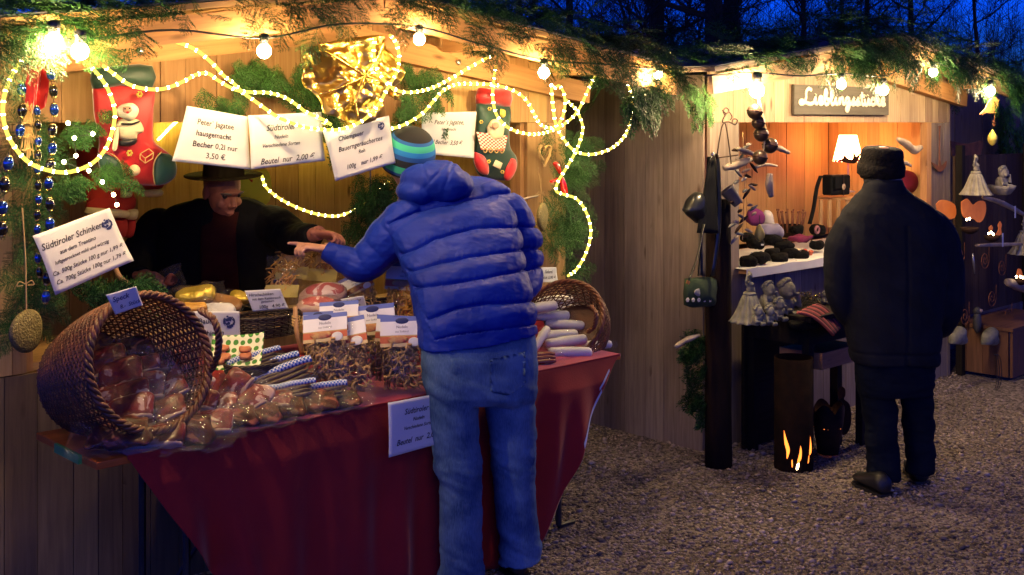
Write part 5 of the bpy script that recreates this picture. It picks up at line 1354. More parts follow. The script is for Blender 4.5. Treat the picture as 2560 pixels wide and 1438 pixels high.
hand(k, W(806, 622, 5.05), (W(760, 613, 5.0) - W(806, 620, 5.05)), Vector((.05, .25, -1)), -1, (.06, .85, .95, 1.0), 1.0, (.3, .8, .55))
remesh(k, .0045, 'body', SKIN, cu, 3)
k = MB()
for sx in (-1, 1): k.ell(HP(sx * .031, .080, .012), .0115, n=10, m=8)
k.build('eyes', M('eye_white', (.7, .68, .65), None, 3, .2), cu, True)
seams = [[(1048, 874), (1336, 824), 4.65, .155], [(1043, 806), (1328, 754), 4.69, .168], [(1030, 722), (1312, 684), 4.77, .172], [(1014, 680), (1302, 630), 4.84, .172], [(996, 640), (1294, 566), 4.94, .172], [(962, 562), (1268, 485), 5.06, .160], [(1004, 496), (1236, 452), 5.15, .115], [(1060, 462), (1180, 440), 5.22, .085]]
k = MB(); k.rings(puffs([ringpx(*a, dr=.19) for a in seams], 5, .0, .0))
SEAM = [[(900, 590), (958, 562), (1060, 520), (1160, 497), (1244, 481), (1300, 474)], [(960, 655), (998, 637), (1087, 594), (1184, 566), (1260, 564), (1320, 566)], [(990, 690), (1022, 675), (1095, 655), (1184, 637), (1264, 627), (1330, 622)], [(1000, 727), (1030, 719), (1143, 703), (1224, 689), (1293, 677), (1340, 668)], [(1010, 818), (1050, 804), (1143, 768), (1224, 756), (1321, 752), (1360, 752)], [(1010, 884), (1050, 860), (1143, 838), (1333, 815), (1370, 810)]]
def seamy(pl, x):
    for (x0, y0), (x1, y1) in zip(pl[:-1], pl[1:]):
        if x <= x1: return y0 + (y1 - y0) * (x - x0) / (x1 - x0)
    return pl[-1][1]
def jdisp(p):
    x = 1280 + p.x / p.y * F; y = HZ + (CZ - p.z) / p.y * F
    d = .006 * noise.fractal(Vector((p.x * 9 + p.z * 3, p.y * 9, p.z * 16)), 1, 2, 4)
    if x < 965 + (y - 560) * .42 * (y > 560) or y > 900: return d
    ys = [430] + [seamy(s, x) for s in SEAM]
    for a, b in zip(ys[:-1], ys[1:]):
        if a <= y <= b:
            t = (y - a) / (b - a); d += .017 * math.sin(math.pi * t) ** .6 - .012
            q = min(y - a, b - y)
            d -= .009 * math.exp(-(q / 3.2) ** 2)
            d += .0035 * math.exp(-(q / 14) ** 2) * noise.noise(Vector((p.x * 60, a, 0)))
    return d
limb(k, [(1060, 530, 5.10, 30), (1025, 550, 5.08, 58), (985, 585, 5.08, 60), (945, 628, 5.08, 54), (905, 662, 5.07, 47), (868, 652, 5.06, 38), (838, 637, 5.05, 29), (812, 624, 5.05, 24)], 18, 10, 7, .05)
limb(k, [(1190, 495, 5.22, 26), (1228, 504, 5.21, 50), (1272, 540, 5.20, 54), (1300, 600, 5.18, 52), (1312, 660, 5.15, 46), (1312, 705, 5.08, 41), (1292, 748, 4.98, 35), (1262, 756, 4.92, 28)], 18, 10, 6, .05)
jk = remesh(k, .0045, 'jacket', NYL, cu, 2, jdisp)
k = MB()
for x, y, rx, ry, rz, d in ((1092, 458, 94, 52, .115, 5.13), (1044, 480, 56, 34, .11, 5.12), (1134, 460, 48, 40, .105, 5.15), (1102, 426, 54, 26, .085, 5.18)):
    k.ell(W(x, y, d), (rx * d / F, rz, ry * d / F), Matrix.Rotation(.10, 3, 'Y'), 22, 14)
def hoodn(p):
    a = (p - W(1095, 440, 5.05)); s = 0
    for dx, sl in ((-.055, -.35), (.05, .3), (-.002, .9)): s -= .009 * math.exp(-((a.x - dx - sl * (a.z - .01)) / .006) ** 2) * math.exp(-((a.z - .015) / .045) ** 2)
    return s + .006 * noise.fractal(p * 11, 1, 2, 4)
remesh(k, .006, 'hood', NYL, jk, 2, hoodn)
# jeans
k = MB()
k.rings([ringpx(a, b, d, t, dr=.17) for a, b, d, t in (((1056, 852), (1330, 810), 4.66, .128), ((1056, 900), (1338, 880), 4.64, .138), ((1060, 950), (1338, 940), 4.63, .140), ((1064, 985), (1336, 985), 4.62, .134), ((1072, 1005), (1332, 1005), 4.62, .11))])
limb(k, [(1131, 985, 4.655, 69), (1134, 1050, 4.65, 64), (1142, 1130, 4.64, 60), (1151, 1200, 4.63, 56), (1152, 1290, 4.62, 54), (1152, 1380, 4.62, 55), (1150, 1462, 4.62, 58)], 20, 8)
limb(k, [(1270, 985, 4.755, 67), (1280, 1050, 4.76, 61), (1284, 1130, 4.77, 57), (1286, 1200, 4.77, 54), (1292, 1290, 4.77, 52), (1298, 1360, 4.77, 52), (1301, 1404, 4.77, 53)], 20, 8)
def jn(p):
    zz = p.z; w = noise.fractal(Vector((p.x * 5, p.y * 5, p.z * 17 + p.x * 8)), 1, 2, 4)
    kn = math.exp(-((zz - .47) / .10) ** 2) + math.exp(-((zz - .10) / .09) ** 2) + .6 * math.exp(-((zz - .80) / .07) ** 2)
    return .010 * w * (.35 + kn) + .0025 * math.sin(zz * 80 + 40 * p.x) * kn
je = remesh(k, .0075, 'jeans', DEN, cu, 2, jn)
def on_back(x, y, off): return W(x, y, 4.87) + Vector((0, -off, 0))
for (x0, x1) in ((1092, 1180), (1228, 1312)):
    k = MB(); k.grid(lambda a, b: W(x0 + (x1 - x0) * a, 882 + (78 + 16 * (1 - abs(2 * a - 1))) * b - 8 * a, 4.72) + Vector((0, -.140 - .012 * (1 - (2 * a - 1) ** 2) - .012 * math.sin(3.1 * b) + .010 * abs(2 * a - 1), 0)), 10, 10)
    o = k.build('back_pocket', DEN, je, True); sm = o.modifiers.new('t', 'SOLIDIFY'); sm.thickness = .003
    sw = o.modifiers.new('sw', 'SHRINKWRAP'); sw.target = je; sw.wrap_method = 'PROJECT'; sw.use_project_y = True; sw.use_negative_direction = True; sw.use_positive_direction = True; sw.offset = .004
for x, d in ((1150, 4.60), (1302, 4.75)):
    h_ = W(x, 1400, d); h_.z = 0; shoe(cu, h_, h_ + Vector((-.10, .24, 0)), SHOEB, 1.25)
# beanie
k = MB(); bu = Vector((.22, -.40, 1)).normalized()
prof = [(.083, -.055), (.099, -.052), (.103, -.02), (.103, .01), (.099, .045), (.088, .08), (.068, .108), (.040, .126), (.012, .132)]
cp = [Vector((r, 0, h)) for r, h in prof]; cp = cr(cp, 3); k.lathe([(p.x * 1.16, p.z * 1.10) for p in cp], HP(0, -.016, .022), bu, 40, uvs=(1, 1))
k.build('beanie', KNIT, cu, True)
# ------------------------------------------------ man in the dark coat
dm = thing('person', 'man in dark coat and black fur cap standing with his back to us', 'person', Vector((1.96, 5.97, 0)))
COAT = M('navy_wool', (.010, .0115, .017), (.006, .007, .011), 8, .85, bump=.15, bscale=60, spec=.15)
TROU = M('dark_trousers', (.006, .009, .017), (.004, .006, .012), 8, .9, bump=.1, spec=.08)
FUR = M('black_fur', (.010, .008, .008), (.004, .0035, .0035), 40, .8, bump=1.0, bscale=70, spec=.12)
D = 5.97
k = MB(); HQ = head(k, W(2203, 425, D + .02), (-.15, .97, -.22), (0, .1, 1), 1.02)
k.rings([ringpx((2120, 850), (2330, 850), D, .10), ringpx((2110, 620), (2360, 620), D, .11), ringpx((2140, 520), (2320, 530), D, .09), ringpx((2175, 480), (2240, 480), D, .06)])
for x in (2190, 2290): limb(k, [(x, 830, D + .02, 34), (x + 6, 1010, D + (.0 if x < 2250 else .04), 22), (x + 10, 1185, D + (-.03 if x < 2250 else .06), 15)])
limb(k, [(2140, 570, D, 26), (2096, 680, D, 20), (2112, 760, D + .04, 18), (2150, 780, D + .25, 15)]); limb(k, [(2328, 575, D, 26), (2376, 690, D, 20), (2360, 780, D + .06, 18), (2330, 780, D + .25, 15)])
for sx, x in ((1, 2152), (-1, 2328)): hand(k, W(x, 768, D + .25), Vector((.5 * sx, .8, .1)), Vector((.4 * sx, .1, -1)), sx, (.5, .55, .6, .65), .95)
remesh(k, .0055, 'body', SKIN, dm, 3)
k = MB()
k.rings([ringpx((2126, 900), (2340, 905), D, .165), ringpx((2120, 840), (2347, 845), D, .175), ringpx((2111, 760), (2357, 765), D, .18), ringpx((2106, 680), (2362, 690), D, .18), ringpx((2100, 610), (2366, 620), D, .175), ringpx((2100, 560), (2358, 575), D, .165), ringpx((2108, 528), (2350, 540), D, .155), ringpx((2128, 502), (2318, 510), D, .135), ringpx((2152, 480), (2280, 486), D, .105), ringpx((2164, 464), (2260, 468), D, .086), ringpx((2163, 446), (2252, 448), D, .082)], cap=True)
limb(k, [(2170, 545, D, 20), (2143, 556, D, 42), (2109, 610, D - .01, 44), (2096, 680, D - .02, 40), (2102, 740, D - .02, 37), (2128, 785, D + .06, 33), (2156, 785, D + .22, 27)], 18, 8)
limb(k, [(2295, 548, D, 20), (2325, 562, D, 42), (2357, 615, D, 44), (2374, 690, D, 39), (2372, 760, D, 36), (2353, 810, D + .06, 33), (2323, 785, D + .22, 27)], 18, 8)
co_ = remesh(k, .0075, 'coat', COAT, dm, 3, lambda p: .011 * noise.fractal(Vector((p.x * 3.5, p.y * 4, p.z * 6 + p.x * 5)), 1, 2, 5) + .004 * math.sin(p.z * 60 + 14 * p.x) * max(0, noise.noise(p * 4)) - .007 * math.exp(-((p.x - 1.98) / .008) ** 2) * (p.z < 1.35) - .008 * math.exp(-((p.z - .70) / .007) ** 2))
k = MB(); k.rings([ringpx((2154, 480), (2272, 487), D - .005, .100), ringpx((2161, 462), (2259, 466), D - .005, .094), ringpx((2164, 447), (2252, 449), D, .088), ringpx((2170, 449), (2247, 451), D, .080), ringpx((2165, 470), (2254, 474), D, .086)], cap=False)
k.build('collar', COAT, co_, True)
k = MB(); k.rings([ringpx((2165, 452), (2251, 452), D, .082), ringpx((2167, 426), (2248, 426), D, .079), ringpx((2170, 421), (2245, 421), D, .074)], cap=False); k.build('scarf', M('grey_scarf', (.20, .20, .24), None, 20, .9), dm, True)
k = MB()
k.rings([ringpx((2137, 850), (2337, 850), D, .15), ringpx((2139, 940), (2334, 940), D, .14), ringpx((2146, 985), (2329, 985), D, .12)])
limb(k, [(2193, 930, D, 48), (2199, 1020, D - .01, 43), (2204, 1100, D - .02, 40), (2208, 1150, D - .03, 40), (2208, 1200, D - .04, 40)], 18, 7)
limb(k, [(2284, 930, D, 46), (2292, 1000, D + .03, 41), (2297, 1080, D + .05, 38), (2301, 1140, D + .05, 36), (2299, 1182, D + .05, 36)], 18, 7)
remesh(k, .0075, 'trousers', TROU, dm, 3, fnoise(6, .010, (1, 1, 2.5)))
for a, b in ((W(2216, 1235, 5.78), Vector((-.07, .24, 0))), (W(2305, 1205, 5.98), Vector((.04, .27, 0)))):
    a.z = 0; shoe(dm, a, a + b, SHOEK, 1.22)
k = MB(); cc = HQ(0, -.01, .03)
for f, r_ in ((-.075, .096), (-.06, .108), (-.02, .113), (.02, .112), (.035, .108)): pass
k.lathe([(.088, -.080), (.102, -.076), (.111, -.05), (.113, -.01), (.110, .02), (.106, .030), (.109, .04), (.104, .066), (.092, .080), (.06, .086), (.01, .088)], cc, (0.02, -.16, 1), 40, wave=lambda a, h: .035 * noise.noise(Vector((math.cos(a) * 5, math.sin(a) * 5, h * 60))))
fc = k.build('fur_cap', FUR, dm, True)
k = MB()
k.lathe([(.111, -.062), (.119, -.055), (.121, -.015), (.116, .006), (.108, .002)], cc, (0.02, -.16, 1), 40, cap=False, wave=lambda a, h: .03 * noise.noise(Vector((math.cos(a) * 7, math.sin(a) * 7, h * 80))))
k.build('turned_up_flap', FUR, fc, True)
# ------------------------------------------------ seller
se = thing('person', 'seller in dark jacket and flat brimmed hat leaning over the goods with outstretched hand', 'person', lp(540, 730, 1.4))
SJ = M('black_jacket', (.006, .006, .0065), (.004, .004, .0045), 8, .85, bump=.15, spec=.1); SSH = M('dark_red_shirt', (.03, .006, .006), (.02, .004, .004), 10, .85, spec=.1)
HT = M('dark_felt_hat', (.035, .026, .013), (.022, .016, .008), 10, .85, spec=.1)
D = 5.62
k = MB(); fw = Vector((.62, -.66, -.34)); HS = head(k, W(557, 478, D - .05), fw, (.06, -.15, 1), 1.12)
k.rings([ringpx((420, 900), (660, 900), D + .12, .10), ringpx((400, 700), (680, 700), D + .08, .11), ringpx((400, 560), (680, 560), D + .03, .10), ringpx((500, 510), (610, 510), D, .07)])
limb(k, [(640, 560, D, 26), (732, 590, D - .2, 24), (772, 590, D - .42, 19), (800, 582, D - .50, 19)])
limb(k, [(430, 570, D, 26), (352, 640, D - .04, 22), (345, 690, D - .18, 19), (365, 692, D - .3, 19)])
hand(k, W(795, 583, D - .50), Vector((.80, -.35, -.05)), Vector((-.1, -.3, -1)), 1, (.75, .85, .9, .9), 1.05, (.35, .8, .5))
hand(k, W(352, 690, D - .28), Vector((.9, -.3, .05)), Vector((.1, -.5, -.8)), 1, (.7, .8, .85, .9), 1.05, (.4, .8, .4))
remesh(k, .0048, 'body', SKIND, se, 2)
k = MB()
for sx in (-1, 1): k.ell(HS(sx * .031, .076, .012), .013, n=10, m=8)
k.build('eyes', BLACKP, se, True)
k = MB()
for sx in (-1, 1): k.tube([HS(sx * .015, .100, .026), HS(sx * .035, .096, .031), HS(sx * .054, .078, .026)], [.004, .006, .003], 6)
k.build('eyebrows', M('grey_hair', (.10, .08, .07), None, 30, .8), se, True)
k = MB(); k.rings([ringpx((400, 900), (680, 900), D + .12, .15), ringpx((372, 720), (702, 720), D + .08, .165), ringpx((360, 620), (712, 620), D + .05, .165), ringpx((372, 550), (706, 550), D + .03, .14), ringpx((430, 515), (660, 512), D + .01, .10), ringpx((492, 495), (620, 495), D, .08)])
limb(k, [(640, 552, D + .05, 24), (672, 558, D + .02, 48), (705, 575, D - .1, 48), (735, 592, D - .22, 44), (762, 592, D - .36, 36), (785, 588, D - .46, 27)], 18, 8)
limb(k, [(440, 560, D + .05, 24), (402, 566, D + .02, 48), (366, 610, D, 50), (342, 660, D - .08, 44), (340, 690, D - .18, 34), (350, 692, D - .26, 27)], 18, 8)
remesh(k, .008, 'jacket', SJ, se, 2, fnoise(6, .010, (1, 1, 1)))
k = MB(); k.rings([ringpx((505, 740), (600, 740), D - .09, .01), ringpx((500, 640), (592, 640), D - .118, .012), ringpx((502, 570), (590, 570), D - .112, .012), ringpx((510, 530), (598, 530), D - .085, .012)]); k.build('shirt', SSH, se, True)
k = MB(); hu = Vector((.02, -.10, 1)); k.lathe([(.092, -.004), (.178, .006), (.180, .010), (.10, .008), (.098, .012), (.092, .07), (.080, .095), (.05, .10), (.005, .088)], HS(0, -.01, .062), hu, 40, wave=lambda a, h: .05 * math.cos(2 * a) if h < .011 else .02 * math.cos(2 * a)); k.build('hat', HT, se, True)
# the little bag he holds
t = thing('food_packet', 'small grey clear bag held in the hand of the seller', 'food packet', (0, 0, 0)); k = MB(); k.ell((0, 0, 0), (.03, .03, .015), n=14, m=8); crumple(k, 0, .01, 30, 3); k.build('contents', SMOKED, t, True); film(t, .06, .06, .015, 7); place(t, 425, 700, 1.0, 20, 30)
# ================================================================ gift stall goods
def rshape(t, pts, v, mat, name, T, sub=4, FP=None, soft=True):
    FP = FP or rp; P = [FP(x, y, v) for x, y in pts]
    P = cr(P + [P[0]], sub)[:-1] if sub else P
    if not soft:
        k = MB(); k.slab(P, -V, T); return k.build(name, mat, t, bevel=T * .25)
    c = sum(P, Vector()) / len(P); k = MB()
    k.rings([[c + (p - c) * f - V * T * h for p in P] for f, h in ((.8, -.6), (1, -.25), (1, .15), (.93, .42), (.75, .66), (.45, .85), (.12, .92))])
    return k.build(name, mat, t, True)
def rth(name, label, cat, x, y, v, group=None): return thing(name, label, cat, rp(x, y, v), group)
# ---- board with brush lettering
GLY = {'L': ([[(.62, .98), (.46, 1.08), (.34, .85), (.33, .45), (.22, .12), (.06, .06), (.0, .18), (.12, .28), (.34, .14), (.56, .06), (.74, .16)]], .74), 'i': ([[(0, .16), (.09, .50), (.08, .14), (.2, .10)], [(.10, .70), (.105, .72)]], .22), 'e': ([[(0, .2), (.2, .32), (.22, .5), (.10, .52), (.04, .25), (.14, .07), (.3, .16)]], .3),
       'b': ([[(0, .16), (.16, .65), (.16, .98), (.07, .95), (.05, .3), (.12, .06), (.26, .14), (.24, .38), (.16, .36), (.36, .36)]], .34), 'l': ([[(0, .16), (.16, .65), (.16, .98), (.07, .95), (.06, .3), (.12, .07), (.24, .14)]], .24), 'n': ([[(0, .2), (.07, .5), (.07, .08), (.13, .42), (.24, .50), (.26, .14), (.38, .14)]], .37),
       'g': ([[(.26, .44), (.12, .52), (.03, .30), (.12, .12), (.24, .36), (.25, .0), (.16, -.34), (.05, -.26), (.16, -.02), (.38, .16)]], .36), 's': ([[(0, .12), (.17, .54), (.13, .36), (.22, .18), (.12, .06), (.03, .12)], [(.12, .07), (.28, .16)]], .25), 't': ([[(.13, .92), (.10, .3), (.16, .08), (.28, .14)], [(.0, .62), (.26, .66)]], .27),
       'ü': ([[(0, .48), (.03, .15), (.14, .08), (.24, .48), (.25, .14), (.36, .14)], [(.07, .68), (.075, .70)], [(.2, .70), (.205, .72)]], .35), 'c': ([[(.24, .42), (.14, .52), (.03, .30), (.12, .08), (.28, .16)]], .27), 'k': ([[(0, .16), (.14, .65), (.14, .98), (.06, .95), (.06, .06)], [(.08, .26), (.22, .48), (.22, .34), (.10, .28), (.24, .08), (.34, .14)]], .33)}
bd = rth('shop_sign', 'dark board with white brush lettering above the window of the gift stall', 'sign', 2100, 286, -.03)
q, n = quad_fn([rp(1983, 209, -.03), rp(2219, 213, -.03), rp(2219, 290, -.03), rp(1983, 284, -.03)])
A, B_, D_ = q(0, 0), q(1, 0), q(0, 1)
k = MB(); k.board((q(0, 0) + q(1, 1)) / 2, U, Z, V, (B_ - A).length, (A - D_).length, .018); k.build('board', wood('grey_brown_board', (.085, .075, .062), (.055, .048, .04)), bd)
k = MB(); x = 0; adv = []; word = 'Lieblingsstücke'
for ch in word: adv.append(x); x += GLY[ch][1]
tot = x; ht = .80; hasp = (B_ - A).length / (A - D_).length
for ch, x0 in zip(word, adv):
    for st_ in GLY[ch][0]:
        P = [q(.045 + .91 * (x0 + px) / tot, .70 - ht * .62 * py) - V * .012 for px, py in st_]
        C = cr(P, 5) if len(P) > 2 else P
        k.tube(C, .0125 if len(P) > 2 else .013, 8, flat=.25, up=V)
k.build('lettering', M('cream_paint', (.72, .66, .52), (.66, .6, .46), 12, .7), bd, True)
# ---- chain of balls
BALL = M('dark_bronze_ball', (.06, .035, .025), (.03, .02, .016), 12, .3, .35)
t = rth('ball_chain', 'chain of five dark metal balls hanging under the big bulb', 'hanging ornament', 1899, 415, -.42)
for x, y, r in ((1887, 279, 20), (1896, 307, 17), (1903, 336, 19), (1925, 364, 20), (1900, 394, 19)):
    c = rp(x, y, -.42); rr_ = r * c.y / F; b = MB(); b.ell(c, rr_, n=22, m=14); o = b.build('ball', BALL, t, True)
    b = MB(); b.lathe([(rr_ * 1.0, -.003), (rr_ * 1.03, -.003), (rr_ * 1.03, .003), (rr_ * 1.0, .003)], c, (.15, .1, 1), 24); b.build('seam', RUSTD, o, True)
b = MB(); b.tube([rp(1893, 240, -.42), rp(1905, 310, -.42), rp(1912, 360, -.42)], .004, 6); b.tube([rp(1897, 240, -.42), rp(1915, 320, -.42), rp(1908, 385, -.42)], .003, 6); b.build('ribbon', M('cream_ribbon', (.6, .5, .3)), t)
# ---- driftwood
def drift(pts, r, v, label, cat='driftwood', name='driftwood'):
    P = cr([rp(x, y, v) for x, y in pts], 5); k = MB(); n_ = len(P)
    k.tube(P, [r * (.55 + .45 * math.sin(math.pi * (i + .8) / (n_ + .6))) * (1 + .25 * noise.noise(p * 22)) for i, p in enumerate(P)], 10)
    return k.build(name, DRIFT, smooth=True, label=label, cat=cat)
drift([(1926, 364), (1950, 372), (1972, 382)], .016, -.30, 'driftwood stick pointing right behind the dark balls')
drift([(1812, 420), (1840, 412), (1876, 398)], .024, -.30, 'thick driftwood log left of the lowest dark ball')
drift([(1845, 372), (1865, 378), (1885, 386)], .015, -.32, 'thin driftwood stick above the thick log')
drift([(1925, 434), (1923, 462), (1928, 492)], .022, -.30, 'smooth grey driftwood drop hanging in front of the orange wall')
drift([(1885, 420), (1912, 412), (1942, 415)], .010, -.30, 'splintered twig just under the lowest dark ball')
drift([(1688, 868), (1712, 852), (1748, 838)], .014, -.22, 'driftwood stick low on the corner post beside the dark fir')
drift([(2245, 348), (2265, 360), (2285, 375), (2302, 368)], .030, -.1, 'fish shaped driftwood in the top right of the lit window')
drift([(2252, 408), (2265, 408), (2277, 415)], .014, -.1, 'little driftwood piece right of the fur cap')
DW = rth('driftwood_garland', 'hanging garland of driftwood bits and tiny charms at the left window jamb', 'garland', 1860, 600, -.28)
b = MB(); b.tube([rp(1857, 330, -.28), rp(1862, 450, -.28), rp(1856, 600, -.28)], .002, 5); b.build('string', STRAW, DW)
for i in range(34):
    y = 362 + i * 7.2; x = 1860 + rr.gauss(0, 11 + i * .25); a = rr.uniform(-.7, .7); c = rp(x, y, -.28 + rr.uniform(-.05, .05)); d = U * math.cos(a) + Z * math.sin(a); L = rr.uniform(.02, .045)
    b = MB(); b.tube([c - d * L, c - d * L * .4 + Z * .003, c + d * L * .5, c + d * L], [.004, .009, .008, .003], 7); b.build('driftwood_bit', (DRIFT, STONED, RUSTD)[i % 3], DW, True)
# ---- wire plant hanger frame
b = MB(); WV = -.32
for pts in ([(1792, 395), (1800, 340), (1808, 310), (1822, 305), (1838, 312), (1843, 300), (1833, 298), (1830, 308)], [(1828, 410), (1822, 360), (1814, 312), (1806, 305), (1812, 290), (1822, 280), (1830, 292), (1826, 300)], [(1812, 288), (1808, 278), (1815, 270), (1822, 276), (1816, 284), (1806, 276)], [(1792, 395), (1815, 392), (1845, 388)]):
    b.tube(cr([rp(x, y, WV) for x, y in pts], 5), .0035, 6)
b.build('wire_hanger', RUSTD, smooth=True, label='curly wrought wire hanger against the left jamb', cat='wire hanger')
# ---- bags at the corner post
BLK = M('black_cloth', (.008, .009, .010), (.005, .0055, .006), 7, .8, bump=.2, spec=.12); VIN = M('black_vinyl', (.012, .014, .016), None, 7, .3)
t = rth('shoulder_bag', 'long black shoulder bag hanging by its strap from the corner post', 'bag', 1765, 600, -.25)
b = MB()
def bagf(a, w):
    x0, x1 = (lerp(1772, 1742, w), lerp(1786, 1800, w ** .8)); return rp(lerp(x0, x1, a), 392 + 190 * w, -.25) - V * (.04 * math.sin(math.pi * a) * (w + .2) + .006 * math.sin(a * 14))
b.grid(bagf, 14, 16); o = b.build('body', BLK, t, True); sm = o.modifiers.new('t', 'SOLIDIFY'); sm.thickness = .02; sm.offset = 1
b = MB(); b.tube(cr([rp(x, y, -.28) for x, y in ((1775, 400), (1790, 388), (1796, 420), (1798, 560), (1782, 690))], 6), .012, 8, flat=.3); b.tube(cr([rp(x, y, -.28) for x, y in ((1760, 560), (1744, 640), (1722, 700))], 6), .008, 8, flat=.3); b.build('strap', VIN, t, True)
b = MB(); b.ell(rp(1781, 386, -.3), .010, n=10, m=8); b.build('hook', M('steel2', (.5, .5, .5), metal=1, rough=.25), t, True)
t = rth('shoulder_bag', 'small shiny black pouch sticking out left of the long black bag', 'bag', 1735, 560, -.22); rshape(t, [(1713, 528), (1730, 490), (1752, 485), (1752, 555), (1732, 548)], -.22, VIN, 'body', .06)
t = rth('metal_pail', 'tilted grey tin pail hanging between the bags and the driftwood', 'pail', 1828, 510, -.33); b = MB(); b.lathe([(.026, 0), (.028, .001), (.042, .10), (.045, .102), (.040, .10), (.027, .004)], rp(1846, 510, -.33), (-.6, 0, .75), 20); b.build('body', M('zinc', (.22, .21, .19), (.14, .13, .12), 10, .5, .5), t, True)
t = rth('felt_bag', 'dark green felt bag with a stitched flower and heart border', 'bag', 1750, 768, -.24); GRF = M('green_felt', (.022, .045, .018), (.015, .032, .013), 9, .95)
rshape(t, [(1716, 697), (1752, 694), (1786, 697), (1785, 740), (1782, 764), (1750, 767), (1714, 763)], -.22, GRF, 'body', .05, 2)
b = MB()
for i in range(5):
    c = rp(1719 + 14 * i, 750, -.258)
    for j in range(6): a = j * 1.05; b.ell(c + (U * math.cos(a) + Z * math.sin(a)) * .0075, .005, n=6, m=4)
b.build('flower_border', M('edelweiss', (.6, .58, .5)), t, True)
rshape(t, [(1738, 725), (1748, 722), (1750, 738), (1744, 741), (1736, 733)], -.262, M('deer_patch', (.28, .28, .26)), 'deer_patch', .006, 3)
rshape(t, [(1718, 700), (1725, 704), (1722, 712), (1715, 708)], -.27, M('orange_tag', (.7, .25, .04)), 'price_tag', .003, 0, soft=False)
b = MB()
for pts in ([(1758, 540), (1752, 620), (1745, 690)], [(1790, 560), (1786, 640), (1776, 692)]): b.tube(cr([rp(x, y, -.25) for x, y in pts], 5), .004, 6)
b.build('carrying_strap', BLK, t)
for x, y, lb in ((1762, 620, 'dull grey hanging cloth strip between the bag straps'), (1812, 590, 'grey brown hanging cloth strip right of the bag straps')):
    b = MB(); b.grid(lambda a, w: rp(x - 12 + 24 * a * (.6 + .4 * w), y - 60 + 130 * w, -.12) + V * .02 * math.sin(a * 8), 8, 8); o = b.build('scarf', M('grey_scarf_cloth', (.16, .14, .11), (.09, .08, .06), 9, .9), smooth=True, label=lb, cat='scarf'); sm = o.modifiers.new('t', 'SOLIDIFY'); sm.thickness = .003
t = rth('display_post', 'dark brown post with bark carrying the hanging bags', 'post', 1785, 1110, -.17); b = MB(); p0 = rp(1796, 600, -.2); b.tube([Vector((p0.x, p0.y, z)) for z in (0, .3, .6, .9, 1.2, 1.45)], [.075, .07, .072, .07, .068, .066], 12); b.build('trunk', BROWNW if False else M('dark_bark_post', (.022, .012, .009), (.011, .007, .005), 12, .9, spec=.1, bump=.6, stretch=(1, 1, .2)), t, True)
# ---- lamp
t = rth('table_lamp', 'small table lamp with glowing scalloped red and white shade', 'lamp', 2122, 490, .60)
b = MB(); c = rp(2120, 404, .60); rb, rt_ = 36 * c.y / F, 21 * c.y / F; hh_ = 66 * c.y / F
b.lathe([(lerp(rb, rt_, i / 10), hh_ * i / 10) for i in range(11)], c, n=36, cap=False, wave=lambda a, h: .03 * abs(math.sin(a * 9))); b.build('lamp_shade', glow('shade_glow', (1.0, .33, .12), 24), t, True)
b = MB(); b.lathe([(rb * 1.02, -.004), (rb * 1.02, .004), (rb * .97, .02), (rb * .97, -.004)], c, n=36); b.build('lace_hem', M('red_lace', (.5, .05, .04), emit=(1, .1, .06), es=.6), t, True)
b = MB(); b.tube([c + Z * .02, c - Z * .22], .008, 10); b.lathe([(.05, -.23), (.05, -.222), (.012, -.215), (.008, -.20)], c, n=20); b.build('stand', M('cream_metal', (.7, .6, .5)), t, True)
t = rth('metal_bird', 'dark rusty metal bird perched before the lampshade', 'bird ornament', 2122, 412, .42); rshape(t, [(2108, 396), (2112, 388), (2118, 396), (2132, 398), (2134, 378), (2140, 392), (2150, 384), (2146, 398), (2138, 408), (2120, 408), (2100, 402)], .42, RUSTD, 'body', .006, 3, soft=False)
# ---- crate + handbag
t = rth('wooden_crate', 'pale slatted wooden crate holding up the black handbag', 'crate', 2098, 574, .35)
for x in (2052, 2074, 2096, 2118, 2140):
    b = MB(); p = rp(x, 534, .34); b.board(p, Z, U, V, .19, .034, .012); b.build('slat', PINE, t)
b = MB(); b.board(rp(2097, 494, .46), U, V, Z, .27, .26, .014); b.build('top_panel', PINE, t)
t = rth('handbag', 'black handbag with a pale round badge standing on the crate', 'bag', 2090, 490, .40)
b = MB(); c = rp(2090, 462, .42); b.box(c, (.20, .09, .145), Matrix.Rotation(TH - .15, 3, 'Z')); b.build('body', BLK, t, bevel=.012)
b = MB(); b.board(c + Z * .02 - V * .052 - U * .0, U, Z, V, .20, .09, .008); o = b.build('flap', BLK, t, bevel=.004)
b = MB(); b.board(c + Z * .0 - V * .060, Z, U, V, .15, .014, .004); b.build('strap', VIN, t)
b = MB(); b.lathe([(.001, 0), (.022, 0), (.022, .003), (.001, .003)], c - V * .061 - Z * .012, -V, 24); o = b.build('badge', M('badge_tan', (.55, .42, .28)), t, True)
b = MB(); v, f = text_geo('LIEB', .011); x1 = max(p[0] for p in v) / 2
for p in v: b.v.append(c - V * .0652 - Z * (.016 - p[1]) + U * (p[0] - x1))
for ff in f: b.face(ff)
b.build('badge_print', INK, o)
b = MB(); b.tube(cr([rp(x, y, .30) for x, y in ((2052, 440), (2042, 470), (2034, 520), (2024, 560))], 5), .016, 8, flat=.3); b.build('hanging_strap', BLK, smooth=True, label='broad black strap dangling beside the crate', cat='strap')
t = rth('handbag', 'wine red handbag half hidden behind the fur capped man', 'bag', 2278, 475, .30); rshape(t, [(2240, 430), (2262, 425), (2292, 440), (2296, 470), (2270, 482), (2240, 478)], .3, M('wine_cloth', (.22, .01, .05), None, 8, .8), 'body', .08)
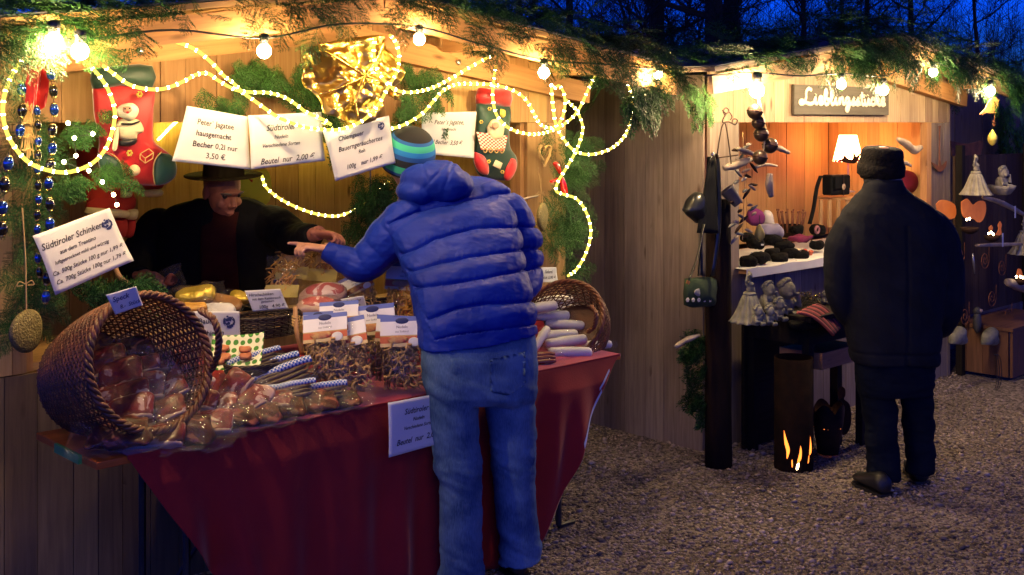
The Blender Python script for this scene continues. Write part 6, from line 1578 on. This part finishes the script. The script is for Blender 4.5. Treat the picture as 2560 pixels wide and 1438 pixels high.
# ---- crown of rusty rods
t = rth('rod_crown_ornament', 'rusty crown of upright ball tipped rods on the counter', 'metal crown', 1978, 582, .40)
for i in range(15):
    a = i / 15 * 6.283; c = rp(1978, 580, .42) + (U * math.cos(a) + V * math.sin(a)) * .07; tp = c + (U * math.cos(a) + V * math.sin(a)) * .025 + Z * rr.uniform(.13, .15)
    b = MB(); b.tube([c, tp], [.006, .004], 6); b.ell(tp, .007, n=8, m=6); b.build('rod', RUST, t, True)
b = MB(); b.lathe([(.068, -.035), (.072, -.035), (.074, .05), (.070, .05)], rp(1978, 580, .42), n=30, cap=False); b.build('band', RUSTD, t, True)
# ---- textiles on the counter
def heap(x, y, v, rx, ry, rz, mat, name, label, cat, seed=1, rot=0, yaw=0, group=None):
    c = rp(x, y, v); k = MB(); m = Matrix.Rotation(TH - .5 + yaw, 3, 'Z') @ Matrix.Rotation(rot, 3, 'Y'); k.ell(c, (rx, ry, rz), m, 24, 14, p=.75)
    n0 = 0
    for i in range(len(k.v)):
        p = k.v[i]; k.v[i] = p + Vector((noise.noise(p * 18 + Vector((seed, 0, 0))), noise.noise(p * 18 + Vector((0, seed, 0))), noise.noise(p * 24 + Vector((0, 0, seed))))) * .014
    return k.build(name, mat, smooth=True, label=label, cat=cat, group=group)
MAG = M('purple_felt', (.16, .015, .12), (.10, .01, .08), 9, .95); WHF = M('white_felt_goods', (.5, .46, .44), None, 9, .95); LAV = M('lavender_felt', (.22, .2, .3), None, 9, .95); MAG2 = M('magenta_wool', (.20, .015, .07), (.1, .008, .04), 20, .95, bump=.6); GRYK = M('black_knit', (.006, .006, .0065), (.003, .003, .0035), 30, .9, bump=.9, bscale=60, spec=.12)
heap(1888, 543, .30, .06, .05, .055, MAG, 'felt_hat', 'purple felt hat at the left end of the counter', 'hat', 1)
heap(1918, 548, .34, .04, .05, .05, WHF, 'felt_hat', 'white felt hat right of the purple one', 'hat', 2)
heap(1925, 578, .22, .085, .06, .05, LAV, 'felt_hat', 'lavender grey felt hat in front of the white one', 'hat', 3)
heap(2002, 597, .22, .09, .05, .022, MAG2, 'wool_scarf', 'magenta wool scarf lying on the counter', 'scarf', 4)
G2 = 'black knitted goods on the counter'
for i, (x, y, v, rx, lb) in enumerate(((1890, 610, .14, .05, 'black knitted lump at the left end under the yellow drop'), (1930, 600, .16, .06, 'pointed black knitted piece in front of the lavender hat'), (1960, 615, .10, .07, 'black knitted roll in the middle of the counter'), (1900, 645, .0, .07, 'black knitted roll at the front left edge of the counter'), (1950, 646, .0, .08, 'black knitted roll at the front middle of the counter'), (2005, 640, .02, .07, 'black knitted roll at the front right beside the man'), (2045, 575, .25, .07, 'black flower trimmed knit beside the crate'), (1870, 655, -.02, .05, 'small black knit at the very left counter edge'))):
    heap(x, y, v, rx, .05, .034, GRYK, 'knitwear', lb, 'knitwear', i + 5, yaw=.2 * i, group=G2)
for i, (x, y, v, rx, lb) in enumerate(((1872, 596, .20, .05, 'black cap standing at the far left of the counter'), (1975, 632, .06, .06, 'black knitted roll between the middle one and the little boxes'), (1930, 632, .06, .055, 'black knitted roll behind the front left one'), (2040, 612, .12, .06, 'black knitted piece at the right by the coat sleeve'), (1992, 575, .30, .05, 'black knitted piece in front of the rusty crown'))):
    heap(x, y, v, rx, .045, .03, GRYK, 'knitwear', lb, 'knitwear', i + 50, yaw=.3 * i, group=G2)
t = rth('felt_flower', 'dusty pink felt ring on the black knit beside the crate', 'felt flower', 2043, 575, .17); b = MB(); c = rp(2043, 575, .17); b.tube([c + (U * math.cos(a) + Z * math.sin(a)) * .022 for a in np.linspace(0, 6.283, 18)], .008, 8, False); b.build('ring', M('dusty_pink', (.3, .12, .14)), t, True)
for x, y, w, mt, lb in ((1996, 628, .026, M('cream_box', (.6, .5, .3)), 'cream little box among the black knits'), (2012, 629, .022, M('red_box', (.5, .04, .02)), 'red little box beside the cream one'), (2026, 632, .028, M('orange_box', (.65, .14, .06)), 'orange little box nearest the man')):
    b = MB(); b.box(rp(x, y, .03), (w, .02, .03), Matrix.Rotation(.5, 3, 'Z') @ Matrix.Rotation(.5, 3, 'X')); b.build('gift_box', mt, bevel=.002, label=lb, cat='box')
for i, (x, y) in enumerate(((1906, 612), (1922, 623), (1880, 633), (1938, 636), (1960, 632), (1912, 658), (1975, 611), (1990, 652))):
    b = MB(); b.box(rp(x, y, -.03 if y > 640 else .08), (.016, .002, .010), Matrix.Rotation(.3 * i, 3, 'Y')); b.build('price_tag', (PAPER, M('orange_label', (.7, .22, .05)))[i == 5], label=('tiny paper tag on the black goods, one of several', 'tiny orange tag on the front black roll')[i == 5], cat='price tag', group='tiny paper tags on the black goods')
YEL = M('yellow_ceramic', (.55, .46, .09), (.42, .34, .06), 20, .45, bump=.2)
def dropy(x, y, v, h, label):
    t = rth('ceramic_drop', label, 'hanging ornament', x, y, v); c = rp(x, y, v); s = h * c.y / F; b = MB(); b.lathe([(.03 * s, -.5 * s), (.12 * s, -.46 * s), (.26 * s, -.28 * s), (.30 * s, -.08 * s), (.24 * s, .15 * s), (.12 * s, .34 * s), (.07 * s, .46 * s), (.02 * s, .5 * s)], c, n=20); b.build('body', YEL, t, True)
    b = MB(); b.tube([c + Z * s * .48, c + Z * s * .48 + Z * .05], .002, 5); b.build('string', CABLE, t)
dropy(1899, 582, -.30, 44, 'yellow ceramic drop hanging over the counter')
dropy(2481, 344, -.43, 40, 'yellow ceramic drop hanging below the rusty bird')
# ---- stone figures
def bell_lady(x, y, v, h, label, mat, arm=True, rot=0):
    p = rp(x, y, v); s = h * p.y / F; t = thing('stone_lady', label, 'garden figure', p, 'stone ladies in bell shaped skirts')
    pr = [(.34, 0), (.36, .01), (.33, .04), (.26, .16), (.205, .30), (.165, .42), (.13, .50), (.09, .535)]
    b = MB(); b.lathe([(r * s, z * s) for r, z in pr], p, n=72, wave=lambda a, q: .13 * (1 - .55 * q / (.55 * s)) * math.sin(a * 13 + rot)); b.build('skirt', mat, t, True)
    b = MB(); b.lathe([(.10 * s, .515 * s), (.125 * s, .535 * s), (.12 * s, .56 * s), (.09 * s, .575 * s)], p, n=24); b.build('sash', mat, t, True)
    b = MB(); c = lambda a, d, z: p + (U * a + V * d + Z * z) * s
    b.ell(c(0, 0, .63), (.065 * s, .05 * s, .075 * s)); b.ell(c(0, 0, .72), (.085 * s, .055 * s, .055 * s)); b.ell(c(.0, -.03, .715), (.06 * s, .035 * s, .03 * s)); b.tube([c(0, 0, .74), c(.01, 0, .84)], .028 * s, 8); b.ell(c(.015, 0, .875), (.048 * s, .052 * s, .06 * s)); b.ell(c(.02, .01, .91), (.05 * s, .055 * s, .04 * s)); b.ell(c(.02, .03, .955), (.028 * s,) * 3)
    b.tube([c(-.08, 0, .74), c(-.135, -.02, .80), c(-.10, -.02, .89), c(-.03, -.03, .90)], [.03 * s, .027 * s, .022 * s, .018 * s], 8); b.tube([c(.085, 0, .735), c(.12, -.01, .65), (c(.09, -.05, .57))], [.03 * s, .025 * s, .02 * s], 8)
    remesh(b, .0035, 'torso', mat, t, 2); return t
bell_lady(2440, 488, -.30, 104, 'tall pale stone lady with bell skirt on the right shelf', STONE)
bell_lady(1874, 806, -.42, 132, 'stone lady with wide bell skirt on the black table', STONED, rot=1)
bell_lady(2562, 636, -.30, 104, 'stone lady in bell skirt cut off by the right picture edge', STONE, rot=2)
def cherub(x, y, v, h, label, mat, dish=True, seed=0):
    p = rp(x, y, v); s = h * p.y / F; t = thing('stone_cherub', label, 'garden figure', p); c = lambda a, d, z: p + (U * a + V * d + Z * z) * s
    if dish:
        b = MB(); b.lathe([(.12 * s, 0), (.24 * s, .04 * s), (.36 * s, .20 * s), (.40 * s, .30 * s), (.33 * s, .28 * s), (.1 * s, .2 * s)], p, n=40, wave=lambda a, q: .05 * math.sin(a * 7)); b.build('shell_dish', mat, t, True)
    z0 = .22 if dish else .0
    b = MB(); b.ell(c(0, .02, z0 + .16), (.19 * s, .15 * s, .20 * s)); b.tube([c(-.15, -.05, z0 + .27), c(-.26, -.14, z0 + .12), c(-.08, -.2, z0 + .13)], [.07 * s, .06 * s, .045 * s], 8); b.tube([c(.15, -.05, z0 + .27), c(.22, -.16, z0 + .18), c(.13, -.18, z0 + .42)], [.07 * s, .055 * s, .04 * s], 8)
    b.ell(c(0, -.05, z0 + .47), (.155 * s, .15 * s, .165 * s)); b.ell(c(0, -.18, z0 + .44), (.03 * s, .03 * s, .025 * s)); b.ell(c(-.06, -.15, z0 + .41), (.05 * s,) * 3); b.ell(c(.06, -.15, z0 + .41), (.05 * s,) * 3); b.tube([c(-.12, -.22, z0 + .05), c(.02, -.28, z0 + .06), c(.12, -.2, z0 + .04)], .07 * s, 8)
    remesh(b, .0035, 'body', mat, t, 1)
    b = MB(); r5 = random.Random(seed)
    for i in range(34):
        a, e = r5.uniform(0, 6.283), r5.uniform(.15, 1.5); d = Vector((math.cos(a) * math.cos(e), abs(math.sin(a)) * math.cos(e) * .9 - .25 * math.sin(e), math.sin(e))); q = c(0, -.03, z0 + .49) + (U * d.x + V * d.y + Z * d.z) * .16 * s; b.ell(q, .048 * s, n=8, m=6)
    b.build('curls', mat, t, True); return t
cherub(2505, 488, -.30, 82, 'pale stone cherub leaning on a shell dish', STONE)
cherub(1962, 790, -.34, 140, 'largest mossy cherub bust with curls behind the kneeling ones', STONED, False, 2)
cherub(1918, 770, -.36, 100, 'mossy cherub with hat between the lady and the largest cherub', STONED, False, 3)
cherub(1893, 812, -.50, 74, 'small kneeling stone child at the table front, left one', STONED, False, 4)
cherub(1922, 812, -.50, 74, 'small kneeling stone child at the table front, right one', STONED, False, 5)
cherub(1945, 800, -.42, 86, 'stone child sitting behind the right kneeling one', STONED, False, 6)
cherub(2085, 785, -.40, 60, 'stone cherub head in the basket beside the man', STONED, False, 7)
cherub(2062, 760, -.36, 50, 'small stone cherub behind the striped knit', STONED, False, 8)
# ---- black table, tray, wreath
t = rth('side_table', 'black painted side table carrying the stone figures', 'table', 1880, 1110, -.4)
zt = rp(1900, 812, -.5).z
b = MB(); b.board(RW(.50, -.33, zt - .018), U, V, Z, .66, .46, .03); b.build('tabletop', BLACKW, t, bevel=.004)
b = MB(); b.board(RW(.50, -.33, zt - .10), U, V, Z, .60, .40, .13); b.build('apron', BLACKW, t)
for s in (.22, .78):
    for v in (-.51, -.15): b = MB(); b.board(RW(s, v, (zt - .165) / 2), Z, U, V, zt - .165, .045, .045); b.build('leg', BLACKW, t)
b = MB(); b.board(RW(.44, -.12, .38), U, Z, V, .55, .74, .02); b.build('back_panel', BLACKW, t)
t = rth('wooden_tray', 'wooden box tray with a bright front edge beside the man', 'tray', 2060, 885, -.45)
p = rp(2062, 866, -.5); zz = p.z
pc = rp(2050, 866, -.42)
for dv, du, L, a_, b_ in ((-.13, 0, .40, U, V), (.13, 0, .40, U, V)):
    b = MB(); b.board(pc + V * dv - Z * .04, U, Z, V, .40, .09, .015); b.build('side_panel', BEAM, t)
for du in (-.2, .2): b = MB(); b.board(pc + U * du - Z * .04, V, Z, U, .245, .09, .015); b.build('end_panel', BEAM, t)
b = MB(); b.board(pc - Z * .08, U, V, Z, .40, .26, .012); b.build('bottom', BEAM, t)
for du in (-.17, .17):
    b = MB(); q_ = pc + U * du; b.board(Vector((q_.x, q_.y, (pc.z - .087) / 2)), Z, U, V, pc.z - .087, .05, .05); b.build('leg', BLACKW, t)
t = rth('christmas_wreath', 'twiggy wreath with golden glitter in the tray', 'wreath', 2040, 790, -.36); b = MB(); c = rp(2035, 775, -.36); r6 = random.Random(4)
for i in range(150):
    a = r6.uniform(0, 6.283); q_ = c + U * math.cos(a) * .13 + (V * .8 + Z * .5) * math.sin(a) * .10; d = Vector((r6.uniform(-1, 1), r6.uniform(-1, 1), r6.uniform(-.5, 1))).normalized(); b.tube([q_, q_ + d * .035, q_ + d * .06 + Z * .01], .0022, 4)
b.build('twigs', M('moss_twig', (.10, .09, .035), (.05, .05, .02)), t); b = MB()
for i in range(60): a = r6.uniform(.3, 2.6); q_ = c + U * math.cos(a) * .13 + (V * .8 + Z * .5) * math.sin(a) * .10; b.ell(q_ + Vector((r6.uniform(-.03, .03), -.02, r6.uniform(0, .05))), .005, n=6, m=4)
b.build('glitter_beads', GOLDC, t, True)
STR = uvmat('striped_wool', 'ramp', stops=tuple((i / 8 * .999, ((.32, .07, .07) if i % 2 == 0 else (.08, .02, .025))) for i in range(8)), axis=0, rough=.95)
b = MB(); qf, n_ = quad_fn([rp(1990, 785, -.52), rp(2040, 762, -.46), rp(2100, 818, -.54), rp(2080, 840, -.60)]); b.grid(lambda a, w: qf(a, w) + Z * (.030 * math.sin(math.pi * w) + .006 * math.sin(a * 50)) , 32, 10); o = b.build('knitted_cap', STR, smooth=True, label='red and dark striped knitted cap on the edge of the tray', cat='knitted cap'); sm = o.modifiers.new('t', 'SOLIDIFY'); sm.thickness = .012
heap(2010, 815, -.50, .09, .05, .03, GRYK, 'knitted_cap', 'black knitted cap under the striped one', 'knitted cap', 31)
# ---- fire column and fire basket
FLAME = glow('candle_glow', (1.0, .22, .03), 2.2); HOT = glow('flame_glow', (1.0, .75, .4), 22)
c = rp(1984, 1175, -.50); c.z = 0; t = thing('fire_column', 'dark rusty steel column with glowing flame shaped cut outs', 'fire column', c); r_ = 48 * c.y / F; hcol = .60
b = MB(); b.lathe([(r_, .0), (r_, hcol), (r_ - .004, hcol), (r_ - .004, .01)], c, n=32, cap=False); b.build('shell', M('near_black_steel', (.016, .008, .005), (.008, .005, .004), 14, .9, bump=.4, spec=.06), t, True)  # very dark brown tones, rough and bumpy
def cut(pts, mat, name):
    P = [W(x, y, c.y) for x, y in pts]; P = cr(P + [P[0]], 4)[:-1]; out = []
    for p in P:
        dx = max(-.98, min(.98, (p.x - c.x) / r_)); out.append(Vector((c.x + dx * (r_ + .003), c.y - (r_ + .003) * (1 - dx * dx) ** .5, p.z)))
    b = MB(); cc_ = sum(out, Vector()) / len(out); n0 = len(b.v); b.v += out + [cc_ + Vector((0, -.001, 0))]
    for i in range(len(out)): b.face((n0 + i, n0 + (i + 1) % len(out), n0 + len(out)))
    b.build(name, mat, t)
cut([(1952, 1065), (1957, 1085), (1964, 1110), (1962, 1125), (1958, 1135), (1957, 1115), (1953, 1095)], FLAME, 'flame_opening')
cut([(1989, 1100), (1992, 1115), (1990, 1135), (1981, 1143), (1986, 1120)], FLAME, 'flame_opening')
cut([(2015, 1080), (2019, 1105), (2018, 1122), (2012, 1125), (2014, 1100)], FLAME, 'flame_opening')
cut([(1985, 1143), (1984, 1156), (1979, 1160), (1980, 1148)], HOT, 'flame_opening')
cut([(1970, 1135), (1971, 1150), (1969, 1155), (1968, 1140)], FLAME, 'flame_opening')
cut([(2012, 1126), (2011, 1142), (2008, 1146), (2010, 1130)], FLAME, 'flame_opening')
c = rp(2070, 1122, -.50); c.z = 0; t = thing('fire_bowl', 'rusty steel fire bowl with scalloped rim and owl shaped finial', 'fire bowl', c); r_ = 41 * c.y / F
b = MB(); N_ = 40; rs = []
for f, q_ in ((0, .62), (.5, .85), (1, 1.0)):
    rs.append([c + Vector((math.cos(a) * r_ * q_, math.sin(a) * r_ * q_, .012 + f * (.235 + .05 * abs(math.sin(a * 2.5 + .4))))) for a in np.linspace(0, 6.283, N_ + 1)[:-1]])
b.rings(rs, True, False); o = b.build('bowl', RUSTD, t, True); sm = o.modifiers.new('t', 'SOLIDIFY'); sm.thickness = .004
b = MB(); b.lathe([(.001, .16), (r_ * .86, .16), (r_ * .86, .17), (.001, .17)], c, n=24); b.build('embers', M('glow_sand', (.25, .09, .03), emit=(1, .25, .05), es=.9), t)
b = MB(); b.ell(c + Vector((-.02, -.02, .19)), (.012, .012, .02), n=10, m=8); b.build('flame', HOT, t, True)
b = MB(); pt = [W(x, y, c.y + .05) for x, y in ((2098, 1040), (2102, 1010), (2096, 992), (2094, 976), (2102, 966), (2112, 972), (2113, 988), (2110, 998), (2124, 1012), (2128, 1050), (2120, 1080), (2105, 1085))]; b.slab(cr(pt + [pt[0]], 4)[:-1], (0, 1, 0), .006); b.build('owl_finial', RUSTD, t)
# ---- right end: rack of hanging and standing things
t = rth('display_rack', 'black display rack crowded with dark hanging ornaments at the right', 'display rack', 2480, 890, -.05)
b = MB(); planks(b, RW(2.96, -.02, 0), RW(4.2, -.02, 0), .42, 1.62, -V, .1, .16); b.build('back_panel', wood('dark_rack_boards', (.075, .045, .03), (.035, .022, .016), spec=.1), t)
for s in (2.98, 4.15): b = MB(); b.board(RW(s, -.06, .85), Z, U, V, 1.7, .05, .05); b.build('post', BLACKW, t)
t = rth('wooden_box', 'brown boarded wooden box standing on the gravel at the right edge', 'wooden box', 2500, 985, -.25); b = MB(); planks(b, RW(3.02, -.42, 0), RW(3.9, -.42, 0), .03, .36, -V, .09, .13); b.build('front_panel', BROWNW, t); b = MB(); b.board(RW(3.46, -.22, .375), U, V, Z, .92, .44, .024); b.build('lid', BROWNW, t); b = MB(); planks(b, RW(3.025, -.40, 0), RW(3.025, -.02, 0), .03, .36, -U, .09, .13); b.build('end_panel', BROWNW, t)
ORR = M('orange_rust', (.42, .14, .035), (.28, .08, .02), 12, .7, bump=.2)
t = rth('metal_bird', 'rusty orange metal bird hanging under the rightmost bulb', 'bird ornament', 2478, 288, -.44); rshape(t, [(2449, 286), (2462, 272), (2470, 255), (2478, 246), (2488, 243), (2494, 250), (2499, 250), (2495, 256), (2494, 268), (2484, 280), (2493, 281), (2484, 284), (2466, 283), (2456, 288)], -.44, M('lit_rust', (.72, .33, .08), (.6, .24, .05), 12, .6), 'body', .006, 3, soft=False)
b = MB(); b.tube([rp(2486, 284, -.44), rp(2486, 300, -.44)], .002, 5); hx = [rp(2484, 300 + i * 1.2, -.44) + (U * math.cos(i) + V * math.sin(i)) * .012 for i in range(14)]; b.tube(hx, .002, 5); b.build('spring', RUST, t)
t = rth('metal_anchor', 'rusty metal anchor hung on the right jamb', 'anchor', 2348, 432, -.03); rshape(t, [(2346, 316), (2352, 315), (2350, 330), (2350, 400), (2356, 414), (2366, 402), (2364, 418), (2350, 430), (2338, 420), (2328, 406), (2338, 410), (2346, 414), (2347, 400), (2348, 330)], -.03, RUST, 'body', .006, 2, soft=False)
rshape(rth('metal_boat', 'broad rusty plate on the dark fence above the stone lady', 'rusty plate', 2410, 395, .2), [(2376, 352), (2420, 360), (2456, 352), (2448, 390), (2420, 402), (2382, 398)], .2, RUST, 'body', .008, 3, soft=False)
LIT = M('lit_orange_rust', (.5, .17, .04), (.38, .11, .03), 10, .7, emit=(1, .20, .02), es=.16)  # faint emission stands in for candlelight falling on the rust
t = rth('tea_light_holder', 'heart shaped rusty tea light holder glowing below the stone lady', 'candle holder', 2432, 610, -.32); rshape(t, [(2403, 505), (2418, 497), (2432, 512), (2446, 503), (2462, 505), (2464, 530), (2455, 552), (2444, 556), (2434, 548), (2412, 545), (2404, 530)], -.30, LIT, 'heart', .006, 3, soft=False); b = MB(); b.lathe([(.02, 0), (.055, .02), (.06, .045), (.05, .042), (.02, .01)], rp(2425, 585, -.36), n=24); b.build('cup', RUSTD, t, True)
for x, y in ((2417, 549), (2424, 547)): b = MB(); b.ell(rp(x, y, -.36), (.007, .007, .009), n=8, m=6); b.build('flame', HOT, t, True)
t = rth('tea_light_holder', 'owl shaped rusty tea light holder with two knobs right of the heart', 'candle holder', 2485, 608, -.32)
for pts in ([(2478, 563), (2482, 570), (2480, 578), (2486, 590), (2474, 588), (2474, 578), (2472, 570)], [(2500, 553), (2504, 562), (2502, 572), (2503, 585), (2494, 590), (2488, 588), (2496, 575), (2495, 562)]): rshape(t, pts, -.30, LIT, 'knob', .006, 3, soft=False)
b = MB(); b.lathe([(.02, 0), (.05, .02), (.055, .045), (.045, .042), (.02, .01)], rp(2480, 605, -.36), n=24); b.build('cup', RUSTD, t, True)
for x, y in ((2472, 584), (2478, 581), (2483, 586)): b = MB(); b.ell(rp(x, y, -.37), (.007, .007, .009), n=8, m=6); b.build('flame', HOT, t, True)
t = rth('tea_light_holder', 'rusty tea light holder on the driftwood ledge at the picture edge', 'candle holder', 2550, 710, -.32); b = MB(); b.lathe([(.02, 0), (.05, .02), (.055, .045), (.045, .042), (.02, .01)], rp(2552, 712, -.36), n=24); b.build('cup', RUSTD, t, True); rshape(t, [(2545, 672), (2552, 674), (2556, 690), (2548, 695), (2542, 685)], -.30, LIT, 'knob', .006, 3, soft=False)
for x, y in ((2541, 692), (2551, 692), (2557, 694)): b = MB(); b.ell(rp(x, y, -.37), (.008, .008, .010), n=8, m=6); b.build('flame', HOT, t, True)
rshape(rth('metal_lantern', 'glowing orange rusty sheet beside the shoulder of the dark coat', 'lantern', 2372, 545, -.2), [(2340, 510), (2352, 500), (2372, 503), (2388, 515), (2386, 545), (2350, 545)], -.2, LIT, 'body', .006, 3, soft=False)
drift([(2458, 494), (2490, 502), (2520, 515), (2575, 545)], .020, -.30, 'long driftwood branch slanting down below the cherub')
drift([(2440, 614), (2490, 612), (2560, 610)], .014, -.30, 'straight dark driftwood shelf under the tea lights')
drift([(2518, 705), (2540, 712), (2580, 728)], .040, -.32, 'thick pale driftwood ledge at the right picture edge')
for x, y, h, v, lb in ((2507, 600, 34, -.42, 'white paper tag hanging from the driftwood shelf'), (2538, 530, 30, -.40, 'white paper tag hanging from the slanting branch')):
    b = MB(); c = rp(x, y, v); b.board(c, Z, U, V, h * c.y / F, 8 * c.y / F, .001); b.build('paper_tag', PAPER, label=lb, cat='paper tag')
t = rth('owl_figure', 'small dark owl figure with pale face hanging low on the rack', 'owl figure', 2443, 850, -.2); b = MB(); c = rp(2443, 805, -.2); b.ell(c, (.03, .03, .085)); b.ell(c + Z * .08, (.028, .028, .03)); b.build('body', M('dark_stone', (.04, .04, .042)), t, True); b = MB(); b.ell(c + Z * .085 - V * .025, (.018, .008, .014)); b.build('face', M('owl_face', (.35, .25, .2)), t, True)
for x, y, lb in ((2400, 730, 'dark grey metal ornament hanging beside the dark coat'), (2432, 665, 'slim steel rod glinting on the black rack')):
    b = MB(); c = rp(x, y, -.2); b.tube([c + Z * .09, c + Z * .03 + U * .012, c - Z * .06 + U * .03], [.006, .010, .004], 8); b.build('metal_ornament', M('grey_steel', (.35, .36, .4), metal=.8, rough=.35), smooth=True, label=lb, cat='metal ornament')
r8 = random.Random(12)
for i, (x, y, lb) in enumerate(((2400, 640, 'rusty spiral hanging highest on the rack near the dark coat'), (2462, 650, 'rusty spiral hanging in the middle of the rack'), (2505, 668, 'rusty spiral hanging beside the driftwood ledge'), (2412, 790, 'rusty spiral low on the rack beside the dark coat'), (2480, 745, 'rusty spiral hanging left under the driftwood ledge'), (2520, 790, 'rusty spiral low at the right of the rack'))):
    c = rp(x, y, -.12); b = MB(); P = [c + (U * math.cos(a) + Z * math.sin(a)) * (.006 + .0052 * a) for a in np.linspace(0, 12.5, 40)]; b.tube(P, .004, 6); b.tube([P[-1], P[-1] + Z * .10], .0025, 5); b.build('metal_spiral', RUST, smooth=True, label=lb, cat='metal ornament', group='rusty spirals on the rack')
for x, y, lb in ((2395, 860, 'dark stone bird standing on the box lid by the coat'), (2475, 862, 'dark stone bird standing on the box lid in the middle')):
    t = rth('stone_bird', lb, 'garden figure', x, y, -.3); rshape(t, [(x - 18, y), (x - 14, y - 24), (x - 4, y - 38), (x + 6, y - 44), (x + 14, y - 36), (x + 12, y - 24), (x + 16, y)], -.3, STONED, 'body', .05, 3); rshape(t, [(x + 13, y - 40), (x + 22, y - 37), (x + 13, y - 33)], -.3, RUSTD, 'beak', .012, 0)
b = MB()
for i in range(3): b.tube(cr([rp(2485 + 8 * math.cos(a) * (1 + .2 * i) + i * 4, 930 + 44 * math.sin(a), -.48) for a in np.linspace(-1.6, 1.7, 9)], 3), .003, 5)
b.build('wire_coil', CABLE, smooth=True, label='loose black cable loops in front of the wooden box', cat='cable')
b = MB(); b.slab([rp(2536, 1322, -1.7) * 1.0, rp(2560, 1330, -1.7), rp(2556, 1340, -1.7), rp(2538, 1332, -1.7)], (0, -.3, 1), .001)
